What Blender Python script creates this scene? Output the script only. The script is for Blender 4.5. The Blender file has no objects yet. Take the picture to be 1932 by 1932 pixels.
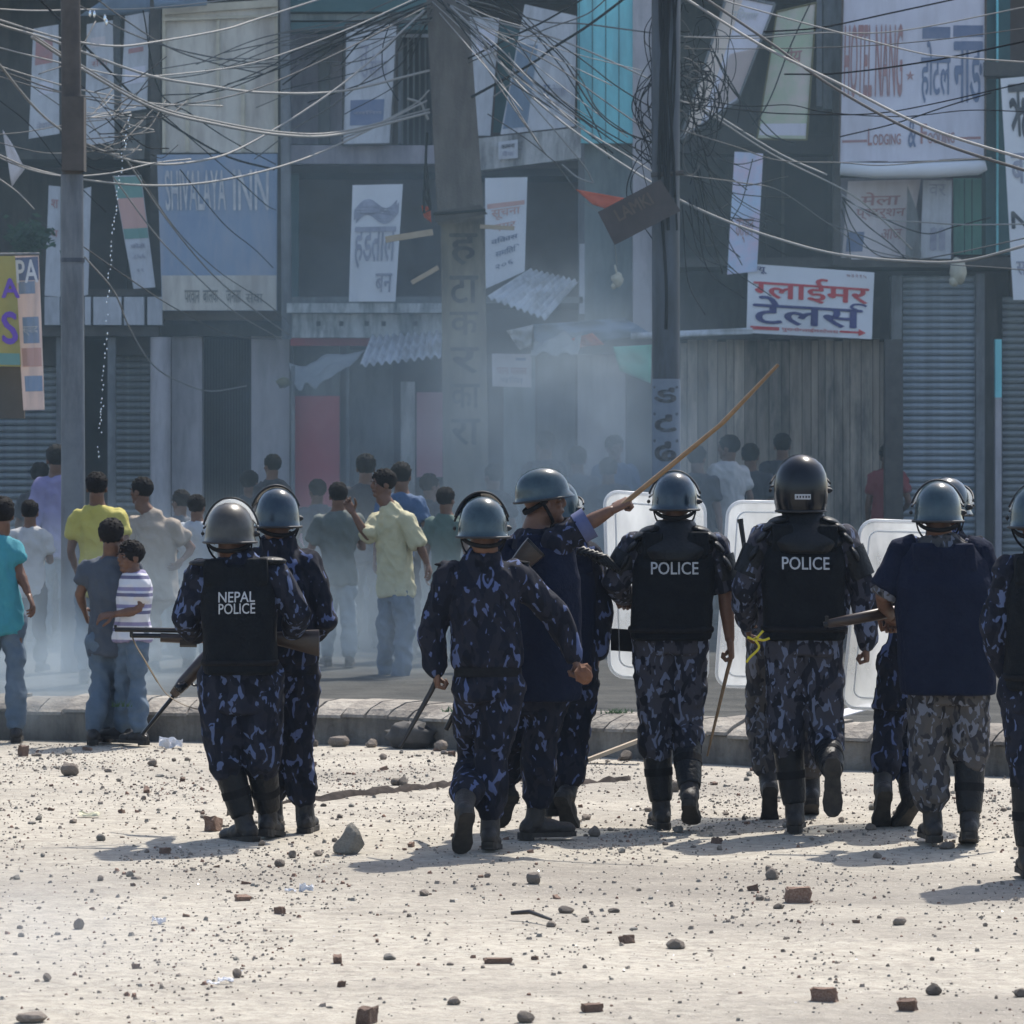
import bpy, bmesh, math, random
import numpy as np
from mathutils import Vector, Matrix, noise, Quaternion
from mathutils.bvhtree import BVHTree

random.seed(7)
V = Vector
SC = bpy.context.scene
COL = SC.collection
PI = math.pi
R = math.radians

# ------------------------------------------------------------------ camera, sky, sun, exposure
# one lens constant: the photograph's 1932-unit width spans 8500 units of focal length
F, CAM_Z, YH, CX = 8500.0, 2.0, 810.0, 966.0
cam = bpy.data.objects.new('camera', bpy.data.cameras.new('camera'))
COL.objects.link(cam)
cam.location = (0, 0, CAM_Z)
cam.rotation_euler = (R(90), 0, 0)
cam.data.sensor_width = 36.0
cam.data.lens = F / 1932.0 * 36.0
cam.data.shift_y = -(966.0 - YH) / 1932.0
cam.data.clip_start = 0.5
cam.data.clip_end = 600
cam.data.dof.use_dof = True
cam.data.dof.focus_distance = 22.2
cam.data.dof.aperture_fstop = 11
SC.camera = cam

SUN_EL = R(57)
SUN_TO = V((0.44 * math.cos(SUN_EL), 0.90 * math.cos(SUN_EL), math.sin(SUN_EL))).normalized()
W = bpy.data.worlds.new("World")
SC.world = W
W.use_nodes = True
wn = W.node_tree
sky = wn.nodes.new('ShaderNodeTexSky')
sky.sky_type = 'NISHITA'
sky.sun_disc = False
sky.sun_elevation = SUN_EL
sky.sun_rotation = math.atan2(0.44, 0.90)
sky.dust_density = 2.0
wn.links.new(sky.outputs[0], wn.nodes['Background'].inputs[0])
wn.nodes['Background'].inputs[1].default_value = 0.15
sun = bpy.data.objects.new('sun', bpy.data.lights.new('sun', 'SUN'))
COL.objects.link(sun)
sun.data.energy = 4.0
sun.data.angle = R(0.6)
sun.data.color = (1.0, 0.945, 0.86)
sun.rotation_euler = (-SUN_TO).to_track_quat('-Z', 'Y').to_euler()
sun.location = (10, 20, 30)
SC.view_settings.view_transform = 'Standard'
SC.view_settings.look = 'None'
SC.view_settings.gamma = 1
SC.view_settings.use_curve_mapping = False
SC.view_settings.exposure = 0.68
SC.render.engine = 'CYCLES'
SC.cycles.use_denoising = True
SC.cycles.max_bounces = 8
SC.cycles.diffuse_bounces = 3
SC.cycles.glossy_bounces = 3
SC.cycles.transmission_bounces = 6
SC.cycles.transparent_max_bounces = 16
SC.cycles.volume_bounces = 0
SC.cycles.volume_step_rate = 1.0
SC.cycles.sample_clamp_indirect = 6.0


def P(px, py, D):
    return V(((px - CX) * D / F, D, CAM_Z + (YH - py) * D / F))


def GP(px, py, z=0.0):
    D = F * (CAM_Z - z) / (py - YH)
    return V(((px - CX) * D / F, D, z))


# ------------------------------------------------------------------ object helpers
ORG = {}


def tag(o, label=None, cat=None, group=None, kind=None):
    if label: o['label'] = label
    if cat: o['category'] = cat
    if group: o['group'] = group
    if kind: o['kind'] = kind
    return o


def empty(name, loc, label=None, cat=None, group=None, kind=None):
    o = bpy.data.objects.new(name, None)
    o.empty_display_size = 0.1
    COL.objects.link(o)
    o.location = loc
    ORG[o.name] = V(loc)
    return tag(o, label, cat, group, kind)


def link_mesh(name, verts, faces, mat, parent=None, smooth=False, auto=None):
    vs = np.asarray(verts, dtype=np.float64).reshape(-1, 3)
    if parent is not None:
        org = ORG[parent.name]
    else:
        lo, hi = vs.min(0), vs.max(0)
        org = V(((lo[0] + hi[0]) / 2, (lo[1] + hi[1]) / 2, lo[2]))
    me = bpy.data.meshes.new(name)
    me.from_pydata((vs - np.array(org)).tolist(), [], faces)
    if smooth:
        me.polygons.foreach_set('use_smooth', [True] * len(me.polygons))
        if auto:
            try:
                me.set_sharp_from_angle(angle=R(auto))
            except Exception:
                pass
    mats = mat if isinstance(mat, (list, tuple)) else [mat]
    for m in mats:
        me.materials.append(m)
    o = bpy.data.objects.new(name, me)
    COL.objects.link(o)
    if parent is not None:
        o.parent = parent
        # every object of a thing keeps the thing's own origin
        ORG[o.name] = org
        o.location = (0, 0, 0)
    else:
        o.location = org
        ORG[o.name] = V(org)
    return o


class MB:
    """Collects closed pieces in world coordinates; build() links them as one mesh object."""

    def __init__(self):
        self.v, self.f = [], []

    def add(self, vs, fs):
        b = len(self.v)
        self.v.extend([tuple(p) for p in vs])
        self.f.extend([tuple(i + b for i in q) for q in fs])
        return self

    def box(self, c, s, rot=None):
        c = V(c)
        pts = []
        for x in (-.5, .5):
            for y in (-.5, .5):
                for z in (-.5, .5):
                    p = V((x * s[0], y * s[1], z * s[2]))
                    if rot is not None: p = rot @ p
                    pts.append(c + p)
        return self.add(pts, [(0, 1, 3, 2), (4, 6, 7, 5), (0, 4, 5, 1), (2, 3, 7, 6), (0, 2, 6, 4), (1, 5, 7, 3)])

    def pbox(self, x0, y0, x1, y1, D, depth):
        """A box whose front face fills x0..x1, y0..y1 at distance D."""
        a, b = P(x0, y1, D), P(x1, y0, D)
        return self.box(((a.x + b.x) / 2, D + depth / 2, (a.z + b.z) / 2), (b.x - a.x, depth, b.z - a.z))

    def loft(self, rings, caps=True):
        n = len(rings[0])
        vs = [p for r in rings for p in r]
        fs = []
        for i in range(len(rings) - 1):
            for j in range(n):
                k = (j + 1) % n
                fs.append((i * n + j, i * n + k, (i + 1) * n + k, (i + 1) * n + j))
        if caps:
            fs.append(tuple(range(n - 1, -1, -1)))
            fs.append(tuple((len(rings) - 1) * n + j for j in range(n)))
        return self.add(vs, fs)

    def tube(self, pts, rad, n=8, round_ends=False, flat=None):
        pts = [V(p) for p in pts]
        m = len(pts)
        rad = [rad] * m if isinstance(rad, (int, float)) else list(rad)
        if round_ends:
            d0 = (pts[0] - pts[1]).normalized()
            d1 = (pts[-1] - pts[-2]).normalized()
            a, b = pts[0], pts[-1]
            pts = [a + d0 * rad[0] * .98, a + d0 * rad[0] * .7] + pts + [b + d1 * rad[-1] * .7, b + d1 * rad[-1] * .98]
            rad = [rad[0] * .2, rad[0] * .72] + rad + [rad[-1] * .72, rad[-1] * .2]
            m += 4
        ref = V((0, 0, 1))
        t0 = (pts[1] - pts[0]).normalized()
        if abs(t0.z) > .9: ref = V((0, 1, 0))
        rings = []
        nrm = (ref - t0 * ref.dot(t0)).normalized()
        for i in range(m):
            t = (pts[min(i + 1, m - 1)] - pts[max(i - 1, 0)])
            t = t.normalized() if t.length > 1e-9 else t0
            nrm = (nrm - t * nrm.dot(t))
            nrm = nrm.normalized() if nrm.length > 1e-6 else V((1, 0, 0))
            bi = t.cross(nrm)
            r1 = rad[i]
            r2 = r1 * flat if flat else r1
            rings.append([pts[i] + nrm * (math.cos(2 * PI * k / n) * r1) + bi * (math.sin(2 * PI * k / n) * r2) for k in range(n)])
        return self.loft(rings)

    def ell(self, c, rx, ry=None, rz=None, M=None, nu=14, nv=9, bump=0, seed=0, fr=9):
        ry = rx if ry is None else ry
        rz = rx if rz is None else rz
        c = V(c)
        vs = []
        for i in range(1, nv):
            th = PI * i / nv
            for j in range(nu):
                ph = 2 * PI * j / nu
                u = V((math.sin(th) * math.cos(ph), math.sin(th) * math.sin(ph), math.cos(th)))
                k = 1 + (bump * noise.noise(u * fr * .3 + V((seed, seed * .7, 0))) if bump else 0)
                p = V((u.x * rx, u.y * ry, u.z * rz)) * k
                vs.append(c + (M @ p if M else p))
        top = V((0, 0, rz)); bot = V((0, 0, -rz))
        vs.append(c + (M @ top if M else top)); vs.append(c + (M @ bot if M else bot))
        fs = []
        for i in range(nv - 2):
            for j in range(nu):
                k = (j + 1) % nu
                fs.append((i * nu + j, (i + 1) * nu + j, (i + 1) * nu + k, i * nu + k))
        t, b = len(vs) - 2, len(vs) - 1
        for j in range(nu):
            k = (j + 1) % nu
            fs.append((t, j, k))
            fs.append((b, (nv - 2) * nu + k, (nv - 2) * nu + j))
        return self.add(vs, fs)

    def build(self, name, mat, parent=None, smooth=False, auto=None):
        return link_mesh(name, self.v, self.f, mat, parent, smooth, auto)


# a reusable object that fuses overlapping pieces into one continuous skin
_fo = None


def fuse(mb, voxel, it=4):
    global _fo
    me = bpy.data.meshes.new('fuse')
    me.from_pydata(mb.v, [], mb.f)
    if _fo is None:
        _fo = bpy.data.objects.new('fuse', me)
        COL.objects.link(_fo)
        a = _fo.modifiers.new('R', 'REMESH'); a.mode = 'VOXEL'
        _fo.modifiers.new('S', 'SMOOTH')
    old = _fo.data
    _fo.data = me
    if old != me: bpy.data.meshes.remove(old)
    _fo.modifiers['R'].voxel_size = voxel
    _fo.modifiers['S'].factor = .5
    _fo.modifiers['S'].iterations = it
    dg = bpy.context.evaluated_depsgraph_get()
    ev = _fo.evaluated_get(dg)
    m = ev.to_mesh()
    n = len(m.vertices)
    co = np.empty(n * 3, np.float32); m.vertices.foreach_get('co', co)
    no = np.empty(n * 3, np.float32); m.vertices.foreach_get('normal', no)
    fs = [tuple(p.vertices) for p in m.polygons]
    ev.to_mesh_clear()
    return co.reshape(-1, 3).astype(np.float64), no.reshape(-1, 3), fs


def fuse_done():
    global _fo
    if _fo:
        me = _fo.data
        bpy.data.objects.remove(_fo); bpy.data.meshes.remove(me)
        _fo = None


def wrinkle(co, no, amp=.008, fr=9, seed=0, stretch=.6, fine=.003):
    out = co.copy()
    off = V((seed * 3.1, seed * 1.7, seed * .9))
    for i in range(len(co)):
        p = V(co[i])
        q = V((p.x, p.y, p.z * stretch)) * fr + off
        a = noise.noise(q)
        b = 1 - 2 * abs(noise.noise(q * 1.9 + V((p.z * 3, 0, p.x * 4))))
        out[i] = co[i] + no[i] * (amp * a + fine * b + amp * .35 * b)
    return out


# ------------------------------------------------------------------ materials
def nmat(name):
    m = bpy.data.materials.new(name)
    m.use_nodes = True
    t = m.node_tree
    return m, t, t.nodes, t.links, t.nodes['Principled BSDF']


def mat(name, col, rough=.7, metal=0, col2=None, scale=6, stretch=(1, 1, 1), bump=0, bscale=40, spec=.5, detail=6, contrast=(.35, .65), trans=0, rand=0, dirt=None, dscale=2.0):
    m, t, n, l, b = nmat(name)
    b.inputs['Roughness'].default_value = rough
    b.inputs['Metallic'].default_value = metal
    b.inputs['Specular IOR Level'].default_value = spec
    tc = n.new('ShaderNodeTexCoord')
    mp = n.new('ShaderNodeMapping'); mp.inputs['Scale'].default_value = stretch
    l.new(tc.outputs['Object'], mp.inputs[0])
    out = None
    if col2 is not None:
        nz = n.new('ShaderNodeTexNoise'); nz.inputs['Scale'].default_value = scale; nz.inputs['Detail'].default_value = detail
        nz.inputs['Roughness'].default_value = .65
        l.new(mp.outputs[0], nz.inputs['Vector'])
        cr = n.new('ShaderNodeValToRGB')
        cr.color_ramp.elements[0].position = contrast[0]; cr.color_ramp.elements[1].position = contrast[1]
        cr.color_ramp.elements[0].color = (*col, 1); cr.color_ramp.elements[1].color = (*col2, 1)
        l.new(nz.outputs['Fac'], cr.inputs[0])
        out = cr.outputs[0]
    else:
        rgb = n.new('ShaderNodeRGB'); rgb.outputs[0].default_value = (*col, 1)
        out = rgb.outputs[0]
    if dirt is not None:
        nz = n.new('ShaderNodeTexNoise'); nz.inputs['Scale'].default_value = dscale; nz.inputs['Detail'].default_value = 9
        nz.inputs['Roughness'].default_value = .7
        m2 = n.new('ShaderNodeMapping'); m2.inputs['Scale'].default_value = (2.2, 2.2, .45)
        l.new(tc.outputs['Object'], m2.inputs[0]); l.new(m2.outputs[0], nz.inputs['Vector'])
        cr = n.new('ShaderNodeValToRGB'); cr.color_ramp.elements[0].position = .44; cr.color_ramp.elements[1].position = .64
        l.new(nz.outputs['Fac'], cr.inputs[0])
        mx = n.new('ShaderNodeMix'); mx.data_type = 'RGBA'
        l.new(cr.outputs[0], mx.inputs['Factor']); l.new(out, mx.inputs['A']); mx.inputs['B'].default_value = (*dirt, 1)
        out = mx.outputs['Result']
    if rand:
        oi = n.new('ShaderNodeObjectInfo')
        mr = n.new('ShaderNodeMapRange'); mr.inputs['To Min'].default_value = 1 - rand; mr.inputs['To Max'].default_value = 1 + rand
        l.new(oi.outputs['Random'], mr.inputs['Value'])
        hs = n.new('ShaderNodeHueSaturation'); l.new(mr.outputs[0], hs.inputs['Value']); l.new(out, hs.inputs['Color'])
        out = hs.outputs[0]
    l.new(out, b.inputs['Base Color'])
    if bump:
        nb = n.new('ShaderNodeTexNoise'); nb.inputs['Scale'].default_value = bscale; nb.inputs['Detail'].default_value = 6
        l.new(mp.outputs[0], nb.inputs['Vector'])
        bp = n.new('ShaderNodeBump'); bp.inputs['Strength'].default_value = bump; bp.inputs['Distance'].default_value = .02
        l.new(nb.outputs['Fac'], bp.inputs['Height']); l.new(bp.outputs[0], b.inputs['Normal'])
    if trans:
        tr = n.new('ShaderNodeBsdfTranslucent'); l.new(out, tr.inputs[0])
        mx = n.new('ShaderNodeMixShader'); mx.inputs[0].default_value = trans
        l.new(b.outputs[0], mx.inputs[1]); l.new(tr.outputs[0], mx.inputs[2])
        l.new(mx.outputs[0], n['Material Output'].inputs[0])
    return m


def camo(name, base, mid, light, scale=9, light_thr=.60, mid_thr=.52, seed=0):
    m, t, n, l, b = nmat(name)
    b.inputs['Roughness'].default_value = .9
    b.inputs['Specular IOR Level'].default_value = .2
    tc = n.new('ShaderNodeTexCoord')
    mp = n.new('ShaderNodeMapping'); mp.inputs['Scale'].default_value = (1.25, 1.25, .7); mp.inputs['Location'].default_value = (seed, seed * 2, seed)
    l.new(tc.outputs['Object'], mp.inputs[0])

    def layer(sc, dist, thr, w):
        nz = n.new('ShaderNodeTexNoise'); nz.noise_dimensions = '4D'; nz.inputs['Scale'].default_value = sc; nz.inputs['Detail'].default_value = 1.5
        nz.inputs['Distortion'].default_value = dist; nz.inputs['W'].default_value = w
        l.new(mp.outputs[0], nz.inputs['Vector'])
        cr = n.new('ShaderNodeValToRGB'); cr.color_ramp.elements[0].position = thr - .012; cr.color_ramp.elements[1].position = thr + .012
        l.new(nz.outputs['Fac'], cr.inputs[0])
        return cr.outputs[0]

    a = layer(scale, .6, mid_thr, seed + 1)
    c = layer(scale * 1.25, 1.1, light_thr, seed + 5)
    e = layer(scale * .8, .9, .60, seed + 9)
    m1 = n.new('ShaderNodeMix'); m1.data_type = 'RGBA'
    l.new(a, m1.inputs['Factor']); m1.inputs['A'].default_value = (*base, 1); m1.inputs['B'].default_value = (*mid, 1)
    m2 = n.new('ShaderNodeMix'); m2.data_type = 'RGBA'
    l.new(c, m2.inputs['Factor']); l.new(m1.outputs['Result'], m2.inputs['A']); m2.inputs['B'].default_value = (*light, 1)
    m3 = n.new('ShaderNodeMix'); m3.data_type = 'RGBA'
    l.new(e, m3.inputs['Factor']); l.new(m2.outputs['Result'], m3.inputs['A']); m3.inputs['B'].default_value = (base[0] * .6, base[1] * .6, base[2] * .6, 1)
    l.new(m3.outputs['Result'], b.inputs['Base Color'])
    nb = n.new('ShaderNodeTexNoise'); nb.inputs['Scale'].default_value = 34; nb.inputs['Detail'].default_value = 4
    l.new(mp.outputs[0], nb.inputs['Vector'])
    bp = n.new('ShaderNodeBump'); bp.inputs['Strength'].default_value = .35; bp.inputs['Distance'].default_value = .012
    l.new(nb.outputs['Fac'], bp.inputs['Height']); l.new(bp.outputs[0], b.inputs['Normal'])
    return m


M = {}
M['camo_blue'] = camo('camo_blue', (.006, .008, .016), (.013, .014, .022), (.075, .10, .20), 13, .60, .5, 0)
M['camo_blue2'] = camo('camo_blue2', (.007, .009, .017), (.014, .016, .026), (.085, .115, .21), 14, .60, .5, 3)
M['camo_grey'] = camo('camo_grey', (.015, .017, .026), (.045, .045, .058), (.13, .155, .23), 14, .58, .48, 6)
M['camo_tan'] = camo('camo_tan', (.032, .032, .037), (.075, .07, .068), (.145, .155, .19), 15, .58, .46, 9)
M['vest'] = mat('vest_fabric', (.0045, .006, .008), .9, col2=(.008, .010, .012), scale=14, bump=.4, bscale=70, spec=.12)
M['vest_navy'] = mat('vest_navy', (.005, .008, .021), .9, col2=(.008, .012, .028), scale=9, bump=.4, bscale=50, spec=.1)
M['pad'] = mat('pad_plastic', (.0045, .006, .008), .45, col2=(.009, .0105, .0115), scale=16, bump=.3, bscale=60, spec=.22)
M['boot'] = mat('boot_leather', (.007, .006, .0055), .6, col2=(.018, .014, .011), scale=18, bump=.3, bscale=70)
M['sole'] = mat('boot_sole', (.02, .018, .015), .9, col2=(.045, .038, .03), scale=25)
M['strap'] = mat('webbing', (.009, .009, .010), .9, col2=(.015, .015, .016), scale=30, spec=.1)
M['helmet_blue'] = mat('helmet_paint', (.007, .018, .030), .18, col2=(.016, .033, .044), scale=16, bump=.04, bscale=20, spec=.6)
M['helmet_teal'] = mat('helmet_teal', (.011, .027, .036), .2, col2=(.024, .048, .057), scale=20, bump=.04, bscale=20, spec=.6)
M['helmet_olive'] = mat('helmet_olive', (.030, .026, .019), .34, col2=(.05, .044, .034), scale=20, bump=.05)
M['helmet_black'] = mat('helmet_black', (.005, .007, .010), .22, spec=.35)
M['rubber'] = mat('rubber', (.012, .012, .013), .6)
M['skin'] = mat('skin', (.105, .050, .030), .5, col2=(.145, .072, .043), scale=20, bump=.1, bscale=120, spec=.35)
M['skin_light'] = mat('skin_light', (.24, .125, .08), .5, col2=(.30, .16, .105), scale=20, spec=.35)
M['hair'] = mat('hair', (.005, .0045, .0045), .8, col2=(.010, .008, .007), scale=60, bump=.5, bscale=160, spec=.15)
M['eye'] = mat('eye', (.22, .20, .18), .4, spec=.2)
M['white_print'] = mat('white_print', (.50, .51, .52), .7, col2=(.36, .37, .39), scale=60)
M['gun_metal'] = mat('gun_metal', (.012, .012, .013), .3, metal=.6, spec=.6, col2=(.02, .02, .021), scale=30)
M['gun_wood'] = mat('gun_wood', (.022, .012, .008), .35, col2=(.04, .022, .013), scale=12, stretch=(1, 1, 6))
M['sling'] = mat('sling', (.10, .075, .045), .8, col2=(.15, .12, .08), scale=20)
M['cane'] = mat('cane', (.17, .10, .045), .5, col2=(.26, .155, .07), scale=14, bump=.2)
M['stick_dark'] = mat('stick_dark', (.018, .014, .012), .5, col2=(.03, .025, .02))
M['yellow_cord'] = mat('yellow_cord', (.62, .50, .03), .7)


def visor_mat():
    m, t, n, l, b = nmat('visor_clear')
    n.remove(b)
    a = n.new('ShaderNodeBsdfTransparent'); a.inputs[0].default_value = (.82, .84, .85, 1)
    g = n.new('ShaderNodeBsdfGlossy'); g.inputs['Roughness'].default_value = .08
    tr = n.new('ShaderNodeBsdfTranslucent'); tr.inputs[0].default_value = (.8, .83, .85, 1)
    x = n.new('ShaderNodeMixShader'); x.inputs[0].default_value = .22
    y = n.new('ShaderNodeMixShader'); y.inputs[0].default_value = .16
    l.new(a.outputs[0], x.inputs[1]); l.new(tr.outputs[0], x.inputs[2])
    l.new(x.outputs[0], y.inputs[1]); l.new(g.outputs[0], y.inputs[2])
    l.new(y.outputs[0], n['Material Output'].inputs[0])
    return m


def shield_mat():
    m, t, n, l, b = nmat('shield_plastic')
    n.remove(b)
    tc = n.new('ShaderNodeTexCoord')
    nz = n.new('ShaderNodeTexNoise'); nz.inputs['Scale'].default_value = 5; nz.inputs['Detail'].default_value = 8
    mp = n.new('ShaderNodeMapping'); mp.inputs['Scale'].default_value = (1, 1, .4); l.new(tc.outputs['Object'], mp.inputs[0]); l.new(mp.outputs[0], nz.inputs['Vector'])
    mr = n.new('ShaderNodeMapRange'); mr.inputs['From Min'].default_value = .35; mr.inputs['From Max'].default_value = .68; mr.inputs['To Min'].default_value = .28; mr.inputs['To Max'].default_value = .62
    l.new(nz.outputs['Fac'], mr.inputs['Value'])
    a = n.new('ShaderNodeBsdfTransparent'); a.inputs[0].default_value = (.9, .92, .93, 1)
    g = n.new('ShaderNodeBsdfGlossy'); g.inputs['Roughness'].default_value = .18
    tr = n.new('ShaderNodeBsdfTranslucent'); tr.inputs[0].default_value = (.80, .82, .84, 1)
    x = n.new('ShaderNodeMixShader')
    l.new(mr.outputs[0], x.inputs[0])
    y = n.new('ShaderNodeMixShader'); y.inputs[0].default_value = .1
    l.new(a.outputs[0], x.inputs[1]); l.new(tr.outputs[0], x.inputs[2])
    l.new(x.outputs[0], y.inputs[1]); l.new(g.outputs[0], y.inputs[2])
    l.new(y.outputs[0], n['Material Output'].inputs[0])
    return m


M['visor'] = visor_mat()
M['visor_dark'] = mat('visor_dark', (.01, .012, .014), .08, spec=.7)
M['shield'] = shield_mat()
M['shield_rim'] = mat('shield_rim', (.74, .76, .78), .3, trans=.65)


# ------------------------------------------------------------------ lettering
def glyphs(body, bold=0.0, clip=None):
    """Flat triangles of a piece of text, in em units, from the interface font."""
    c = bpy.data.curves.new('text', 'FONT')
    c.body = body
    c.resolution_u = 3
    o = bpy.data.objects.new('text', c)
    COL.objects.link(o)
    dg = bpy.context.evaluated_depsgraph_get()
    me = o.evaluated_get(dg).to_mesh()
    vs = [(v.co.x, v.co.y) for v in me.vertices]
    fs = [tuple(p.vertices) for p in me.polygons]
    o.evaluated_get(dg).to_mesh_clear()
    bpy.data.objects.remove(o); bpy.data.curves.remove(c)
    if clip is not None and vs:
        x0 = min(v[0] for v in vs); x1 = max(v[0] for v in vs)
        bm = bmesh.new()
        bv = [bm.verts.new((v[0], v[1], 0)) for v in vs]
        for q in fs:
            try: bm.faces.new([bv[i] for i in q])
            except ValueError: pass
        cx = x0 + (x1 - x0) * clip
        bmesh.ops.bisect_plane(bm, geom=bm.verts[:] + bm.edges[:] + bm.faces[:], plane_co=(cx, 0, 0), plane_no=(1, 0, 0), clear_outer=True)
        bm.verts.index_update()
        vs = [(v.co.x, v.co.y) for v in bm.verts]
        fs = [tuple(v.index for v in q.verts) for q in bm.faces]
        bm.free()
    if bold and vs:
        V0, F0 = [], []
        for dx, dy in ((-bold, 0), (bold, 0), (0, bold * .7), (0, -bold * .7)):
            b = len(V0)
            V0 += [(x + dx, y + dy) for x, y in vs]
            F0 += [tuple(i + b for i in q) for q in fs]
        return V0, F0, len(vs)
    return vs, fs, max(1, len(vs))


def fit_text(body, u0, v0, u1, v1, bold=0.0, raw=None):
    """Text stretched to fill a rectangle in (u, v); v grows downward. Returns [(u, v, layer)], faces."""
    vs, fs, n = raw if raw else glyphs(body, bold)
    if not vs: return [], []
    xs = [p[0] for p in vs]; ys = [p[1] for p in vs]
    a, b, c, d = min(xs), max(xs), min(ys), max(ys)
    return [(u0 + (p[0] - a) / max(1e-6, b - a) * (u1 - u0), v1 - (p[1] - c) / max(1e-6, d - c) * (v1 - v0), i // n) for i, p in enumerate(vs)], fs


class Sheet:
    """A cloth, board or tin sheet between four corner points, with its own ripples and thickness."""

    def __init__(self, TL, TR, BR, BL, amp=0.0, fr=3.0, seed=0, bulge=0.0, curl=0.0, corr=0, camp=0):
        self.c = (V(TL), V(TR), V(BR), V(BL))
        self.amp, self.fr, self.seed, self.bulge, self.curl, self.corr, self.camp = amp, fr, seed, bulge, curl, corr, camp
        self.n = (self.c[1] - self.c[0]).cross(self.c[3] - self.c[0])
        self.n = self.n.normalized()
        if self.n.y > 0: self.n = -self.n

    def pt(self, u, v, off=0.0):
        TL, TR, BR, BL = self.c
        p = (TL * (1 - u) + TR * u) * (1 - v) + (BL * (1 - u) + BR * u) * v
        d = off
        if self.amp:
            d += self.amp * noise.noise(V((u * self.fr, v * self.fr * .7, self.seed * 7.3))) * 2
            d += self.amp * .35 * noise.noise(V((u * self.fr * 3, v * self.fr * 2, self.seed * 3.1)))
        if self.bulge: d += self.bulge * math.sin(PI * u) * math.sin(PI * min(1, v * 1.0))
        if self.curl: d += self.curl * v * v
        if self.corr: d += self.camp * math.sin(2 * PI * self.corr * u)
        return p + self.n * d

    def solid(self, nu=10, nv=10, th=.004):
        mb = MB()
        vs = []
        for s in (0, 1):
            for j in range(nv + 1):
                for i in range(nu + 1):
                    vs.append(self.pt(i / nu, j / nv, -th * s))
        N = (nu + 1) * (nv + 1)
        fs = []
        g = lambda i, j, s: s * N + j * (nu + 1) + i
        for j in range(nv):
            for i in range(nu):
                fs.append((g(i, j, 0), g(i, j + 1, 0), g(i + 1, j + 1, 0), g(i + 1, j, 0)))
                fs.append((g(i, j, 1), g(i + 1, j, 1), g(i + 1, j + 1, 1), g(i, j + 1, 1)))
        for i in range(nu):
            fs.append((g(i, 0, 0), g(i + 1, 0, 0), g(i + 1, 0, 1), g(i, 0, 1)))
            fs.append((g(i, nv, 0), g(i, nv, 1), g(i + 1, nv, 1), g(i + 1, nv, 0)))
        for j in range(nv):
            fs.append((g(0, j, 0), g(0, j, 1), g(0, j + 1, 1), g(0, j + 1, 0)))
            fs.append((g(nu, j, 0), g(nu, j + 1, 0), g(nu, j + 1, 1), g(nu, j, 1)))
        mb.add(vs, fs)
        return mb

    def text(self, body, u0, v0, u1, v1, bold=0.0, off=.004, raw=None):
        pts, fs = fit_text(body, u0, v0, u1, v1, bold, raw)
        return [self.pt(u, v, off + k * .0006) for u, v, k in pts], fs

    def patch(self, u0, v0, u1, v1, off=.003, nu=8, nv=4):
        vs = [self.pt(u0 + (u1 - u0) * i / nu, v0 + (v1 - v0) * j / nv, off) for j in range(nv + 1) for i in range(nu + 1)]
        fs = [(j * (nu + 1) + i, (j + 1) * (nu + 1) + i, (j + 1) * (nu + 1) + i + 1, j * (nu + 1) + i + 1) for j in range(nv) for i in range(nu)]
        return vs, fs


def psheet(TL, TR, BR, BL, D, **k):
    """Corners as (px, py) or (px, py, extra depth)."""
    q = [P(c[0], c[1], D + (c[2] if len(c) > 2 else 0)) for c in (TL, TR, BR, BL)]
    return Sheet(*q, **k)


def catmull(pts, per=8):
    pts = [V(p) for p in pts]
    q = [pts[0] * 2 - pts[1]] + pts + [pts[-1] * 2 - pts[-2]]
    out = []
    for i in range(1, len(q) - 2):
        a, b, c, d = q[i - 1], q[i], q[i + 1], q[i + 2]
        for k in range(per):
            t = k / per
            out.append(.5 * ((2 * b) + (c - a) * t + (2 * a - 5 * b + 4 * c - d) * t * t + (3 * b - a - 3 * c + d) * t ** 3))
    out.append(pts[-1])
    return out


# ------------------------------------------------------------------ people
def frame(yaw, pitch=0.0, roll=0.0):
    """yaw 0 looks away from the camera, +90 towards the right of the street."""
    f = V((math.sin(R(yaw)) * math.cos(R(pitch)), math.cos(R(yaw)) * math.cos(R(pitch)), math.sin(R(pitch))))
    r = f.cross(V((0, 0, 1))).normalized()
    u = r.cross(f).normalized()
    if roll:
        q = Quaternion(f, R(roll)); r = q @ r; u = q @ u
    return r, f, u


def fmat(r, f, u):
    return Matrix(((r.x, f.x, u.x), (r.y, f.y, u.y), (r.z, f.z, u.z)))


def ring(c, lat, fwd, hw, hd, n=20, ex=2.3):
    out = []
    for k in range(n):
        a = 2 * PI * k / n
        x, y = math.cos(a), math.sin(a)
        sx = abs(x) ** (2 / ex) * (1 if x >= 0 else -1)
        sy = abs(y) ** (2 / ex) * (1 if y >= 0 else -1)
        out.append(c + lat * (sx * hw) + fwd * (sy * hd))
    return out


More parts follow.
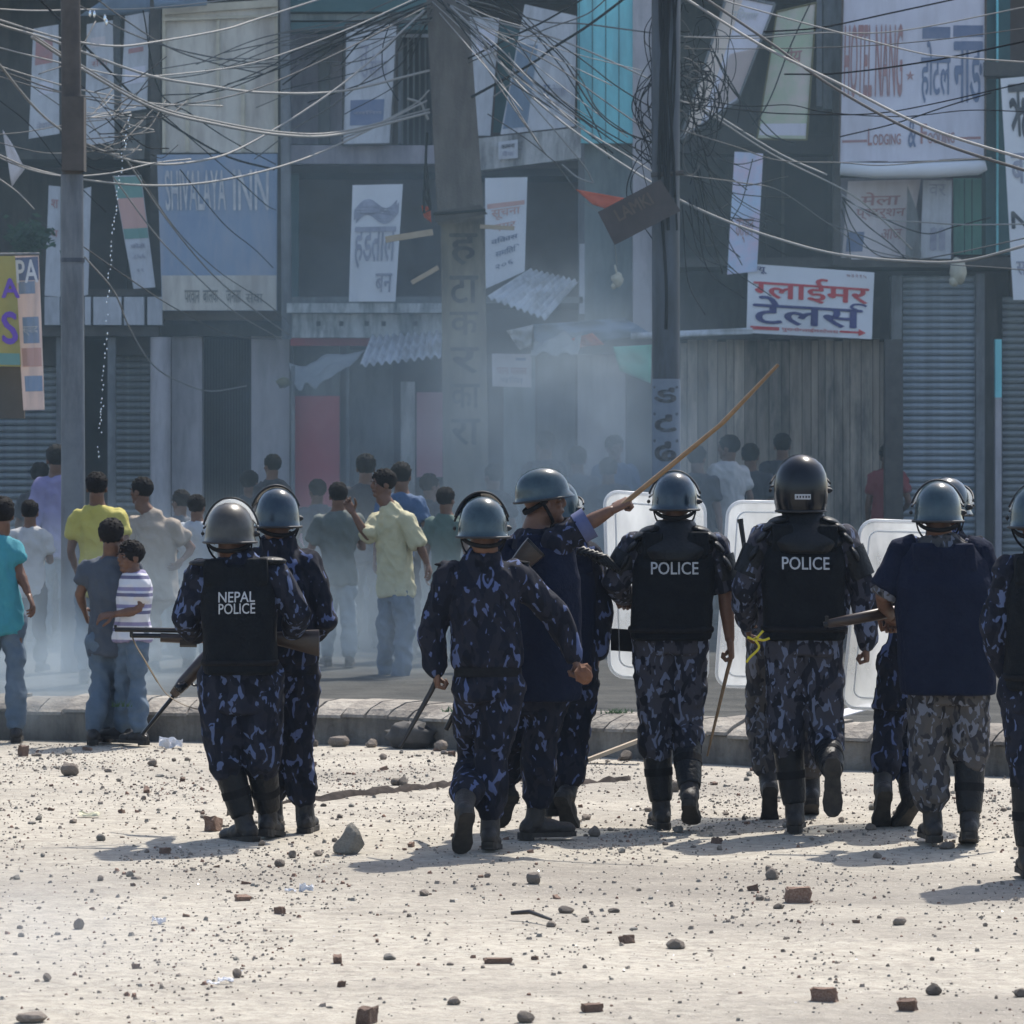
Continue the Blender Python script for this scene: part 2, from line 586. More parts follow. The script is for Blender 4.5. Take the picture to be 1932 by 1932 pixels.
def add_hand(mb, wrist, d, n, curl=25, thumb_side=1, k=1.0, grip=False):
    """Palm, four jointed fingers of unequal length and a thumb; d points along the hand, n out of the palm."""
    d = d.normalized(); n = (n - d * n.dot(d)).normalized(); s = d.cross(n).normalized() * thumb_side
    pl = .088 * k
    rings = []
    for t, w, h in ((-.12, .026, .020), (.12, .032, .018), (.55, .041, .0155), (1.0, .040, .0125), (1.08, .033, .008)):
        rings.append(ring(wrist + d * (pl * t), s, n, w * k, h * k, 10))
    mb.loft(rings)
    for i, (o, L) in enumerate(((.030, .074), (.010, .082), (-.010, .077), (-.029, .060))):
        p = wrist + d * (pl * .98) + s * (o * k)
        a = 0
        pts = [p]
        cs = (curl * 1.0, curl * 1.15, curl * .8)
        dd = (d + s * (o * 1.2)).normalized()
        for j, fr in enumerate((.45, .32, .23)):
            a += cs[j] + (4 * i if not grip else 2 * i)
            q = dd * math.cos(R(a)) + n * math.sin(R(a))
            p = p + q * (L * fr * k)
            pts.append(p)
        mb.tube(pts, [.0098 * k, .0092 * k, .0086 * k, .0068 * k], 7, round_ends=True)
    p = wrist + d * (pl * .25) + s * (.030 * k)
    td = (d * .6 + s * .7 + n * .35).normalized()
    p1 = p + td * (.042 * k)
    t2 = (d * .85 + s * (.1 if not grip else -.5) + n * (.5 if not grip else .8)).normalized()
    p2 = p1 + t2 * (.032 * k)
    p3 = p2 + (t2 + n * .3 - s * .2).normalized() * (.022 * k)
    mb.tube([p, p1, p2, p3], [.014 * k, .0125 * k, .0105 * k, .008 * k], 7, round_ends=True)


def head_pieces(mb, c, r, f, u, k=1.0):
    Mx = fmat(r, f, u)
    E = lambda o, a, b, d: mb.ell(c + (r * o[0] + f * o[1] + u * o[2]) * k, a * k, b * k, d * k, Mx)
    E((0, -.008, .03), .074, .094, .086)
    E((0, .022, -.035), .058, .068, .072)
    E((0, .062, -.088), .030, .026, .022)
    E((0, .093, -.012), .014, .020, .026)
    E((0, .082, .022), .052, .014, .010)
    E((0, .086, -.052), .026, .011, .010)
    for s in (-1, 1):
        E((.078 * s, -.004, -.008), .010, .026, .034)
        E((.040 * s, .062, -.018), .022, .02, .018)


def head_extras(root, c, r, f, u, k=1.0, hair=True, face=True, hm='hair', long=0.0, seed=0):
    Mx = fmat(r, f, u)
    if face:
        for s in (-1, 1):
            e = MB().ell(c + (r * (.031 * s) + f * .076 + u * .008) * k, .010 * k, .009 * k, .006 * k, Mx, 8, 6)
            e.build('eye', M['eye'], root, smooth=True)
            MB().ell(c + (r * (.031 * s) + f * .0840 + u * .008) * k, .005 * k, .003 * k, .005 * k, Mx, 8, 6).build('iris', M['hair'], root)
            MB().ell(c + (r * (.032 * s) + f * .090 + u * .026) * k, .019 * k, .006 * k, .0045 * k, Mx, 8, 6).build('eyebrow', M['hair'], root)
    if hair:
        mb = MB()
        mb.ell(c + (f * -.020 + u * (.040 - long * .3)) * k, .090 * k, .103 * k, (.094 + long) * k, Mx, 30, 20, bump=.10, seed=seed, fr=16)
        rng = random.Random(seed)
        for i in range(90):
            a = rng.uniform(-PI, PI); el = rng.uniform(.1, 1.35)
            d = r * (math.cos(a) * math.cos(el)) + f * (math.sin(a) * math.cos(el)) + u * math.sin(el)
            b = c + (f * -.018 + u * .044) * k + (r * (d.dot(r) * .082) + f * (d.dot(f) * .096) + u * (d.dot(u) * .084)) * k
            t = (d + V((rng.uniform(-.6, .6), rng.uniform(-.6, .6), rng.uniform(-.3, .3)))).normalized()
            mb.tube([b - d * .006 * k, b + t * .007 * k, b + (t * .014 + f * .004) * k], [.014 * k, .011 * k, .003], 5)
        mb.build('hair', M[hm], root, smooth=True)


def solve(parent, px, py, D, L, s):
    q = P(px, py, D)
    if not s: return q
    y = D
    for _ in range(3):
        q = P(px, py, y)
        pr = math.hypot(q.x - parent.x, q.z - parent.z)
        y = parent.y + s * math.sqrt(max(0.0, L * L - pr * pr))
    return P(px, py, y)


def joints(J, D, k=1.0):
    g = {}
    for n in ('head', 'neck', 'hipL', 'hipR', 'shL', 'shR'):
        a = J[n]; g[n] = P(a[0], a[1], D + (a[2] if len(a) > 2 else 0))
    mid = (g['shL'] + g['shR']) / 2
    for s in 'LR':
        d = mid - g['sh' + s]
        g['out' + s] = g['sh' + s].copy()
        g['sh' + s] = g['sh' + s] + d.normalized() * (.05 * k) + V((0, 0, -.045 * k))
    for s in 'LR':
        for n, par, L in (('el', 'sh', .29), ('ha', 'el', .30), ('kn', 'hip', .44), ('an', 'kn', .43)):
            a = J[n + s]
            sg = a[2] if len(a) > 2 else 0
            if isinstance(sg, str):      # explicit depth offset
                g[n + s] = P(a[0], a[1], D + float(sg))
            elif sg == 0:
                g[n + s] = P(a[0], a[1], g[par + s].y)
            else:
                g[n + s] = solve(g[par + s], a[0], a[1], D, L * k, sg)
    return g


def boot_pieces(mb, sole, an, d, n, k=1.0, shaft=.2, kn=None, tall=True):
    d = d.normalized(); n = (n - d * n.dot(d)).normalized(); s = d.cross(n)
    base = an - n * (.088 * k)
    Mx = fmat(s, d, n)
    mb.ell(base + d * (-.035 * k) + n * .042 * k, .043 * k, .052 * k, .05 * k, Mx)
    mb.ell(base + d * (.06 * k) + n * .042 * k, .044 * k, .085 * k, .045 * k, Mx)
    mb.ell(base + d * (.145 * k) + n * .034 * k, .047 * k, .062 * k, .036 * k, Mx)
    up = ((kn - an).normalized() if kn else n)
    if tall:
        mb.tube([base + n * .05 * k - d * .01 * k, an + up * .05 * k, an + up * shaft * k], [.050 * k, .048 * k, .056 * k], 12)
    else:
        mb.tube([base + n * .05 * k - d * .01 * k, an + up * .02 * k], [.044 * k, .043 * k], 12)
    # sole: outline with a narrower waist and a heel block
    out = []
    for t, w in ((-.088, .022), (-.075, .036), (-.03, .040), (.02, .036), (.07, .040), (.13, .050), (.175, .044), (.2, .026), (.207, .010)):
        out.append((t, w))
    poly = [base + d * (t * k) + s * (w * k) for t, w in out] + [base + d * (t * k) - s * (w * k) for t, w in reversed(out)]
    sole.loft([[p - n * .003 * k for p in poly], [p + n * .02 * k for p in poly]])
    heel = [base + d * (t * k) + s * (w * k) for t, w in ((-.088, .022), (-.07, .037), (-.02, .039))]
    heel += [base + d * (t * k) - s * (w * k) for t, w in ((-.02, .039), (-.07, .037), (-.088, .022))]
    sole.loft([[p - n * .014 * k for p in heel], [p + n * .004 * k for p in heel]])


HELMET = [(0, .130), (.22, .128), (.45, .117), (.65, .099), (.82, .071), (.93, .036), (.985, .0), (1.0, -.030), (1.03, -.050), (1.075, -.061), (1.085, -.066), (1.02, -.063), (.94, -.05), (.85, .0), (.6, .07), (0, .11)]
BOWL = [(0, .160), (.30, .153), (.58, .133), (.80, .102), (.94, .06), (1.0, .01), (1.01, -.04), (.985, -.085), (.92, -.122), (.86, -.135), (.80, -.13), (.86, -.07), (.86, .0), (.6, .09), (0, .13)]


def helmet(root, c, r, f, u, style='rim', hm='helmet_blue', rx=.121, ry=.140, visor=None, strap=True, badge=None, k=1.0, vm=None, hz=1.0):
    Mx = fmat(r, f, u)
    prof = [(a, b * hz) for a, b in (HELMET if style == 'rim' else BOWL)]
    n = 40
    rings = []
    for q, z in prof:
        q = max(q, .004)
        ext = 1.0
        rings.append([c + Mx @ V((math.cos(2 * PI * i / n) * rx * q * k, (math.sin(2 * PI * i / n) * ry * q + (.012 if q > 1.02 and math.sin(2 * PI * i / n) > .3 else 0)) * k, z * k)) for i in range(n)])
    shell = MB().loft(rings).build('helmet', M[hm], root, smooth=True, auto=60)
    # rubber edging round the rim
    q, z = (1.08, -.063 * hz) if style == 'rim' else (.93, -.125)
    MB().tube([c + Mx @ V((math.cos(2 * PI * i / n) * rx * q * k, math.sin(2 * PI * i / n) * ry * q * k, z * k)) for i in range(n + 1)], .006 * k, 6).build('helmet_edging', M['rubber'], shell, smooth=True)
    if visor:
        el0, el1, sp = visor[:3]
        mb = MB()
        nu, nv = 20, 6
        rr = 1.17
        vs = []
        for layer in (rr, rr - .035):
            for j in range(nv + 1):
                el = R(el0 + (el1 - el0) * j / nv)
                for i in range(nu + 1):
                    a = R(90 - sp + 2 * sp * i / nu)
                    x, y = math.cos(a), math.sin(a)
                    # pivot at the ears: elevation turns the visor about the left-right axis
                    p = V((x * rx * layer, y * ry * layer, 0))
                    p = Matrix.Rotation(el * max(0.0, y) ** .5, 3, 'X') @ p
                    vs.append(c + Mx @ (p * k + V((0, 0, -.01))))
        fs = []
        N = (nu + 1) * (nv + 1)
        for L in (0, 1):
            for j in range(nv):
                for i in range(nu):
                    a = L * N + j * (nu + 1) + i
                    fs.append((a, a + 1, a + nu + 2, a + nu + 1))
        mb.add(vs, fs)
        vz = mb.build('visor', M[vm or 'visor'], root, smooth=True)
        ed = MB()
        for j in (0, nv):
            ed.tube([V(vs[j * (nu + 1) + i]) for i in range(nu + 1)], .0055 * k, 6)
        ed.build('visor_edge', M['rubber'], vz, smooth=True)
        for s in (-1, 1):
            kb = MB()
            b = c + Mx @ V((s * rx * 1.04 * k, .02 * k, -.022 * k))
            kb.tube([b - r * .012 * k, b + r * s * .010 * k], [.017 * k, .013 * k], 12)
            kb.ell(b + r * s * .012 * k, .009 * k)
            kb.build('visor_knob', M['rubber'], vz, smooth=True, auto=40)
    if strap:
        mb = MB()
        pts = []
        for i in range(15):
            a = PI * i / 14
            pts.append(c + Mx @ V((math.cos(a) * rx * .93 * k, (-.03 + .06 * math.sin(a)) * k, (-.05 - .125 * math.sin(a)) * k)))
        mb.tube(pts, .009 * k, 6, flat=.4)
        pts = [c + Mx @ V((math.cos(a) * rx * .90 * k, -abs(math.sin(a)) * ry * .78 * k, (-.055 - .05 * abs(math.sin(a))) * k)) for a in [PI * i / 12 for i in range(13)]]
        mb.tube(pts, .012 * k, 6, flat=.35)
        mb.build('chin_strap', M['strap'], root, smooth=True)
    if badge:
        mb = MB()
        w, h, z0 = badge
        vs = []
        nn = 10
        for z in (z0 - h / 2, z0 + h / 2):
            for i in range(nn + 1):
                x = (i / nn - .5) * w
                a = math.asin(max(-1, min(1, x / rx)))
                zz = z
                sc = math.sqrt(max(.05, 1 - (zz / .165) ** 2)) if zz > 0 else 1.0
                vs.append(c + Mx @ V((math.sin(a) * rx * sc * 1.02, -math.cos(a) * ry * sc * 1.02 - .004, zz)))
        mb.add(vs, [(i, i + 1, nn + 2 + i, nn + 1 + i) for i in range(nn)])
        mb.build('helmet_label', M['white_print'], shell)
        mb = MB()
        for i in range(5):
            x = (i / 5 - .38) * w * .9
            a = math.asin(x / rx)
            mb.box(c + Mx @ V((math.sin(a) * rx * 1.035, -math.cos(a) * ry * 1.035 - .005, z0)), (w * .09, .002, h * .4))
        mb.build('label_print', M['strap'], shell)
    return shell


def person(label, group, D, J, yaw=0, pitch=0, roll=0, jacket='camo_blue', trousers='camo_blue', sleeve='long', sleeves=None,
           helm=None, vest=None, pads=False, guard=(), feet=None, girth=1.0, k=1.0, hair=True, face=False, vox=.011, hands=('relax', 'relax'),
           collar=True, hem=.10, seed=0, skin='skin', shoes='boot', tall_boots=True, legs=True, trouser_r=1.0, fold=1.0, long_hair=0.0, sleeve_r=1.0, cuffs=None, text=None, base=0.0, torso_d=1.0, guard_t=.10):
    g = joints(J, D, k)
    ctr = (g['hipL'] + g['hipR']) / 2
    root = empty('person', (ctr.x, ctr.y, base), label, 'person', group)
    r, f, u = frame(yaw, pitch, roll)
    hipC = (g['hipL'] + g['hipR']) / 2
    shC = (g['outL'] + g['outR']) / 2
    latS = (g['outR'] - g['outL']); S = latS.length / 2; latS = latS.normalized()
    latH = (g['hipR'] - g['hipL']); latH = latH.normalized()
    up = (shC - hipC).normalized()
    TL = (shC - hipC).length

    def tor(t, hw, hd, ex=2.3, grow=0.0):
        c = hipC.lerp(shC, t)
        lat = latH.lerp(latS, max(0, min(1, t))).normalized()
        fw = up.cross(lat).normalized()
        return ring(c, lat, fw, hw, hd * torso_d, 22, ex)

    gg = girth * k
    # ---- the body itself: one continuous skin
    mb = MB()
    hd_ = g['head']
    mb.loft([tor(-.08, .12 * gg, .09 * gg), tor(.35, .125 * gg, .085 * gg), tor(.75, S * .72, .10 * gg), tor(.97, S * .7, .075 * gg), ring(shC + up * .05 * k, latS, up.cross(latS), .06 * k, .058 * k, 22)])
    nb = shC + up * (.02 * k)
    mb.tube([nb, g['neck'], hd_ - u * .05 * k - f * .02 * k], [.072 * k, .064 * k, .060 * k], 12, True)
    for s in 'LR':
        sh, el, ha = g['sh' + s], g['el' + s], g['ha' + s]
        wr = ha - (ha - el).normalized() * (.075 * k)
        mb.tube([sh, sh.lerp(el, .4), el, el.lerp(wr, .3), wr], [.052 * k, .047 * k, .040 * k, .041 * k, .027 * k], 12, True)
        if legs:
            mb.tube([g['hip' + s], g['kn' + s], g['an' + s]], [.078 * k, .05 * k, .035 * k], 12, True)
            mb.tube([g['an' + s], g['an' + s] + V((0, .06, -.06)) * k], [.035 * k, .03 * k], 10, True)
    co, no, fs = fuse(mb, vox * 1.15, 4)
    body = MB(); body.add(co, fs)
    hm = MB(); head_pieces(hm, hd_, r, f, u, k)
    hm.tube([g['neck'] - u * .01, hd_ - u * .05 * k - f * .02 * k], [.062 * k, .060 * k], 12, True)
    co, no, fs = fuse(hm, (.0065 if face else .010) * k, 2)
    body.add(co, fs)
    for i, s in enumerate('LR'):
        el, ha = g['el' + s], g['ha' + s]
        d = (ha - el).normalized()
        wr = ha - d * (.075 * k)
        h = hands[i]
        side = -1 if s == 'L' else 1
        side *= 1 if (g['outR'] - g['outL']).x > 0 else -1
        # palms face the thighs
        n = V((-side, 0.15, 0)) if abs(d.z) > .5 else V((0, .6, -.8))
        curl, grip = (24, False) if h == 'relax' else (66, True)
        if isinstance(h, tuple):
            d = (d + V(h[1])).normalized(); n = V(h[2]); curl = h[0]; grip = curl > 50
        td = V(h[3]) if isinstance(h, tuple) and len(h) > 3 else f
        dn = (n - d * n.dot(d)).normalized()
        add_hand(body, wr, d, n, curl, 1 if d.cross(dn).dot(td) >= 0 else -1, k, grip)
    body.build('body', M[skin], root, smooth=True)
    head_extras(root, hd_, r, f, u, k, hair and not helm, face, seed=seed, long=long_hair)
    # ---- jacket or shirt
    mb = MB()
    hemt = -hem / TL
    if hem < 0:      # bloused over the belt
        body_rings = [tor(hemt, .142 * gg, .110 * gg), tor(hemt + .035, .156 * gg, .124 * gg), tor(hemt + .12, .160 * gg, .124 * gg), tor(.50, .157 * gg, .118 * gg)]
    mb.loft((body_rings if hem < 0 else [tor(hemt, (.158 if helm else .172) * gg, (.122 if helm else .135) * gg), tor(.08, (.158 if helm else .166) * gg, (.122 if helm else .13) * gg), tor(.35, .152 * gg, .115 * gg)]) + [tor(.72, max(S * .80, .13 * gg), .128 * gg), tor(.93, S * .80, .108 * gg),
             ring(shC + up * .035 * k, latS, up.cross(latS), .088 * k, .078 * k, 22)])
    if collar: mb.tube([shC, shC.lerp(g['neck'], .9 if helm else .55)], [.098 * k, (.078 if helm else .070) * k], 14)
    for i, s in enumerate('LR'):
        sh, el, ha = g['sh' + s], g['el' + s], g['ha' + s]
        sl = sleeves[i] if sleeves else sleeve
        wr = ha - (ha - el).normalized() * (.085 * k)
        q = sleeve_r * k
        mb.ell(sh + V((0, 0, -.005)), .072 * k * min(1.1, girth))
        if sl == 'long':
            mb.tube([sh, sh.lerp(el, .5), el, el.lerp(wr, .45), wr], [.076 * q, .069 * q, .062 * q, .060 * q, .047 * q], 12, True)
        elif sl == 'elbow':
            mb.tube([sh, sh.lerp(el, .5), sh.lerp(el, .98)], [.076 * q, .070 * q, .072 * q], 12)
        else:
            mb.tube([sh, sh.lerp(el, .35), sh.lerp(el, .62)], [.074 * q, .070 * q, .076 * q], 12)
    co, no, fs = fuse(mb, vox, 5)
    co = wrinkle(co, no, .013 * fold, 9, seed, .62, .0065 * fold)
    jm = MB(); jm.add(co, fs)
    jk = jm.build('jacket' if helm else 'shirt', M[jacket], root, smooth=True)
    if cuffs:
        for i, s in enumerate('LR'):
            if not cuffs[i]: continue
            sh, el = g['sh' + s], g['el' + s]
            d = (el - sh).normalized()
            b = el if (sleeves[i] if sleeves else sleeve) == 'elbow' else sh.lerp(el, .62)
            MB().tube([b - d * .05 * k, b + d * .014 * k], [.077 * k, .080 * k], 16).build('cuff', M[cuffs[i]], root, smooth=True, auto=40)
    # ---- trousers
    if legs:
        mb = MB()
        q = trouser_r * k * min(1.15, girth)
        mb.loft([tor(-.10, .150 * gg, .112 * gg), tor(.02, .148 * gg, .110 * gg), tor(.14, .140 * gg, .104 * gg)] + ([tor(.28, .136 * gg, .102 * gg)] if hem < 0 else []))
        for s in 'LR':
            hp, kn, an = g['hip' + s], g['kn' + s], g['an' + s]
            hp2 = hp + V((0, 0, .01))
            end = kn.lerp(an, (guard_t if s in guard else .66) if tall_boots else .93)
            mb.ell(hp, .098 * q)
            mb.tube([hp2, hp.lerp(kn, .45), kn, kn.lerp(end, .5), end], [.096 * q, .086 * q, .072 * q, .074 * q, (.072 if tall_boots else .062) * q], 14, True)
        co, no, fs = fuse(mb, vox, 4)
        co = wrinkle(co, no, .014 * fold, 8, seed + 5, .9, .007 * fold)
        tm = MB(); tm.add(co, fs)
        tm.build('trousers', M[trousers], root, smooth=True)
        if hem < 0:
            t0 = hemt - .035
            bl = MB().loft([tor(t0 - .04, .152 * gg, .116 * gg), tor(t0 - .038, .156 * gg, .120 * gg), tor(t0 + .038, .154 * gg, .118 * gg), tor(t0 + .04, .150 * gg, .114 * gg)])
            bl.build('belt', M['strap'], root, smooth=True, auto=40)
        # ---- boots
        for i, s in enumerate('LR'):
            an, kn = g['an' + s], g['kn' + s]
            ft = (feet or {}).get(s, (0, 0))
            d = V((math.sin(R(ft[0])) * math.cos(R(ft[1])), math.cos(R(ft[0])) * math.cos(R(ft[1])), math.sin(R(ft[1]))))
            sd = d.cross(V((0, 0, 1)))
            if sd.length < .05: sd = V((1, 0, 0))
            n = sd.cross(d).normalized()
            bm_, sl = MB(), MB()
            boot_pieces(bm_, sl, an, d, n, k, .24, kn, tall_boots)
            co, no, fs = fuse(bm_, .009, 3)
            b = MB(); b.add(co, fs)
            bo = b.build('boot' if tall_boots else 'shoe', M[shoes], root, smooth=True)
            sl.build('sole', M['sole'], bo)
    # ---- armour
    vest_o = None
    if vest:
        vb, vt, wd, dp = vest[1:5]
        mb = MB()
        rs = []
        for t, kw in ((vb, .97), (vb + .04, 1.0), (.40, .99), (.72, 1.02), (.90, .93), (vt, .70)):
            rs.append(tor(t, S * wd * kw, dp * (1 if t < .9 else .8), 3.2))
        mb.loft(rs)
        for sg in (-1, 1):
            a = hipC.lerp(shC, .86) + latS * (sg * S * .46)
            mb.box(a + up * .05, (.10, dp * 1.75, .12), fmat(latS, up.cross(latS), up))
        co, no, fs = fuse(mb, .010, 5)
        co = wrinkle(co, no, .005, 6, seed + 2, 1, .0015)
        vm = MB(); vm.add(co, fs)
        vest_o = vm.build('vest', M[vest[0]], root, smooth=True)
        bvh = BVHTree.FromPolygons([tuple(p) for p in co], fs)
        # stitched hem band and side straps
        back = -up.cross(latS).normalized()
        for (t0, body_, size, vmat, wdt) in (text or []):
            # letters laid onto the cloth of the back
            c0 = hipC.lerp(shC, t0)
            vs, fs2, n1 = glyphs(body_, .012)
            xs = [p[0] for p in vs]; x0, x1 = min(xs), max(xs)
            sc = wdt / (x1 - x0)
            out = []
            for i, (x, y) in enumerate(vs):
                o = c0 + latS * ((x - (x0 + x1) / 2) * sc) + V((0, 0, (y - .35) * size))
                hit = bvh.ray_cast(o + V((0, -1.0, 0)), V((0, 1, 0)))
                y_ = hit[0].y if hit[0] is not None else o.y - .16
                out.append(V((o.x, y_ - .0045 - .0007 * (i // n1), o.z)))
            link_mesh('lettering', out, fs2, M[vmat], vest_o)
        if vest[0] == 'vest':
            wb = MB()
            for t in (vb + .10,):
                rr = tor(t, S * wd * 1.03, dp * 1.04, 3.2)
                wb.tube(rr + [rr[0]], .014, 6, flat=.4)
            wb.build('vest_belt', M['strap'], vest_o, smooth=True)
    if pads:
        for sg, s in ((-1, 'L'), (1, 'R')):
            o = g['out' + s]
            d = (g['el' + s] - g['sh' + s]).normalized()
            fw = up.cross(latS).normalized()
            out = (latS * sg)
            prev = None
            for i in range(4):
                c = shC + out * (S * (.50 + .175 * i)) + V((0, -.01, .050 - .012 * i - .014 * i * i)) * k
                tilt = Matrix.Rotation(R(14 + 15 * i) * sg, 3, fw)
                mx = tilt @ fmat(latS, fw, up)
                pb = MB().ell(c, .060, .125 - .008 * i, .022, mx, 16, 8)
                pb.build('shoulder_pad', M['pad'], root, smooth=True)
            mb = MB()
            sh, el = g['sh' + s], g['el' + s]
            mb.tube([sh.lerp(el, .18) + out * .012, sh.lerp(el, .72) + out * .016], [.080, .074], 14)
            mb.build('arm_guard', M['pad'], root, smooth=True, auto=40)
        mb = MB()
        mb.loft([tor(.80, S * .62, .195, 2.4), tor(.90, S * .86, .190, 2.6), tor(1.0, S * .74, .155, 2.4), ring(shC + up * .05, latS, up.cross(latS), .125, .115, 22), ring(shC + up * .10, latS, up.cross(latS), .092, .092, 22)])
        co, no, fs = fuse(mb, .011, 4)
        c2 = MB(); c2.add(co, fs); c2.build('collar_guard', M['pad'], root, smooth=True)
    for s in guard:
        kn, an = g['kn' + s], g['an' + s]
        mb = MB()
        ax = (an - kn).normalized()
        mb.tube([kn - ax * .0 + V((0, .02, 0)), kn.lerp(an, .22) + V((0, .015, 0)), kn.lerp(an, .75) + V((0, .01, 0)), kn.lerp(an, .92)], [.070, .077, .066, .057], 16)
        co, no, fs = fuse(mb, .010, 2)
        c2 = MB(); c2.add(co, fs); gd = c2.build('shin_guard', M['pad'], root, smooth=True)
        for t in (.16, .55):
            a = kn.lerp(an, t)
            MB().tube([a - ax * .02 + V((0, .014, 0)), a + ax * .02 + V((0, .014, 0))], [.081, .081] if t < .3 else [.073, .072], 16).build('guard_strap', M['strap'], gd, smooth=True, auto=40)
        MB().ell(kn + V((0, .055, -.01)), .078, .05, .095).build('knee_cap', M['pad'], root, smooth=True)
    if helm:
        hk = dict(helm)
        off = hk.pop('up', .035)
        helmet(root, hd_ + u * off * k, r, f, u, k=k, **hk)
    return root, g


# ------------------------------------------------------------------ the road surface height everything stands on
def bar(name, pts, rad, m, parent=None, n=8, flat=None, smooth=True):
    return MB().tube(pts, rad, n, flat=flat).build(name, M[m], parent, smooth=smooth, auto=50)


OFF = 'police officers walking up the street'


def ground_D(py, z=0.0):
    return F * (CAM_Z - z) / (py - YH)


def officers():
    VIS = (38, 78, 66)
    # 1 -- nearest of the left pair, with the shotgun
    D = ground_D(1584)
    r1, g1 = person('person in camouflage, black NEPAL POLICE vest and olive helmet, holding a shotgun level', OFF, D, dict(
        head=(434, 1014), neck=(438, 1040), shL=(362, 1068, .02), shR=(536, 1064), hipL=(416, 1284), hipR=(492, 1284),
        elL=(351, 1168, 0), haL=(373, 1206, 1), elR=(562, 1158, 0), haR=(548, 1203, 1),
        knL=(426, 1430, 0), anL=(462, 1552, 0), knR=(492, 1432, 0), anR=(507, 1540, '.12')),
        yaw=4, jacket='camo_blue2', trousers='camo_blue2', vest=('vest', .06, 1.0, .80, .165), guard=('L', 'R'), girth=1.06, hem=.15,
        helm=dict(style='rim', hm='helmet_olive', rx=.120, ry=.140, visor=(34, 84, 74), up=.04), hands=((60, (0, 0, 0), (.3, .3, .9), (0, .5, 1)), (60, (0, 0, 0), (-.3, .3, .9), (0, .5, 1))),
        feet={'L': (-38, -6), 'R': (12, -8)}, text=[(.735, 'NEPAL', .072, 'white_print', .178), (.635, 'POLICE', .072, 'white_print', .178)], seed=1, trouser_r=1.12)
    for sx, t in ((-1, 0), (1, 0)):
        q = MB().ell(g1['outL' if sx < 0 else 'outR'] + V((-sx * .07, -.02, .015)), .085, .075, .022, None, 16, 8)
        q.build('shoulder_pad', M['pad'], r1, smooth=True)
    sg = empty('shotgun', P(400, 1200, D + .22), 'long black pump shotgun held level across the body of the olive-helmeted officer', 'gun')
    gy = D + .20
    A = lambda x, y, d=0: P(x, y, gy + d)
    bar('barrel', [A(217, 1187.5), A(385, 1190)], .0125, 'gun_metal', sg)
    bar('magazine_tube', [A(246, 1199), A(380, 1201)], .0115, 'gun_metal', sg)
    bar('forend', [A(303, 1203), A(345, 1205)], [.023, .023], 'gun_wood', sg)
    MB().box(A(218, 1183), (.014, .008, .020)).build('front_sight', M['gun_metal'], sg)
    MB().box(A(248, 1193.5), (.016, .02, .040)).build('barrel_band', M['gun_metal'], sg)
    MB().tube([A(340, 1207), A(372, 1209)], [.036, .032], 8, flat=.6).build('handguard', M['gun_metal'], sg)
    MB().tube([A(385, 1197), A(470, 1200), A(505, 1202)], [.034, .036, .026], 8, flat=.6).build('receiver', M['gun_metal'], sg)
    q = MB()
    q.loft([ring(A(505, 1203), V((0, 0, 1)), V((0, 1, 0)), .026, .018, 10), ring(A(556, 1208), V((0, 0, 1)), V((0, 1, 0)), .048, .020, 10), ring(A(599, 1213), V((0, 0, 1)), V((0, 1, 0)), .066, .021, 10), ring(A(602, 1213), V((0, 0, 1)), V((0, 1, 0)), .066, .021, 10)])
    q.build('stock', M['gun_wood'], sg, smooth=True, auto=40)
    MB().box(A(573, 1192), (.115, .022, .007)).build('cheek_plate', M['gun_metal'], sg)
    sl = catmull([A(248, 1197), A(256, 1217), A(271, 1242), A(285, 1266), A(299, 1289), A(314, 1309), A(333, 1323), A(358, 1334), A(386, 1341, .05)], 6)
    bar('sling', sl, [.014] * 14 + [.018] * 10 + [.0105] * (len(sl) - 24), 'sling', sg, 6, .25)

    # 2 -- behind the first
    D = ground_D(1569)
    r2, g2 = person('person in blue-black camouflage and dark blue helmet just behind the shotgun holder, rifle lowered', OFF, D, dict(
        head=(523, 985), neck=(522, 1006), shL=(462, 1046, .05), shR=(597, 1046), hipL=(522, 1278), hipR=(566, 1280, .02),
        elL=(440, 1150, 0), haL=(420, 1235, 1), elR=(612, 1172, 0), haR=(566, 1208, 1),
        knL=(515, 1412, 0), anL=(516, 1528, '.15'), knR=(560, 1420, 0), anR=(577, 1535, 0)),
        yaw=-14, jacket='camo_blue', trousers='camo_blue', helm=dict(style='rim', hm='helmet_blue', rx=.112, ry=.132, visor=(40, 80, 66), vm='visor_dark', up=.04),
        feet={'R': (6, 0), 'L': (0, 0)}, seed=2, hem=-.07, girth=1.0, hands=((62, (0, 0, 0), (.3, .5, -.6)), (62, (0, 0, 0), (0, .3, -.9))))
    rf = empty('rifle', P(340, 1290, D + .25), 'wooden rifle pointing down at the road, held behind the shotgun holder', 'gun')
    A = lambda x, y, d=0: P(x, y, D + .25 + d)
    bar('barrel', [A(268, 1386), A(329, 1311)], [.009, .011], 'gun_metal', rf)
    q = MB(); q.tube([A(326, 1312), A(345, 1290), A(365, 1268), A(392, 1240), A(440, 1200)], [.022, .034, .036, .04, .03], 10, flat=.7)
    q.build('stock', M['gun_wood'], rf, smooth=True)
    MB().tube([A(333, 1292, -.02), A(340, 1300, -.02), A(352, 1290, -.02)], [.02, .028, .02], 8).build('receiver', M['gun_metal'], rf, smooth=True)
    bar('trigger_guard', catmull([A(352, 1283), A(366, 1293), A(378, 1290), A(384, 1288)], 4), .006, 'gun_metal', rf, 6)
    bar('front_sight', [A(268, 1386), A(276, 1390)], .006, 'gun_metal', rf, 6)

    # 3 -- walking in the middle, jacket back, dark stick
    D = ground_D(1604)
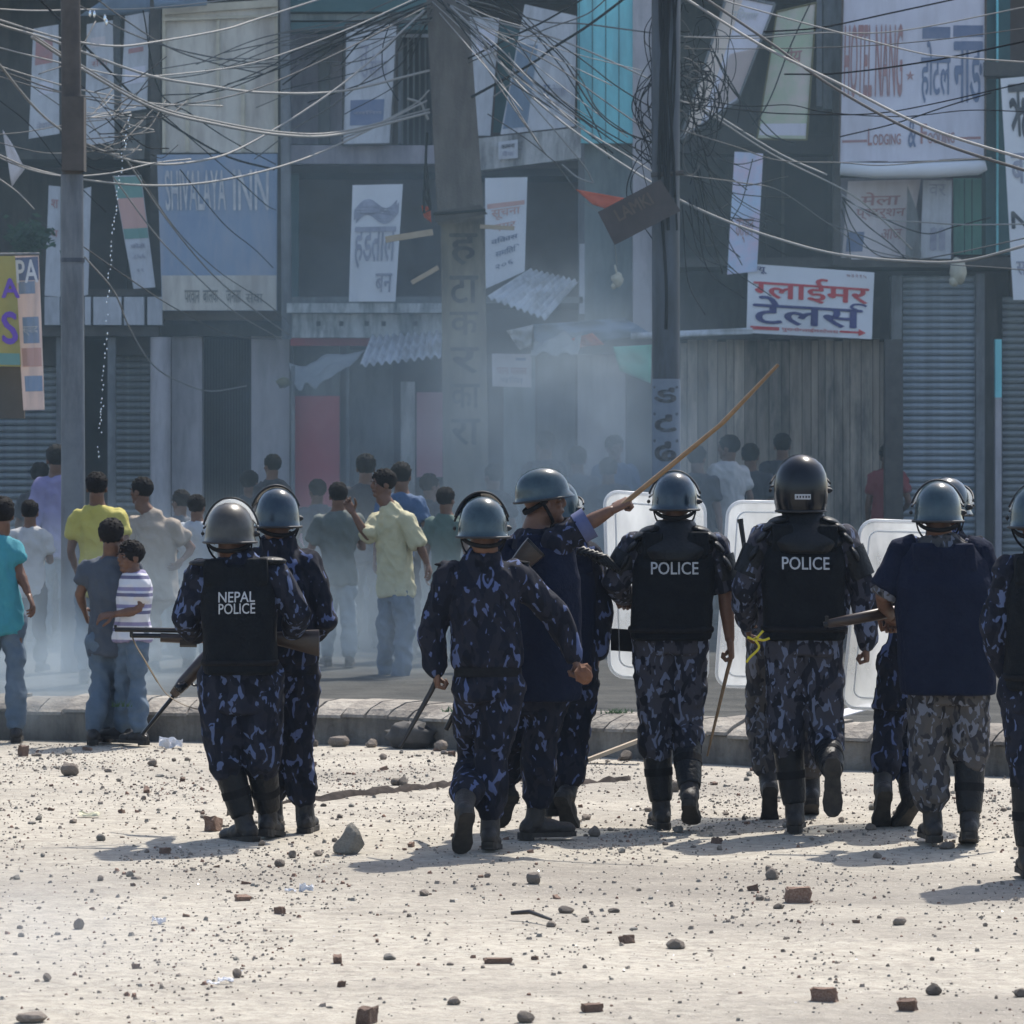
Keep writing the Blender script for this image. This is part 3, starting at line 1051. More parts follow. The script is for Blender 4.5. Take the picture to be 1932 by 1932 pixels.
    r3, g3 = person('person in dark camouflage jacket without vest, a short dark stick hanging in the hand', OFF, D, dict(
        head=(911, 1004), neck=(916, 1034), shL=(829, 1070, 0), shR=(991, 1066, .06), hipL=(893, 1296), hipR=(951, 1296),
        elL=(814, 1190, 0), haL=(825, 1290, 0), elR=(1050, 1160, 1), haR=(1092, 1262, 0),
        knL=(893, 1434, 1), anL=(874, 1528, '-.28'), knR=(926, 1440, 0), anR=(925, 1563, 0)),
        yaw=-8, jacket='camo_blue', trousers='camo_blue', helm=dict(style='rim', hm='helmet_teal', rx=.117, ry=.14, visor=(40, 80, 70), vm='visor_dark', up=.04),
        feet={'L': (-10, -48), 'R': (4, -8)}, hands=((64, (0, 0, 0), (.9, .2, 0)), (58, (0, 0, 0), (-.9, .2, 0))), seed=3, hem=-.09, girth=1.04)
    for s, sx in (('L', 1), ('R', -1)):
        MB().ell(g3['out' + s].lerp((g3['outL'] + g3['outR']) / 2, .22) + V((0, 0, .012)), .07, .03, .012).build('shoulder_strap', M['strap'], r3, smooth=True)
    tag(bar('dark_stick', [P(829, 1272, D + .03), P(813, 1305, D + .02), P(754, 1411, D)], [.013, .013, .009], 'stick_dark'), 'short dark stick hanging from the hand of the walking officer without vest', 'stick')
    st = MB().ell(P(1101, 1272, D + .05), .046, .035, .05, None, 10, 7, bump=.25, seed=4)
    tag(st.build('brick_lump', M['brick_orange'], None), 'small orange brick lump held in the hand of the officer without vest', 'brick')

    # 4 -- pointing with the long cane
    D = ground_D(1580)
    r4, g4 = person('person in navy camouflage and teal helmet pointing up the street with a long cane', OFF, D, dict(
        head=(1026, 949), neck=(1014, 984), shL=(963, 1022, .17), shR=(1056, 1006, -.16), hipL=(986, 1314, .05), hipR=(1034, 1314, -.05),
        elL=(952, 1140, 0), haL=(975, 1250, 0), elR=(1108, 988, 0), haR=(1180, 948, 0),
        knL=(966, 1392, 0), anL=(952, 1490, '.35'), knR=(1016, 1420, 0), anR=(1011, 1544, 0)),
        yaw=80, pitch=8, collar=False, jacket='camo_blue', trousers='camo_blue', sleeves=('long', 'elbow'), vest=('vest_navy', -.03, .93, 1.12, .165), helm=dict(style='rim', hm='helmet_teal', rx=.112, ry=.136, up=.070, hz=.8),
        feet={'L': (-20, -40), 'R': (72, 0)}, hands=('relax', (70, (0, 0, 0), (0, .5, -1), (.3, 0, 1))), face=True, seed=4, hem=.06, girth=1.05, cuffs=(None, 'cuff_lining'))
    tag(bar('bamboo_cane', [P(1163, 962, D - .13), P(1184, 945, D - .13), P(1310, 842, D - .10), P(1360, 801, D - .1), P(1364, 797, D - .1), P(1468, 688, D - .05)], [.0135, .0135, .012, .0105, .012, .008], 'cane'),
        'long bamboo cane raised and pointed by the officer in the middle of the street', 'stick')
    gn = empty('slung_shotgun', P(930, 1200, D - .2), 'wooden gun slung across the back of the pointing officer, butt up', 'gun')
    A = lambda x, y, d=0: P(x, y, D - .27 + d)
    dv = (A(1013, 1033) - A(985, 1060)).normalized()
    sd = dv.cross(V((0, 1, 0)))
    q = MB(); q.loft([ring(A(962, 1083), sd, V((0, 1, 0)), .036, .02, 12, 3), ring(A(1000, 1043), sd, V((0, 1, 0)), .058, .024, 12, 3), ring(A(1008, 1035), sd, V((0, 1, 0)), .060, .024, 12, 3)])
    q.build('stock', M['gun_wood'], gn, smooth=True, auto=40)
    MB().loft([ring(A(1008.5, 1034.5), sd, V((0, 1, 0)), .061, .026, 12, 3), ring(A(1012, 1031), sd, V((0, 1, 0)), .061, .026, 12, 3)]).build('butt_plate', M['gun_metal'], gn)
    bar('barrel', [A(962, 1083, .1), A(905, 1230, .35), A(853, 1356, .45)], [.02, .016, .0135], 'gun_metal', gn)
    bar('magazine_tube', [A(905, 1248, .36), A(842, 1376, .47)], [.014, .0135], 'gun_metal', gn)

    # 5 -- behind the pointing one
    D5 = D + .75
    r5, g5 = person('person in dark camouflage mostly hidden behind the pointing officer, ribbed strap on the shoulder', OFF, D5, dict(
        head=(1054, 968), neck=(1062, 1000), shL=(1016, 1030, 0), shR=(1131, 1040), hipL=(1042, 1296), hipR=(1092, 1296),
        elL=(1006, 1150, 0), haL=(1010, 1250, 0), elR=(1132, 1156, 0), haR=(1124, 1262, 0),
        knL=(1040, 1400, 0), anL=(1040, 1500, 0), knR=(1081, 1408, 0), anR=(1072, 1500, '-.1')),
        yaw=30, jacket='camo_blue', trousers='camo_blue', helm=dict(style='rim', hm='helmet_teal', rx=.105, ry=.12, visor=(-10, 24, 66), up=.04),
        feet={'R': (20, -50), 'L': (0, 0)}, seed=5, hem=.05, girth=1.0, vest=('vest_navy', .0, .9, .9, .15))
    rb = MB()
    for i in range(6):
        x = 1100 + i * 8.5
        rb.tube([P(x - 14, 1042 + i * 2, D5 - .20), P(x, 1034 + i * 3, D5 - .16), P(x + 26, 1060 + i * 3.5, D5 - .19)], .013, 6)
    rb.build('shoulder_strap', M['pad'], r5, smooth=True)

    # 6 -- POLICE vest with padded shoulders, thin cane, shield in front
    D = ground_D(1558)
    r6, g6 = person('person in POLICE vest with padded shoulders and rimmed teal helmet, thin cane lowered', OFF, D, dict(
        head=(1273, 953), neck=(1273, 982), shL=(1180, 1018), shR=(1366, 1018), hipL=(1236, 1210), hipR=(1294, 1210),
        elL=(1160, 1100, 0), haL=(1186, 1132, 1), elR=(1368, 1118, 0), haR=(1380, 1236, 0),
        knL=(1236, 1372, 0), anL=(1248, 1525, 0), knR=(1293, 1368, 0), anR=(1302, 1496, '-.22')),
        yaw=2, jacket='camo_grey', trousers='camo_grey', sleeves=('long', 'elbow'), vest=('vest', .02, 1.0, .83, .17), pads=True, guard=('L', 'R'), guard_t=.26,
        helm=dict(style='rim', hm='helmet_blue', rx=.115, ry=.14, visor=(20, 60, 72), up=.04),
        feet={'L': (-8, 0), 'R': (6, -26)}, hands=('grip', (64, (0, 0, 0), (-.9, .2, 0))), seed=6, hem=.06, girth=1.1, trouser_r=1.02, skin='skin',
        text=[(.73, 'POLICE', .088, 'white_print', .238)])
    tag(bar('thin_cane', [P(1381, 1236, D + .03), P(1372, 1268, D + .02), P(1334, 1427, D)], [.010, .010, .006], 'cane'), 'thin brown cane pointing down from the hand of the padded POLICE officer', 'stick')

    # 7 -- tall POLICE officer with the round black helmet
    D = ground_D(1569)
    r7, g7 = person('person in grey camouflage and POLICE vest, tallest, glossy round black helmet with a white label', OFF, D, dict(
        head=(1511, 930), neck=(1511, 972), shL=(1424, 1000), shR=(1608, 1002), hipL=(1487, 1210), hipR=(1546, 1210),
        elL=(1404, 1112, 0), haL=(1412, 1196, 1), elR=(1630, 1118, 0), haR=(1635, 1242, 0),
        knL=(1484, 1378, 0), anL=(1500, 1530, 0), knR=(1558, 1398, 1), anR=(1571, 1456, '-.36')),
        yaw=0, jacket='camo_grey', trousers='camo_grey', vest=('vest', .02, 1.0, .84, .175), pads=True, guard=('L', 'R'), guard_t=.2,
        helm=dict(style='bowl', hm='helmet_black', rx=.134, ry=.152, visor=(8, 40, 72), up=.035, badge=(.078, .026, -.052)),
        feet={'L': (6, 0), 'R': (4, -82)}, hands=('relax', (68, (0, 0, 0), (-.9, .2, 0))), seed=7, hem=.06, girth=1.12, trouser_r=1.04,
        text=[(.715, 'POLICE', .088, 'white_print', .235)])
    yc = MB()
    for a in ([(1410, 1202), (1424, 1206), (1440, 1190)], [(1424, 1206), (1432, 1222), (1415, 1240), (1408, 1250)], [(1424, 1204), (1440, 1208), (1452, 1204)]):
        yc.tube(catmull([P(x, y, D - .16) for x, y in a], 4), .0062, 6)
    tag(yc.build('yellow_cord', M['yellow_cord'], None, smooth=True), 'yellow cord tied at the hip of the tall black-helmeted officer', 'cord')

    # 8 -- between the POLICE pair, behind
    D8 = D + .95
    r8, g8 = person('person in grey-brown camouflage almost hidden behind the tall officer, clear shield on the arm', OFF, D8, dict(
        head=(1508, 952), neck=(1508, 985), shL=(1440, 1020), shR=(1580, 1020), hipL=(1446, 1216), hipR=(1520, 1216),
        elL=(1420, 1120, 0), haL=(1412, 1216, 1), elR=(1590, 1120, 0), haR=(1585, 1210, 0),
        knL=(1434, 1352, 0), anL=(1452, 1492, '-.15'), knR=(1530, 1360, 0), anR=(1530, 1490, 0)),
        yaw=0, jacket='camo_grey', trousers='camo_tan', helm=dict(style='rim', hm='helmet_blue', rx=.1, ry=.12, up=.04),
        feet={'L': (2, -62), 'R': (0, -20)}, seed=8, hem=.06, girth=1.0, hands=('grip', 'relax'))
    bt = empty('baton', P(1402, 1040, D8 - .05), 'short black baton standing up beside the clear shield left of the tall officer', 'stick')
    bar('shaft', [P(1397, 982, D8 - .02), P(1404, 1030, D8 - .02), P(1408, 1085, D8 - .02)], [.0135, .012, .013], 'rubber', bt)
    MB().tube([P(1396, 979, D8 - .02), P(1397.3, 986, D8 - .02)], [.017, .016], 10).build('cap', M['rubber'], bt, smooth=True, auto=40)

    # 9 -- behind the navy vest
    D9 = ground_D(1595) + 1.15
    r9, g9 = person('person in black-blue uniform mostly hidden behind the navy-vested officer, visor turned right', OFF, D9, dict(
        head=(1787, 963), neck=(1780, 985), shL=(1700, 1020), shR=(1862, 1024), hipL=(1690, 1250), hipR=(1760, 1250),
        elL=(1672, 1120, 0), haL=(1690, 1200, 1), elR=(1880, 1120, 0), haR=(1860, 1200, 1),
        knL=(1680, 1360, 0), anL=(1664, 1490, '-.15'), knR=(1716, 1376, 1), anR=(1712, 1500, '-.15')),
        yaw=34, jacket='camo_blue', trousers='camo_blue', helm=dict(style='rim', hm='helmet_blue', rx=.112, ry=.13, visor=(-6, 40, 72), up=.04),
        feet={'L': (-4, -50), 'R': (-30, -40)}, seed=9, hem=.24, girth=1.0, hands=('grip', 'relax'))

    # 10 -- navy vest
    D = ground_D(1592)
    r10, g10 = person('person in plain long navy vest over pale grey camouflage trousers, long gun across the front', OFF, D, dict(
        head=(1770, 975), neck=(1773, 1010), shL=(1693, 1030), shR=(1858, 1030), hipL=(1755, 1298), hipR=(1822, 1298),
        elL=(1664, 1128, 0), haL=(1684, 1176, 1), elR=(1884, 1142, 0), haR=(1902, 1240, 0),
        knL=(1750, 1418, 0), anL=(1760, 1548, 0), knR=(1830, 1412, 0), anR=(1829, 1547, '-.05')),
        yaw=4, jacket='camo_tan', trousers='camo_tan', sleeve='elbow', vest=('vest_navy', -.04, .99, 1.10, .19), guard=('R',),
        helm=dict(style='rim', hm='helmet_teal', rx=.114, ry=.14, up=.042, visor=(30, 62, 70)),
        feet={'L': (-6, 0), 'R': (4, -12)}, hands=('grip', 'grip'), seed=10, hem=.08, girth=1.12, trouser_r=1.06)
    for sg, s in ((-1, 'L'), (1, 'R')):
        o = g10['out' + s]
        el = g10['el' + s]; sh = g10['sh' + s]
        q = MB().tube([sh + V((-sg * .04, 0, .03)), sh + V((sg * .01, 0, .02)), sh.lerp(el, .45), sh.lerp(el, .85)], [.075, .085, .088, .092], 14)
        co, no, fs = fuse(q, .012, 3); co = wrinkle(co, no, .008, 9, 11 + sg); c = MB(); c.add(co, fs)
        c.build('sleeve', M['vest_navy'], r10, smooth=True)
        MB().tube([o + V((-sg * .10, -.02, .012)), o + V((-sg * .02, -.01, -.008))], [.028, .026], 8, flat=.35).build('shoulder_strap', M['strap_blue'], r10, smooth=True)
        kn, an = g10['kn' + s], g10['an' + s]
    lg = empty('long_gun', P(1600, 1170, D + .2), 'long dark gun pointing left between the tall officer and the navy-vested one', 'gun')
    A = lambda x, y, d=0: P(x, y, D + .10 + d)
    MB().tube([A(1562, 1177), A(1600, 1170), A(1656, 1159), A(1690, 1153, .1), A(1760, 1140, .2)], [.021, .026, .029, .028, .03], 10, flat=.75).build('forend', M['gun_wood'], lg, smooth=True)
    bar('muzzle', [A(1554, 1179), A(1570, 1176)], [.015, .015], 'gun_metal', lg)
    MB().box(A(1560, 1172), (.016, .016, .05)).build('front_sight', M['gun_metal'], lg)
    bar('wooden_baton', [P(1891, 1268, D - .02), P(1903, 1310, D - .02), P(1919, 1404, D)], [.014, .014, .012], 'cane')
    tag(bpy.data.objects['wooden_baton'], 'brown wooden baton hanging beside the navy-vested officer at the right border', 'stick')

    # 11 -- cut by the right border
    D = ground_D(1655)
    r11, g11 = person('person in dark blue uniform cut off by the right border, teal helmet', OFF, D, dict(
        head=(1954, 985), neck=(1962, 1020), shL=(1885, 1062), shR=(2056, 1050), hipL=(1926, 1300), hipR=(2006, 1300),
        elL=(1876, 1180, 0), haL=(1895, 1290, 1), elR=(2070, 1170, 0), haR=(2060, 1280, 0),
        knL=(1940, 1450, 0), anL=(1941, 1612, 0), knR=(2000, 1450, 0), anR=(2010, 1600, 0)),
        yaw=14, jacket='camo_blue2', trousers='camo_blue2', helm=dict(style='rim', hm='helmet_teal', rx=.113, ry=.135, up=.04, visor=(30, 70, 70)), vest=('vest', .0, .97, .85, .17), guard=('L', 'R'),
        feet={'L': (0, 0), 'R': (0, 0)}, seed=11, hem=.1, girth=1.05)

    # ---------------- clear shields
    def shield(label, TL, TR, BR, BL, D, band=None, bul=.07):
        root = empty('riot_shield', P((BL[0] + BR[0]) / 2, (BL[1] + BR[1]) / 2, D), label, 'shield', 'clear riot shields')
        S = psheet(TL, TR, BR, BL, D, bulge=0)
        w = (S.c[1] - S.c[0]).length; h = (S.c[3] - S.c[0]).length
        rad = .075

        def outline(inset):
            pts = []
            rr = max(.015, rad - inset * .5)
            for (cx, cy, a0) in ((w - inset - rr, inset + rr, -90), (w - inset - rr, h - inset - rr, 0), (inset + rr, h - inset - rr, 90), (inset + rr, inset + rr, 180)):
                for k in range(7):
                    a = R(a0 + 15 * k)
                    pts.append(((cx + rr * math.cos(a)) / w, (cy + rr * math.sin(a)) / h))
            return pts

        def at(u, v, off=0):
            return S.pt(u, v, off) + V((0, bul * (1 - (2 * u - 1) ** 2), 0))

        o = outline(0)
        n = len(o)
        vs, fs = [], []
        for side in (0, .004):
            for kk in range(9):
                t = 1 - kk / 9
                vs += [at(.5 + (u - .5) * t, .5 + (v - .5) * t, -side) for u, v in o]
            vs.append(at(.5, .5, -side))
        half = n * 9 + 1
        for sd in (0, 1):
            b = sd * half
            for kk in range(8):
                for i in range(n):
                    j = (i + 1) % n
                    fs.append((b + kk * n + i, b + kk * n + j, b + (kk + 1) * n + j, b + (kk + 1) * n + i))
            for i in range(n):
                fs.append((b + 8 * n + i, b + 8 * n + (i + 1) % n, b + 9 * n))
        MB().add(vs, fs).build('panel', M['shield'], root, smooth=True)
        MB().tube([at(u, v) for u, v in o + o[:1]], .0085, 8).build('rim', M['shield_rim'], root, smooth=True)
        i2 = outline(.055)
        MB().tube([at(u, v, .003) for u, v in i2 + i2[:1]], .0045, 6).build('pressed_edge', M['shield_rim'], root, smooth=True)
        if band:
            mb = MB()
            N = 10
            v0, v1 = band
            for off in (.006,):
                q = [at(.02 + .96 * i / N, v, off) for v in (v0, v1) for i in range(N + 1)]
                mb.add(q, [(i, i + 1, N + 2 + i, N + 1 + i) for i in range(N)])
            mb.build('dark_band', M['strap'], root)
        mb = MB()
        c = at(.5, .5, -.02)
        mb.tube([c + V((-.10, .0, .05)), c + V((-.09, -.05, .05)), c + V((.09, -.05, .05)), c + V((.10, .0, .05))], .012, 8)
        mb.build('handle', M['rubber'], root, smooth=True)
        return root

    shield('clear riot shield with a dark band, held left of the padded POLICE officer', (1140, 926), (1330, 940), (1336, 1290), (1150, 1276), ground_D(1558) + .42, band=(.74, .86), bul=.05)
    shield('clear riot shield with a pressed inner line, between the two POLICE vests', (1374, 946), (1548, 948), (1530, 1300), (1350, 1295), ground_D(1569) + 1.3)
    shield('clear riot shield slanting, between the tall officer and the navy vest', (1624, 981), (1786, 986), (1752, 1342), (1588, 1336), ground_D(1595) + 1.5)


M['brick'] = M.get('brick') or mat('brick_red', (.135, .07, .05), .92, col2=(.24, .17, .125), scale=9, bump=.5, bscale=60, rand=.35)
M['brick_orange'] = mat('brick_orange', (.14, .06, .032), .9, col2=(.18, .085, .045), scale=20)
M['cuff_lining'] = mat('cuff_lining', (.055, .07, .16), .9, col2=(.085, .10, .20), scale=10)
M['strap_blue'] = mat('strap_blue', (.05, .055, .10), .8)
officers()


# ------------------------------------------------------------------ the crowd beyond the kerb
M['yellow_shirt'] = mat('yellow_shirt', (0.400, 0.352, 0.080), .85, col2=(0.336, 0.296, 0.072), scale=8, bump=.6, bscale=13)
M['teal_shirt'] = mat('teal_shirt', (0.032, 0.208, 0.256), .85, col2=(0.040, 0.240, 0.288), scale=8, bump=.6, bscale=13)
M['white_shirt'] = mat('white_shirt', (0.416, 0.408, 0.400), .85, col2=(0.352, 0.344, 0.344), scale=8, bump=.6, bscale=13)
M['slate_shirt'] = mat('slate_shirt', (0.040, 0.052, 0.072), .85, col2=(0.052, 0.064, 0.084), scale=8, bump=.6, bscale=13)
M['beige_shirt'] = mat('beige_shirt', (0.288, 0.240, 0.192), .85, col2=(0.240, 0.200, 0.160), scale=8, bump=.6, bscale=13)
M['cream_shirt'] = mat('cream_shirt', (0.448, 0.416, 0.264), .85, col2=(0.368, 0.344, 0.224), scale=9, bump=.6, bscale=13)
M['olive_shirt'] = mat('olive_shirt', (0.080, 0.096, 0.088), .85, col2=(0.104, 0.120, 0.112), scale=8, bump=.6, bscale=13)
M['lilac_shirt'] = mat('lilac_shirt', (0.176, 0.160, 0.320), .85, col2=(0.216, 0.200, 0.360), scale=8, bump=.6, bscale=13)
M['blue_shirt'] = mat('blue_shirt', (0.032, 0.072, 0.152), .85, col2=(0.040, 0.088, 0.176), scale=8, bump=.6, bscale=13)
M['red_shirt'] = mat('red_shirt', (0.208, 0.036, 0.040), .85, bump=.6, bscale=13)
M['dark_shirt'] = mat('dark_shirt', (0.018, 0.020, 0.026), .85, col2=(0.024, 0.026, 0.032), scale=8, bump=.6, bscale=13)
M['pale_shirt'] = mat('pale_shirt', (0.336, 0.368, 0.400), .85, bump=.6, bscale=13)
M['jeans'] = mat('jeans', (0.062, 0.093, 0.130), .9, col2=(0.093, 0.130, 0.174), scale=9, bump=.2)
M['jeans_pale'] = mat('jeans_pale', (0.124, 0.161, 0.192), .9, col2=(0.167, 0.205, 0.236), scale=9, bump=.2)
M['dark_trousers'] = mat('dark_trousers', (0.028, 0.030, 0.034), .9)
M['green_shirt'] = mat('green_shirt', (0.056, 0.096, 0.080), .85, bump=.6, bscale=13)


def striped():
    m, t, n, l, b = nmat('striped_shirt')
    b.inputs['Roughness'].default_value = .85
    tc = n.new('ShaderNodeTexCoord')
    sp = n.new('ShaderNodeSeparateXYZ'); l.new(tc.outputs['Object'], sp.inputs[0])
    m1 = n.new('ShaderNodeMath'); m1.operation = 'MULTIPLY'; m1.inputs[1].default_value = 9.0; l.new(sp.outputs[2], m1.inputs[0])
    m2 = n.new('ShaderNodeMath'); m2.operation = 'FRACT'; l.new(m1.outputs[0], m2.inputs[0])
    cr = n.new('ShaderNodeValToRGB'); cr.color_ramp.interpolation = 'CONSTANT'
    e = cr.color_ramp.elements
    e[0].color = (.55, .55, .58, 1); e[1].position = .45; e[1].color = (.10, .10, .18, 1)
    x = e.new(.65); x.color = (.50, .50, .54, 1)
    x = e.new(.78); x.color = (.22, .20, .32, 1)
    l.new(m2.outputs[0], cr.inputs[0]); l.new(cr.outputs[0], b.inputs['Base Color'])
    return m


M['striped_shirt'] = striped()
CROWD = 'bystanders beyond the kerb'


def stand(label, hx, hy, D, base, yaw=0, k=None, shirt='dark_shirt', trousers='dark_trousers', w=.21, lean=0, sleeve='short', over=None, face=False, seed=0, vox=.017, turn=None, feet=None, fold=1.3, stride=.09, pitch=0, hem=.10, long_hair=0, girth=.95, headyaw=None, roll=0, **kw):
    """A standing figure placed by its head; body built down to the ground under it."""
    s = F / D
    c = P(hx, hy, D)
    if k is None: k = max(.5, (c.z - base) / 1.60)
    t = R(turn if turn is not None else yaw)
    lx, ly = math.cos(t), -math.sin(t)
    wz = w * k

    def q(dx, dz, dy=0):
        x = c.x + dx * lx + lean * (dz / -1.6) * 0
        return (CX + (c.x + dx * lx + (-dz) * lean * k) * s, YH - (c.z + dz * k - CAM_Z) * s, dx * ly + dy)
    J = dict(head=q(0, 0), neck=q(0, -.11), shL=q(-wz, -.18), shR=q(wz, -.18), hipL=q(-.085 * k, -.74), hipR=q(.085 * k, -.74))
    def e(v): return (v[0], v[1], str(v[2]))
    st = stride * k
    J.update(elL=e(q(-wz * 1.12, -.53, -.02)), elR=e(q(wz * 1.12, -.53, -.02)), haL=e(q(-wz * 1.08, -.80, .06)), haR=e(q(wz * 1.08, -.80, .06)),
             knL=e(q(-.10 * k, -1.10, st)), knR=e(q(.10 * k, -1.10, -st * .3)), anL=e(q(-.105 * k, -1.505, st)), anR=e(q(.105 * k, -1.505, -st)))
    rg = random.Random(seed * 13)
    for sd, sx in (('L', -1), ('R', 1)):
        t_ = rg.random()
        if t_ < .30:
            J['el' + sd] = e(q(sx * wz * 1.28, -.50, -.06)); J['ha' + sd] = e(q(sx * wz * .75, -.62, .16))
        elif t_ < .55:
            J['el' + sd] = e(q(sx * wz * 1.05, -.50, .06)); J['ha' + sd] = e(q(sx * wz * .7, -.42, .28))
        elif t_ < .7:
            J['ha' + sd] = e(q(sx * wz * 1.3, -.78, -.14))
    girth = girth * rg.uniform(.9, 1.1)
    if over: J.update(over)
    hy_ = headyaw if headyaw is not None else yaw
    return person(label, CROWD, D, J, yaw=hy_, pitch=pitch, roll=roll, jacket=shirt, trousers=trousers, sleeve=sleeve, k=k, hair=True, face=face, vox=vox, seed=seed, collar=True, hem=hem * k,
                  tall_boots=False, shoes='boot', feet=feet or {'L': (yaw - 8, 0), 'R': (yaw + 8, 0)}, girth=girth, base=base, fold=fold, long_hair=long_hair, **kw)


PAVE = .24
stand('person in a teal sleeveless top at the left border, arm hanging back', 3, 972, 28.9, 0, yaw=-12, shirt='teal_shirt', trousers='jeans', w=.19, seed=21,
      over=dict(elR=(37, 1078, '0'), haR=(62, 1142, '-.1'), shR=(34, 1024, 0)), sleeve='short')
stand('person in a white shirt and dark shorts seen from behind, near the left pole', 57, 968, 32.8, PAVE, yaw=6, shirt='white_shirt', trousers='dark_trousers', w=.20, seed=22)
stand('person with dark hair and dark top in the shadow behind the white shirt', 76, 898, 37.5, PAVE, yaw=10, shirt='dark_shirt', seed=23)
stand('person in a lilac shirt half hidden by the left concrete pole', 106, 868, 36.5, PAVE, yaw=-20, shirt='lilac_shirt', trousers='jeans', seed=24, sleeve='long', w=.19)
stand('person in a yellow T-shirt seen from behind beside the left pole', 183, 921, 31.3, PAVE, yaw=4, shirt='yellow_shirt', trousers='jeans_pale', w=.205, seed=25, hem=.14,
      over=dict(elL=(133, 1040, '.05'), haL=(146, 1086, '.2')))
stand('boy in a dark slate T-shirt and jeans on the road, seen from behind', 211, 1013, 28.75, 0, yaw=10, k=.90, shirt='slate_shirt', trousers='jeans', w=.2, seed=26, hem=.1,
      over=dict(elL=(150, 1122, '.05'), haL=(164, 1166, '.2'), knL=(190, 1285, '0'), anL=(176, 1377, '-.1'), knR=(220, 1285, '.1'), anR=(204, 1372, '.15')), lean=.0)
stand('boy in a white and navy striped shirt looking back over the shoulder, forearm out', 245, 1052, 28.65, 0, yaw=-60, headyaw=-128, k=.83, shirt='striped_shirt', trousers='jeans', w=.17, seed=27, face=True, vox=.013, turn=-35,
      over=dict(elR=(262, 1152, '-.1'), haR=(196, 1162, '-.12'), elL=(226, 1130, '.12'), haL=(200, 1150, '.15'), shR=(276, 1092, -.08), shL=(230, 1090, .08),
                hipL=(238, 1194, .03), hipR=(258, 1194, -.03), knL=(236, 1285, '.05'), anL=(232, 1372, '.1'), knR=(260, 1285, '-.05'), anR=(263, 1380, '-.12')), hem=.06)
stand('person in a beige shirt and beige trousers, face in profile, hand on hip', 266, 928, 33.0, PAVE, yaw=-62, turn=-22, shirt='beige_shirt', trousers='beige_shirt', w=.215, seed=28, face=True, vox=.014,
      over=dict(elR=(364, 1036, '0'), haR=(334, 1066, '-.12'), shR=(334, 984, -.05), shL=(247, 978, .05), hipL=(278, 1112, 0), hipR=(312, 1112, 0)), hem=.10, girth=1.05)
stand('person with short dark hair in a pale blue shirt just left of the olive helmet', 372, 958, 33.4, PAVE, yaw=20, shirt='pale_shirt', trousers='jeans', seed=29)
stand('person with bushy dark hair standing high in the doorway above the dark blue helmet', 513, 880, 36.8, PAVE + .25, yaw=-40, shirt='dark_shirt', seed=30)
stand('person in an olive-grey shirt and pale jeans walking away left of the cream shirt', 638, 936, 33.6, PAVE, yaw=-6, shirt='olive_shirt', trousers='jeans_pale', w=.225, seed=31,
      over=dict(elL=(583, 1048, '0'), haL=(592, 1112, '0')))
stand('person in a cream shirt and jeans turning left with one forearm raised', 722, 914, 32.6, PAVE, yaw=-75, turn=-52, headyaw=-112, shirt='cream_shirt', trousers='jeans', w=.2, seed=32, face=True, vox=.012, hem=.03,
      over=dict(shL=(708, 972, .10), shR=(772, 968, -.10), elL=(693, 1014, '-.05'), haL=(657, 952, '-.05'), elR=(793, 1032, '-.12'), haR=(812, 1078, '-.05'),
                hipL=(736, 1118, .03), hipR=(760, 1118, -.03), knL=(728, 1208, '.08'), anL=(726, 1298, '.12'), knR=(764, 1208, '-.05'), anR=(752, 1302, '-.1')), sleeve='elbow', hands=((35, (0, 0, 0), (.3, -.8, 0), (0, 0, 1)), 'relax'))
stand('person in a blue shirt standing behind the cream shirt', 758, 900, 34.6, PAVE, yaw=20, shirt='blue_shirt', trousers='dark_trousers', seed=33, w=.2)
stand('person in black with black hair between the olive and cream shirts', 690, 884, 36.4, PAVE, yaw=-10, shirt='dark_shirt', seed=34)
stand('person in a dull green shirt right of the cream shirt, in thin smoke', 842, 944, 34.2, PAVE, yaw=30, shirt='green_shirt', trousers='jeans', seed=35)
stand('person in the thick of the smoke behind the pointing officer, head just showing', 1028, 840, 41.0, PAVE + .1, yaw=-30, shirt='dark_shirt', seed=36)
stand('person with dark hair in the smoke left of the right pole, taller of two', 1160, 846, 41.4, PAVE + .1, yaw=160, shirt='blue_shirt', seed=37)
stand('person in the smoke in front of the taller one, left of the right pole', 1148, 888, 39.4, PAVE, yaw=10, shirt='dark_shirt', seed=38)
stand('person with black hair right beside the right pole', 1316, 866, 41.0, PAVE, yaw=30, shirt='dark_shirt', seed=39)
stand('person in a pale collared shirt looking left, in the shade of the plank wall', 1374, 846, 41.2, PAVE + .1, yaw=-70, shirt='white_shirt', trousers='dark_trousers', seed=40, w=.2, face=True, turn=-30)
stand('person with black hair right of the pale collared shirt', 1416, 862, 42.0, PAVE, yaw=10, shirt='dark_shirt', seed=41)
stand('person with short hair against the plank wall above the tall officer', 1476, 842, 43.0, PAVE + .1, yaw=0, shirt='dark_shirt', seed=42)
stand('person in a red shirt peeking round the dark post beside the roller shutter', 1674, 862, 45.75, PAVE, yaw=185, shirt='red_shirt', seed=43, w=.19, face=True, long_hair=.02)
stand('person in dark clothes in the smoke between the grille doorway and the red panel', 472, 912, 37.6, PAVE, yaw=25, shirt='dark_shirt', seed=44)
stand('person in dark clothes in front of the red panel, left of the olive shirt', 598, 928, 37.0, PAVE, yaw=-30, shirt='slate_shirt', seed=45, trousers='dark_trousers')
stand('person in dark clothes with raised chin behind the green shirt', 812, 918, 37.2, PAVE, yaw=60, shirt='dark_shirt', seed=46)
stand('person in a grey top bending between the beige shirt and the pale blue shirt', 340, 948, 35.0, PAVE, yaw=-50, shirt='slate_shirt', trousers='dark_trousers', seed=47)
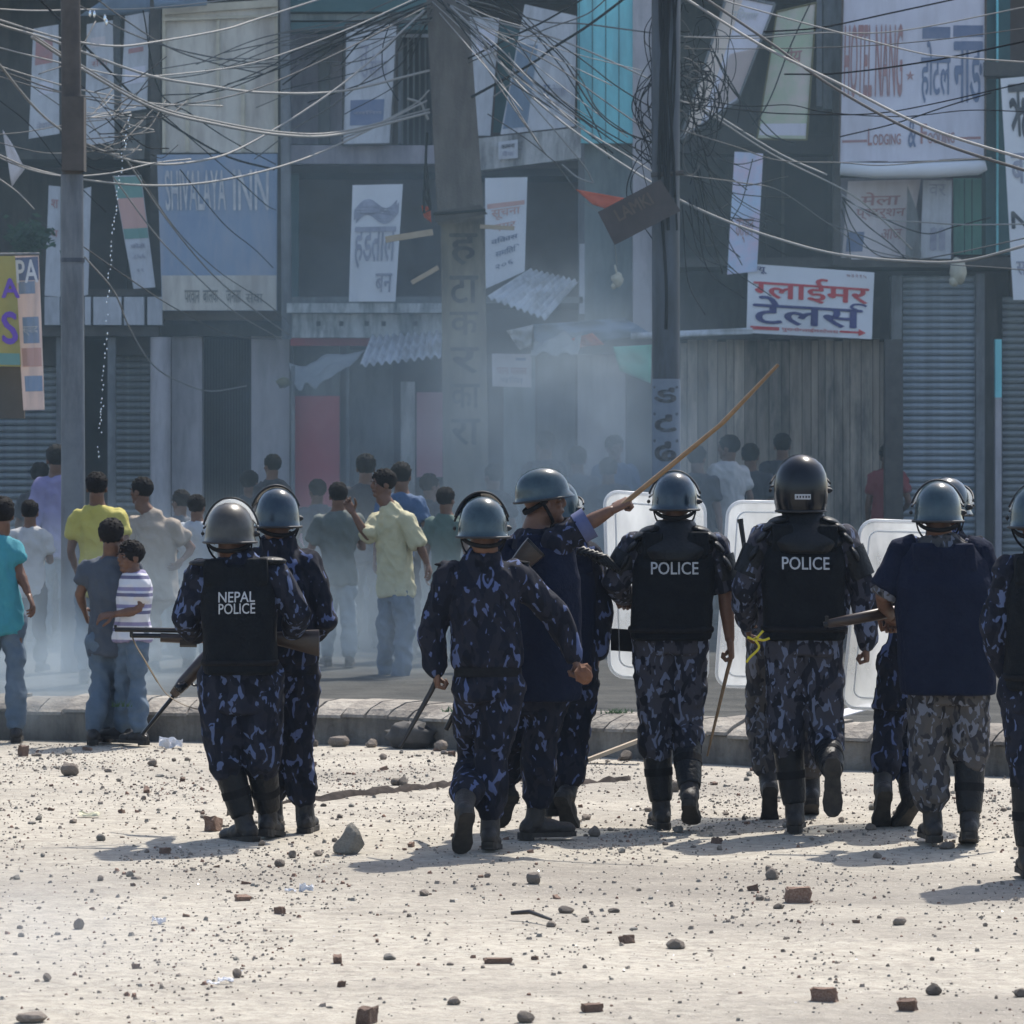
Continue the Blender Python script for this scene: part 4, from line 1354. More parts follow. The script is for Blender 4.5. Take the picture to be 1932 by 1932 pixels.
stand('person in dark clothes in the smoke under the pink notice board', 930, 900, 38.2, PAVE, yaw=-40, shirt='dark_shirt', seed=48)
stand('person in dark clothes in the smoke below the plastic sheet', 1090, 868, 40.2, PAVE, yaw=15, shirt='slate_shirt', trousers='dark_trousers', seed=49)
fuse_done()


# ------------------------------------------------------------------ ground, kerb
def road_mat():
    m, t, n, l, b = nmat('road_dust')
    b.inputs['Roughness'].default_value = .75
    b.inputs['Specular IOR Level'].default_value = .35
    tc = n.new('ShaderNodeTexCoord')
    def nz(scale, det=8, rough=.6, st=(1, 1, 1)):
        mp = n.new('ShaderNodeMapping'); mp.inputs['Scale'].default_value = st
        l.new(tc.outputs['Object'], mp.inputs[0])
        x = n.new('ShaderNodeTexNoise'); x.inputs['Scale'].default_value = scale; x.inputs['Detail'].default_value = det; x.inputs['Roughness'].default_value = rough
        l.new(mp.outputs[0], x.inputs['Vector'])
        return x.outputs['Fac']
    def ramp(f, p0, c0, p1, c1):
        cr = n.new('ShaderNodeValToRGB'); e = cr.color_ramp.elements
        e[0].position = p0; e[0].color = (*c0, 1); e[1].position = p1; e[1].color = (*c1, 1)
        l.new(f, cr.inputs[0]); return cr.outputs[0]
    def mix(f, a, c):
        x = n.new('ShaderNodeMix'); x.data_type = 'RGBA'
        l.new(f, x.inputs['Factor']); l.new(a, x.inputs['A'])
        if isinstance(c, tuple): x.inputs['B'].default_value = (*c, 1)
        else: l.new(c, x.inputs['B'])
        return x.outputs['Result']
    base = ramp(nz(.9, 10, .7), .35, (.255, .228, .185), .68, (.37, .335, .275))
    fine = ramp(nz(11, 8, .72), .40, (0, 0, 0), .62, (.85, .85, .85))
    base = mix(fine, base, (.44, .405, .335))
    dk = ramp(nz(17, 7, .7), .55, (0, 0, 0), .68, (.75, .75, .75))
    base = mix(dk, base, (.20, .175, .15))
    damp = ramp(nz(.35, 7, .62, (.35, 1.0, 1)), .46, (0, 0, 0), .64, (.85, .85, .85))
    c = mix(damp, base, (.185, .165, .138))
    grit = ramp(nz(30, 5, .7), .54, (0, 0, 0), .66, (.8, .8, .8))
    c = mix(grit, c, (.17, .15, .13))
    pale = ramp(nz(60, 3, .6), .62, (0, 0, 0), .70, (.8, .8, .8))
    c = mix(pale, c, (.52, .49, .43))
    l.new(c, b.inputs['Base Color'])
    bp = n.new('ShaderNodeBump'); bp.inputs['Strength'].default_value = .7; bp.inputs['Distance'].default_value = .02
    l.new(nz(26, 9, .75), bp.inputs['Height'])
    b2 = n.new('ShaderNodeBump'); b2.inputs['Strength'].default_value = .5; b2.inputs['Distance'].default_value = .08
    l.new(nz(3.2, 6, .6), b2.inputs['Height']); l.new(bp.outputs[0], b2.inputs['Normal'])
    l.new(b2.outputs[0], b.inputs['Normal'])
    return m


M['road'] = road_mat()
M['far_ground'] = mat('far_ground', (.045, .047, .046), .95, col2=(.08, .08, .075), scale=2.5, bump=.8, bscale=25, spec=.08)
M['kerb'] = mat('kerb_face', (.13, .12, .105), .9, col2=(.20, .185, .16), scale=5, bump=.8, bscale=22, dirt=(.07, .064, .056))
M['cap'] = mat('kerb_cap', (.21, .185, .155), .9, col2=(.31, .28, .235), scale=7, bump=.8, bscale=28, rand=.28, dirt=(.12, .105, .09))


def grid_sheet(name, x0, x1, y0, y1, nx, ny, z, m, kind, hf=None):
    vs, fs = [], []
    for j in range(ny + 1):
        for i in range(nx + 1):
            x = x0 + (x1 - x0) * i / nx; y = y0 + (y1 - y0) * j / ny
            vs.append((x, y, z + (hf(x, y) if hf else 0)))
    for j in range(ny):
        for i in range(nx):
            a = j * (nx + 1) + i
            fs.append((a, a + 1, a + nx + 2, a + nx + 1))
    o = link_mesh(name, vs, fs, m, None, smooth=True)
    o['kind'] = kind
    return o


def road_h(x, y):
    e = max(0, min(1, (y - 11) / 3)) * max(0, min(1, (7 - abs(x)) / 2))
    return e * (.014 * noise.noise(V((x * .8, y * .5, 1))) + .007 * noise.noise(V((x * 2.7, y * 2.2, 5)))) - .006 * e


grid_sheet('road', -4.2, 4.2, 12, 30, 170, 260, 0, M['road'], 'structure', road_h)
def apron():
    # the same road running on to the horizon around the finely modelled stretch in view
    mb = MB()
    X = [-300, -4.2, 4.2, 300]; Y = [-60, 12, 30, 400]
    for i in range(3):
        for j in range(3):
            if i == 1 and j == 1: continue
            mb.add([(X[i], Y[j], -.004), (X[i + 1], Y[j], -.004), (X[i + 1], Y[j + 1], -.004), (X[i], Y[j + 1], -.004)], [(0, 1, 2, 3)])
    o = mb.build('ground', M['road']); o['kind'] = 'structure'
apron()

# the kerb line on the road, from the photograph's left to its right
KL = [GP(-4500, 1372), GP(-2200, 1380), GP(-900, 1386), GP(-200, 1391), GP(0, 1393), GP(350, 1398), GP(700, 1404), GP(1106, 1428), GP(1590, 1452), GP(1932, 1464), GP(2400, 1480), GP(3600, 1515), GP(5200, 1560)]
KC = catmull(KL, 10)
def kerb():
    root = empty('kerb', (0, KC[60].y, 0), kind='structure')
    n_ = len(KC)
    def nrm(i):
        t = (KC[min(i + 1, n_ - 1)] - KC[max(i - 1, 0)]).normalized()
        return V((-t.y, t.x, 0))
    prof = [(-.0, -.05), (.0, .165), (.03, .19), (.30, .19), (.34, .10), (.34, -.05)]
    mb = MB()
    rings = [[KC[i] + nrm(i) * a + V((0, 0, z)) for a, z in prof] for i in range(n_)]
    mb.loft(rings)
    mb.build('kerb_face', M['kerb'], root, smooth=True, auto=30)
    # cap stones laid across the top, one by one
    rng = random.Random(3)
    L = [0]
    for i in range(1, n_): L.append(L[-1] + (KC[i] - KC[i - 1]).length)
    def at(s):
        for i in range(1, n_):
            if L[i] >= s: 
                t = (s - L[i - 1]) / (L[i] - L[i - 1])
                return KC[i - 1].lerp(KC[i], t), nrm(i)
        return KC[-1], nrm(n_ - 1)
    s = next(L[i] for i in range(n_) if KC[i].x > -6.5)
    k = 0
    while s < L[-1] - .6 and at(s)[0].x < 7.5:
        w = rng.uniform(.125, .20)
        a, na = at(s + .006); b, nb2 = at(s + w - .006)
        h = rng.uniform(-.016, .010); f0 = rng.uniform(-.02, .012)
        sk = .045
        ta = (b - a).normalized() * sk
        pr = [(-.012 + f0, .166 + h), (-.008 + f0, .185 + h), (.05, .222 + h), (.17, .262 + h), (.33, .268 + h), (.335, .19)]
        q = MB().loft([[a + na * u + V((0, 0, z)) + ta * (u * 3) for u, z in pr], [b + nb2 * u + V((0, 0, z)) + ta * (u * 3) for u, z in pr]])
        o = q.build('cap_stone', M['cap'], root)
        s += w; k += 1
kerb()
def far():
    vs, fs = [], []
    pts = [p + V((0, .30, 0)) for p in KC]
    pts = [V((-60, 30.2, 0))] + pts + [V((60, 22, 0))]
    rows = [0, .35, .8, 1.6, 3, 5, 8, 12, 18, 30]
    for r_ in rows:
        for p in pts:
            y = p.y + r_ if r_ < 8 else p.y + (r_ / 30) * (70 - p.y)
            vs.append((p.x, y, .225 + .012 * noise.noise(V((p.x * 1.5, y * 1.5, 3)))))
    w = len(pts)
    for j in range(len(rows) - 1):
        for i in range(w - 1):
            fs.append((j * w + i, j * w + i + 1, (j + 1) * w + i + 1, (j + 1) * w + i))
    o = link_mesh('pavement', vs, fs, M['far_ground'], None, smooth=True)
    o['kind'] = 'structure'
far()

# ------------------------------------------------------------------ buildings
M['dark_wall'] = mat('dark_wall', (.060, .054, .050), .9, col2=(.085, .078, .072), scale=3, dirt=(.035, .032, .03))
M['dark_room'] = mat('dark_room', (.032, .028, .027), .95, col2=(.048, .042, .040), scale=3)  # dark base stands in for the shade inside open rooms
M['brown_room'] = mat('brown_room', (.085, .062, .052), .95, col2=(.115, .088, .075), scale=3)
M['slate'] = mat('slate_paint', (.16, .165, .165), .85, col2=(.21, .215, .21), scale=4, dirt=(.085, .08, .075))
M['mauve'] = mat('mauve_wall', (.27, .245, .28), .85, col2=(.33, .305, .33), scale=4, dirt=(.16, .15, .165))
M['pinkgrey'] = mat('pinkgrey_wall', (.40, .37, .39), .85, col2=(.47, .44, .45), scale=3, dirt=(.27, .25, .26))
M['white_sign'] = mat('white_sign', (.56, .57, .60), .6, col2=(.47, .48, .51), scale=3, dirt=(.33, .33, .35))
M['cream'] = mat('cream_panel', (.66, .61, .53), .7, col2=(.56, .52, .45), scale=3, dirt=(.42, .37, .32))
M['cream_frame'] = mat('cream_frame', (.58, .52, .40), .8, col2=(.46, .41, .31), scale=6)
M['sign_blue'] = mat('sign_blue', (.20, .27, .39), .6, col2=(.24, .31, .42), scale=3, dirt=(.32, .35, .42))
M['post_dark'] = mat('post_dark', (.05, .044, .04), .8, col2=(.08, .07, .063), scale=8)
M['post_grey'] = mat('post_grey', (.15, .155, .165), .7, col2=(.20, .205, .21), scale=8, dirt=(.09, .09, .095))
M['rust'] = mat('rust', (.09, .065, .05), .9, col2=(.13, .10, .08), scale=10)
M['moss_concrete'] = mat('moss_concrete', (.42, .43, .42), .9, col2=(.54, .55, .53), scale=5, bump=.4, dirt=(.10, .11, .11), dscale=3)
M['concrete'] = mat('concrete', (.42, .415, .40), .9, col2=(.52, .51, .49), scale=5, bump=.4, dirt=(.14, .135, .13))
M['teal_panel'] = mat('teal_panel', (.22, .68, .72), .6, col2=(.27, .74, .78), scale=3, dirt=(.20, .54, .58))
M['mint'] = mat('mint_door', (.20, .50, .40), .6, col2=(.24, .55, .45), scale=3, dirt=(.14, .34, .28))
M['teal_post'] = mat('teal_post', (.035, .095, .10), .7, col2=(.05, .12, .125), scale=4)
M['green_grey'] = mat('greengrey_wall', (.24, .28, .28), .85, col2=(.29, .33, .33), scale=3, dirt=(.16, .19, .19))
M['shutter'] = mat('shutter_steel', (.36, .41, .46), .5, metal=.1, col2=(.43, .48, .53), scale=4, dirt=(.25, .27, .30))
M['shutter2'] = mat('shutter_dull', (.23, .25, .26), .6, metal=.1, col2=(.29, .305, .315), scale=4, dirt=(.15, .155, .16))
M['red_panel'] = mat('red_panel', (.46, .045, .06), .7, col2=(.54, .08, .095), scale=2)
M['red_faded'] = mat('red_faded', (.50, .20, .24), .8, col2=(.56, .28, .32), scale=2)
M['tin'] = mat('tin_sheet', (.60, .62, .65), .5, metal=.1, col2=(.50, .52, .54), scale=5, dirt=(.28, .28, .28))
M['tarp_grey'] = mat('tarp_grey', (.34, .36, .37), .7, col2=(.42, .44, .44), scale=5, trans=.35)
M['tarp_blue'] = mat('tarp_blue', (.20, .27, .36), .7, col2=(.26, .33, .42), scale=5, trans=.3)
M['tarp_green'] = mat('tarp_green', (.09, .56, .38), .7, col2=(.12, .62, .44), scale=5, trans=.4)
M['plastic'] = mat('bright_plastic', (.75, .72, .66), .25, col2=(.85, .82, .78), scale=12, bump=.9, bscale=9, trans=.55)
M['orange'] = mat('orange_cloth', (.72, .13, .05), .8, col2=(.80, .19, .08), scale=6, trans=.45)
M['banner'] = mat('banner_white', (.80, .80, .82), .7, col2=(.74, .74, .76), scale=3, trans=.1)
M['banner_pink'] = mat('banner_pink', (.66, .60, .60), .7, col2=(.58, .53, .54), scale=3, dirt=(.50, .44, .44))
M['banner_lilac'] = mat('banner_lilac', (.68, .67, .74), .7, col2=(.62, .60, .68), scale=2.5, dirt=(.56, .54, .60))
M['p_red'] = mat('print_red', (.52, .035, .045), .6)
M['p_redpale'] = mat('print_redpale', (.42, .20, .19), .7, col2=(.36, .22, .22), scale=10)
M['p_navy'] = mat('print_navy', (.035, .035, .16), .6)
M['p_blue'] = mat('print_blue', (.13, .17, .28), .7, col2=(.18, .21, .31), scale=10)
M['p_dark'] = mat('print_dark', (.035, .037, .05), .7, col2=(.12, .12, .12), scale=7, contrast=(.40, .66))
M['p_grey'] = mat('print_grey', (.26, .26, .33), .7, col2=(.42, .42, .48), scale=7, contrast=(.40, .66))
M['p_pale'] = mat('print_pale', (.64, .62, .60), .7, col2=(.42, .43, .46), scale=9, contrast=(.38, .66))
M['p_purple'] = mat('print_purple', (.16, .07, .42), .6)
M['p_orange'] = mat('print_orange', (.60, .36, .31), .7)
M['sunny_cream'] = mat('sunny_cream', (.86, .74, .64), .7, col2=(.78, .66, .57), scale=5, trans=.3)  # cream with sunlight put into its colour, for the leaning billboard's edge
M['p_green'] = mat('print_green', (.16, .30, .26), .7)
M['p_brown'] = mat('print_brown', (.20, .19, .17), .7)
M['olive_yellow'] = mat('olive_yellow', (.44, .38, .13), .7, col2=(.50, .44, .16), scale=4, trans=.3)
M['peach'] = mat('peach_banner', (.74, .64, .60), .7, col2=(.68, .59, .56), scale=4, trans=.5)
M['cover_olive'] = mat('cover_olive', (.14, .12, .05), .8)
M['pillar_paint'] = mat('pillar_paint', (.20, .185, .15), .9, col2=(.26, .245, .20), scale=4, dirt=(.10, .095, .09))
M['pole_brown'] = mat('pole_concrete', (.115, .10, .09), .9, col2=(.15, .135, .12), scale=3, bump=.4, dirt=(.075, .066, .06))
M['pole_steel'] = mat('pole_steel', (.026, .036, .060), .5, col2=(.05, .064, .09), scale=5, stretch=(1, 1, .3), dirt=(.012, .014, .018))
M['pole_grey'] = mat('pole_grey', (.115, .13, .15), .6, col2=(.165, .18, .195), scale=4, dirt=(.07, .078, .088))
M['wood_old'] = mat('old_wood', (.34, .28, .225), .9, col2=(.48, .405, .33), scale=3, stretch=(5, 5, .5), dirt=(.15, .14, .125), rand=.4)
M['pole_blue'] = mat('pole_blue', (.12, .15, .20), .6, col2=(.17, .20, .25), scale=5)
M['wood_raw'] = mat('raw_wood', (.34, .27, .19), .8, col2=(.42, .34, .25), scale=8)
M['board_dark'] = mat('board_dark', (.045, .036, .036), .8, col2=(.065, .052, .05), scale=8)
M['wire_pale'] = mat('wire_pale', (.27, .26, .245), .6, spec=.3)
M['wire_mid'] = mat('wire_mid', (.11, .105, .10), .7, spec=.2)
M['wire_dark'] = mat('wire_dark', (.012, .012, .014), .9, spec=.06)
M['leaf'] = mat('leaf', (.03, .07, .03), .7, col2=(.05, .10, .05), scale=5, trans=.3)
M['lump'] = mat('lamp_cover', (.48, .45, .34), .6, col2=(.40, .36, .28), scale=12)
M['shiny'] = mat('shiny_foil', (.75, .78, .80), .15, metal=.9)
M['roof_grey'] = mat('roof_grey', (.15, .15, .15), .9)

BD = 46.0


def bx(name, x0, y0, x1, y1, D, depth, m, par, smooth=False):
    return MB().pbox(x0, y0, x1, y1, D, depth).build(name, M[m], par)


def shutter(par, x0, y0, x1, y1, D, m, pitch=12.6):
    f = MB().pbox(x0, y0, x1, y1, D + .06, .05).build('shutter', M[m], par)
    s = F / D
    n = int((y1 - y0) / pitch)
    a, b = P(x0, y0, D), P(x1, y0, D)
    h = pitch / s
    prof = [(0.05, 0), (.012, -.18), (0, -.5), (.012, -.80), (.035, -.93), (.05, -.98)]
    q = MB().loft([[V((x, D + dy, a.z + dz * h)) for dy, dz in prof] for x in (a.x, b.x)])
    s0 = q.build('slat', M[m], f)
    for i in range(1, n):
        c = s0.copy(); COL.objects.link(c); c.parent = f; c.location = (0, 0, -h * i)
    return f


def planks(par, x0, y0, x1, y1, D, m, seed=0, wpx=(13, 24)):
    rng = random.Random(seed)
    bk = MB().pbox(x0, y0, x1, y1, D + .05, .06).build('plank_wall', M['dark_room'], par)
    x = x0
    while x < x1 - 4:
        w = min(rng.uniform(*wpx), x1 - x)
        d = rng.uniform(0, .025)
        t = rng.uniform(-6, 8)
        MB().pbox(x + .5, y0 + t, x + w - .7, y1, D + d, .022).build('plank', M[m], bk)
        x += w
    return bk


# -- left building
bA = empty('corner_building', P(150, 1130, BD), 'left dark shop building with white sign panels, pale parapet and grey roller shutters', 'building')
bx('wall', -900, -1900, 300, 1160, 48.2, .3, 'dark_wall', bA)  # behind the openings, its dark colour standing in for interior shade
bx('roof', -900, -1930, 300, -1900, 45.4, 3.5, 'roof_grey', bA)
bx('upper_wall', -900, -1900, 300, -14, 47.2, .8, 'slate', bA)  # unseen storeys, built tall so their shadow covers the far pavement
for a, b in ((84, 112), (160, 171), (176, 229), (234, 272), (278, 306)):
    bx('parapet_panel', a, 560, b, 613, 45.6, .14, 'white_sign', bA)
bx('parapet_rail', 80, 545, 308, 558, 45.7, .3, 'post_dark', bA)
bx('slab', -900, 616, 300, 634, 45.7, 2.2, 'post_dark', bA)
bx('slab', -900, 286, 300, 300, 46.6, 1.5, 'dark_wall', bA)
bx('post', 283, -12, 303, 556, 45.7, .12, 'post_dark', bA)
bx('post', 214, 30, 226, 300, 46.2, .10, 'slate', bA)
bx('post', 118, -12, 126, 300, 46.9, .2, 'post_dark', bA)
bx('door_post', 106, 636, 116, 1130, 45.8, .1, 'post_grey', bA)
bx('door_post', 203, 636, 218, 1130, 45.8, .1, 'post_grey', bA)
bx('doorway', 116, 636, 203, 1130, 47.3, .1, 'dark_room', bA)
shutter(bA, -300, 690, 106, 1130, 46.2, 'shutter2')
bx('lintel', -300, 634, 106, 690, 46.1, .2, 'dark_wall', bA)
shutter(bA, 218, 670, 288, 1130, 46.2, 'shutter2')
bx('lintel', 218, 634, 288, 670, 46.0, .2, 'post_dark', bA)
bx('window', 165, 336, 240, 552, 47.2, .1, 'dark_room', bA)

# -- cream building
bB = empty('shop_building', P(420, 1130, BD), 'shop building with large cream panel over a blue signboard and a dark grille doorway', 'building')
bx('wall', 300, -1900, 548, 1160, 48.2, .3, 'dark_wall', bB)
bx('roof', 300, -1930, 548, -1900, 45.4, 3.5, 'roof_grey', bB)
bx('upper_wall', 300, -1900, 548, -20, 46.6, .5, 'slate', bB)
bx('sign_bracket', 300, 586, 530, 604, 45.75, .3, 'rust', bB)
bx('lintel', 290, 612, 548, 634, 46.0, .5, 'dark_wall', bB)
bx('wall_panel', 324, 634, 381, 1130, 46.1, .3, 'pinkgrey', bB)
bx('wall_panel', 474, 634, 546, 1130, 46.1, .3, 'pinkgrey', bB)
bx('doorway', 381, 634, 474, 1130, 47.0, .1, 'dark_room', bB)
g = MB()
for i in range(17):
    x = 384 + i * 5.4
    g.tube([P(x, 640, 46.5), P(x, 1125, 46.5)], .006, 5)
g.build('grille', M['post_dark'], bB)
MB().tube([P(303, 636, 45.8), P(303, 1132, 45.8)], .105, 20).build('column', M['pinkgrey'], bB, smooth=True, auto=40)
MB().tube([P(538, -15, 45.5), P(541, 640, 45.5)], .052, 12).build('drain_pipe', M['post_grey'], bB, smooth=True, auto=40)
bx('post', 524, -12, 533, 600, 45.75, .1, 'post_dark', bB)

# -- middle building
bC = empty('middle_building', P(880, 1130, BD), 'middle two-storey building with dark open galleries, mossy parapet and a teal panel', 'building')
bx('wall', 548, -1900, 1240, 1160, 48.4, .3, 'brown_room', bC)
bx('roof', 548, -1930, 1240, -1900, 45.4, 3.5, 'roof_grey', bC)
bx('upper_wall', 548, -1900, 1240, -20, 46.2, 1.6, 'slate', bC)
bx('cornice', 546, -20, 815, 22, 45.7, .5, 'teal_post', bC)
bx('cornice', 546, 26, 815, 38, 45.8, .4, 'green_grey', bC)
bx('cornice', 546, 42, 815, 56, 45.6, .5, 'teal_post', bC)
bx('wall_panel', 549, 60, 645, 272, 46.4, .2, 'mauve', bC)
bx('wall_panel', 600, 56, 622, 272, 46.3, .1, 'slate', bC)
w = bx('window', 752, 58, 815, 272, 46.5, .15, 'dark_room', bC)
for i in range(5):
    bx('bar', 757 + i * 11, 58, 760.5 + i * 11, 272, 46.4, .05, 'slate', w)
bx('window_rail', 752, 62, 815, 70, 46.35, .04, 'white_sign', w)
bx('drain_pipe', 751, 40, 757, 270, 45.9, .1, 'post_grey', bC)
bx('slab', 544, 274, 830, 309, 45.6, 1.5, 'mauve', bC)
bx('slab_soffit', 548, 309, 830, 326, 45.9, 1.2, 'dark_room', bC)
bx('frame', 549, 326, 563, 560, 46.1, .12, 'teal_post', bC)
pr = bx('parapet', 541, 592, 835, 637, 45.5, .2, 'moss_concrete', bC)
bx('parapet_cap', 541, 572, 835, 590, 45.4, .4, 'moss_concrete', bC)
for x in (597, 640, 688, 720, 780):
    bx('drain_hole', x, 606, x + 8, 615, 45.492, .01, 'dark_room', pr)
bx('gallery_floor', 541, 560, 1100, 572, 45.7, 2.4, 'slate', bC)
# right bay
S = psheet((895, 262), (1096, 240), (1096, 298), (902, 322), 45.4)
S.solid(8, 2, .25).build('slab', M['concrete'], bC)
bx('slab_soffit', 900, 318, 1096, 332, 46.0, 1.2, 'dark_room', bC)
bx('wall_panel', 995, 320, 1096, 572, 47.2, .1, 'brown_room', bC)
bx('wall_panel', 1090, -20, 1194, 270, 45.9, .15, 'teal_panel', bC)
for i in range(4):
    bx('panel_joint', 1092 + i * 25, -10, 1093.5 + i * 25, 262, 45.892, .01, 'teal_post', bC)
bx('wall_panel', 1098, 272, 1194, 606, 46.1, .2, 'green_grey', bC)
bx('frame', 1091, 270, 1103, 608, 45.8, .1, 'post_grey', bC)
bx('frame', 1093, 460, 1103, 592, 45.7, .06, 'white_sign', bC)
bx('column', 1194, -20, 1236, 630, 45.8, .4, 'pinkgrey', bC)
bx('lintel', 548, 637, 760, 652, 45.9, .3, 'red_panel', bC)
bx('lintel', 760, 637, 1240, 668, 46.2, .3, 'dark_wall', bC)
bx('shop_front', 553, 747, 640, 960, 46.2, .2, 'red_panel', bC)
bx('shop_front', 553, 960, 640, 1130, 46.2, .2, 'red_faded', bC)
bx('shop_front', 553, 652, 640, 747, 46.25, .2, 'slate', bC)
bx('door_post', 546, 640, 553, 1130, 46.0, .1, 'post_dark', bC)
bx('door_post', 653, 652, 659, 1130, 46.0, .1, 'post_grey', bC)
bx('door', 660, 660, 742, 1130, 46.6, .1, 'slate', bC)
bx('column', 756, 720, 782, 1130, 45.9, .2, 'concrete', bC)
bx('shop_front', 786, 740, 835, 900, 46.5, .1, 'red_faded', bC)
bx('wall_panel', 950, 668, 1010, 1130, 46.5, .1, 'green_grey', bC)
bx('door', 1014, 668, 1085, 1130, 46.7, .1, 'slate', bC)
bx('wall_panel', 1090, 668, 1180, 1130, 46.5, .1, 'pinkgrey', bC)
bx('door', 1184, 668, 1236, 1130, 46.6, .1, 'dark_wall', bC)

# -- right building
bD = empty('lodge_building', P(1600, 1130, BD), 'right building with a weathered plank wall, roller shutters and hung signs above', 'building')
bx('wall', 1240, -1900, 2700, 1160, 48.4, .3, 'dark_wall', bD)
bx('roof', 1240, -1930, 2700, -1900, 45.4, 3.5, 'roof_grey', bD)
bx('upper_wall', 1240, -1900, 2700, -16, 46.4, 1.4, 'slate', bD)
bx('gallery_post', 1555, -14, 1589, 205, 45.9, .2, 'slate', bD)
bx('gallery_post', 1541, -14, 1551, 200, 45.7, .1, 'post_grey', bD)
bx('gallery_rail', 1290, 256, 1575, 290, 46.0, .5, 'dark_room', bD)
bx('gallery_rail', 1358, 205, 1430, 275, 45.9, .3, 'dark_room', bD)
bx('window', 1445, 296, 1562, 486, 46.9, .1, 'dark_room', bD)
bx('window_post', 1475, 296, 1480, 486, 46.7, .06, 'post_dark', bD)
bx('post', 1572, 170, 1586, 500, 45.6, .12, 'post_dark', bD)
bx('slab', 1240, 486, 2700, 504, 45.7, 1.2, 'post_dark', bD)
bx('lintel', 1236, 560, 1700, 640, 46.1, .3, 'dark_wall', bD)
planks(bD, 1240, 640, 1682, 1130, 46.3, 'wood_old', 5)
bx('door_post', 1670, 640, 1704, 1130, 45.2, .2, 'post_dark', bD)
bx('door_post', 1682, 520, 1702, 1130, 45.7, .25, 'slate', bD)
shutter(bD, 1704, 520, 1842, 1130, 46.0, 'shutter')
bx('shutter_rail', 1842, 516, 1858, 1130, 45.85, .15, 'post_grey', bD)
bx('column', 1858, 516, 1882, 1130, 46.1, .3, 'dark_wall', bD)
bx('door_post', 1878, 640, 1890, 750, 45.8, .12, 'teal_panel', bD)
bx('door_post', 1878, 750, 1890, 1130, 45.8, .12, 'pinkgrey', bD)
shutter(bD, 1892, 560, 2060, 1130, 46.1, 'shutter2')
bx('column', 1860, -14, 1906, 480, 45.8, .4, 'teal_post', bD)
bx('column_edge', 1880, -14, 1884, 480, 45.75, .04, 'teal_panel', bD)
bx('wall_panel', 1906, -14, 2300, 560, 46.6, .2, 'brown_room', bD)
bx('beam', 1858, 116, 2300, 143, 45.2, .4, 'post_dark', bD)
dr = bx('door', 1800, 336, 1868, 480, 46.2, .08, 'mint', bD)
for x in (1819, 1833):
    bx('door_joint', x, 338, x + 1.5, 478, 46.19, .012, 'teal_post', dr)
bx('wall_panel', 1586, 336, 1800, 488, 46.5, .1, 'mauve', bD)
bx('wall_panel', 2060, 504, 2700, 1130, 46.4, .2, 'pinkgrey', bD)


for b_, x0_, x1_ in ((bA, -900, 299), (bB, 301, 547), (bC, 549, 1239), (bD, 1241, 2700)):
    bx('back_wall', x0_, -1940, x1_, 1180, 49.6, .3, 'dark_wall', b_)  # unseen backs, added to keep sunlight from leaking through the fronts
    bx('ceiling', x0_, -1900, x1_, -1880, 46.8, 2.8, 'dark_wall', b_)

# ------------------------------------------------------------------ signs and hung things
def signboard(name, label, sh, m, cat='sign', texts=(), patches=(), nu=10, nv=10, th=.012, frame=None, group=None):
    """A board or cloth with its print; with print it is an Empty holding the panel and the lettering."""
    base = sh.pt(.5, 1)
    if not texts and not patches and not frame:
        o = sh.solid(nu, nv, th).build(name, M[m], None, smooth=True, auto=40)
        return tag(o, label, cat, group)
    root = empty(name, base, label, cat, group)
    sh.solid(nu, nv, th).build('panel', M[m], root, smooth=True, auto=40)
    for (u0, v0, u1, v1, pm) in patches:
        vs, fs = sh.patch(u0, v0, u1, v1, .004)
        link_mesh('printed_field', vs, fs, M[pm], root)  # print, and on the leaning billboard a strip of painted sunlight
    for (body, u0, v0, u1, v1, pm, bold) in texts:
        if isinstance(body, str): vs, fs = sh.text(body, u0, v0, u1, v1, bold, .009)
        else: vs, fs = sh.text('', u0, v0, u1, v1, 0, .009, raw=body)
        if vs: link_mesh('lettering', vs, fs, M[pm], root)
    if frame:
        pts = [sh.pt(u, v, .01) for u, v in ((0, 0), (1, 0), (1, 1), (0, 1), (0, 0))]
        f = MB()
        for a, b in zip(pts[:-1], pts[1:]): f.tube([a, b], frame[1], 6)
        f.build('frame', M[frame[0]], root)
    return root


def compose(parts, bold):
    """Join glyph pieces left to right; (text, share of its width that is kept)."""
    x = 0
    V0, F0 = [], []
    for body, clip in parts:
        vs, fs, n = glyphs(body, 0, clip)
        a = min(p[0] for p in vs)
        a = min(a, 0) if clip is None else a
        b = len(V0)
        V0 += [(p[0] - a + x, p[1]) for p in vs]
        F0 += [tuple(i + b for i in q) for q in fs]
        x = max(p[0] for p in V0) - .012
    n = len(V0)
    V1, F1 = [], []
    for dx, dy in ((-bold, 0), (bold, 0), (0, bold * .6), (0, -bold * .6)):
        b = len(V1)
        V1 += [(p[0] + dx, p[1] + dy) for p in V0]
        F1 += [tuple(i + b for i in q) for q in F0]
    return V1, F1, n


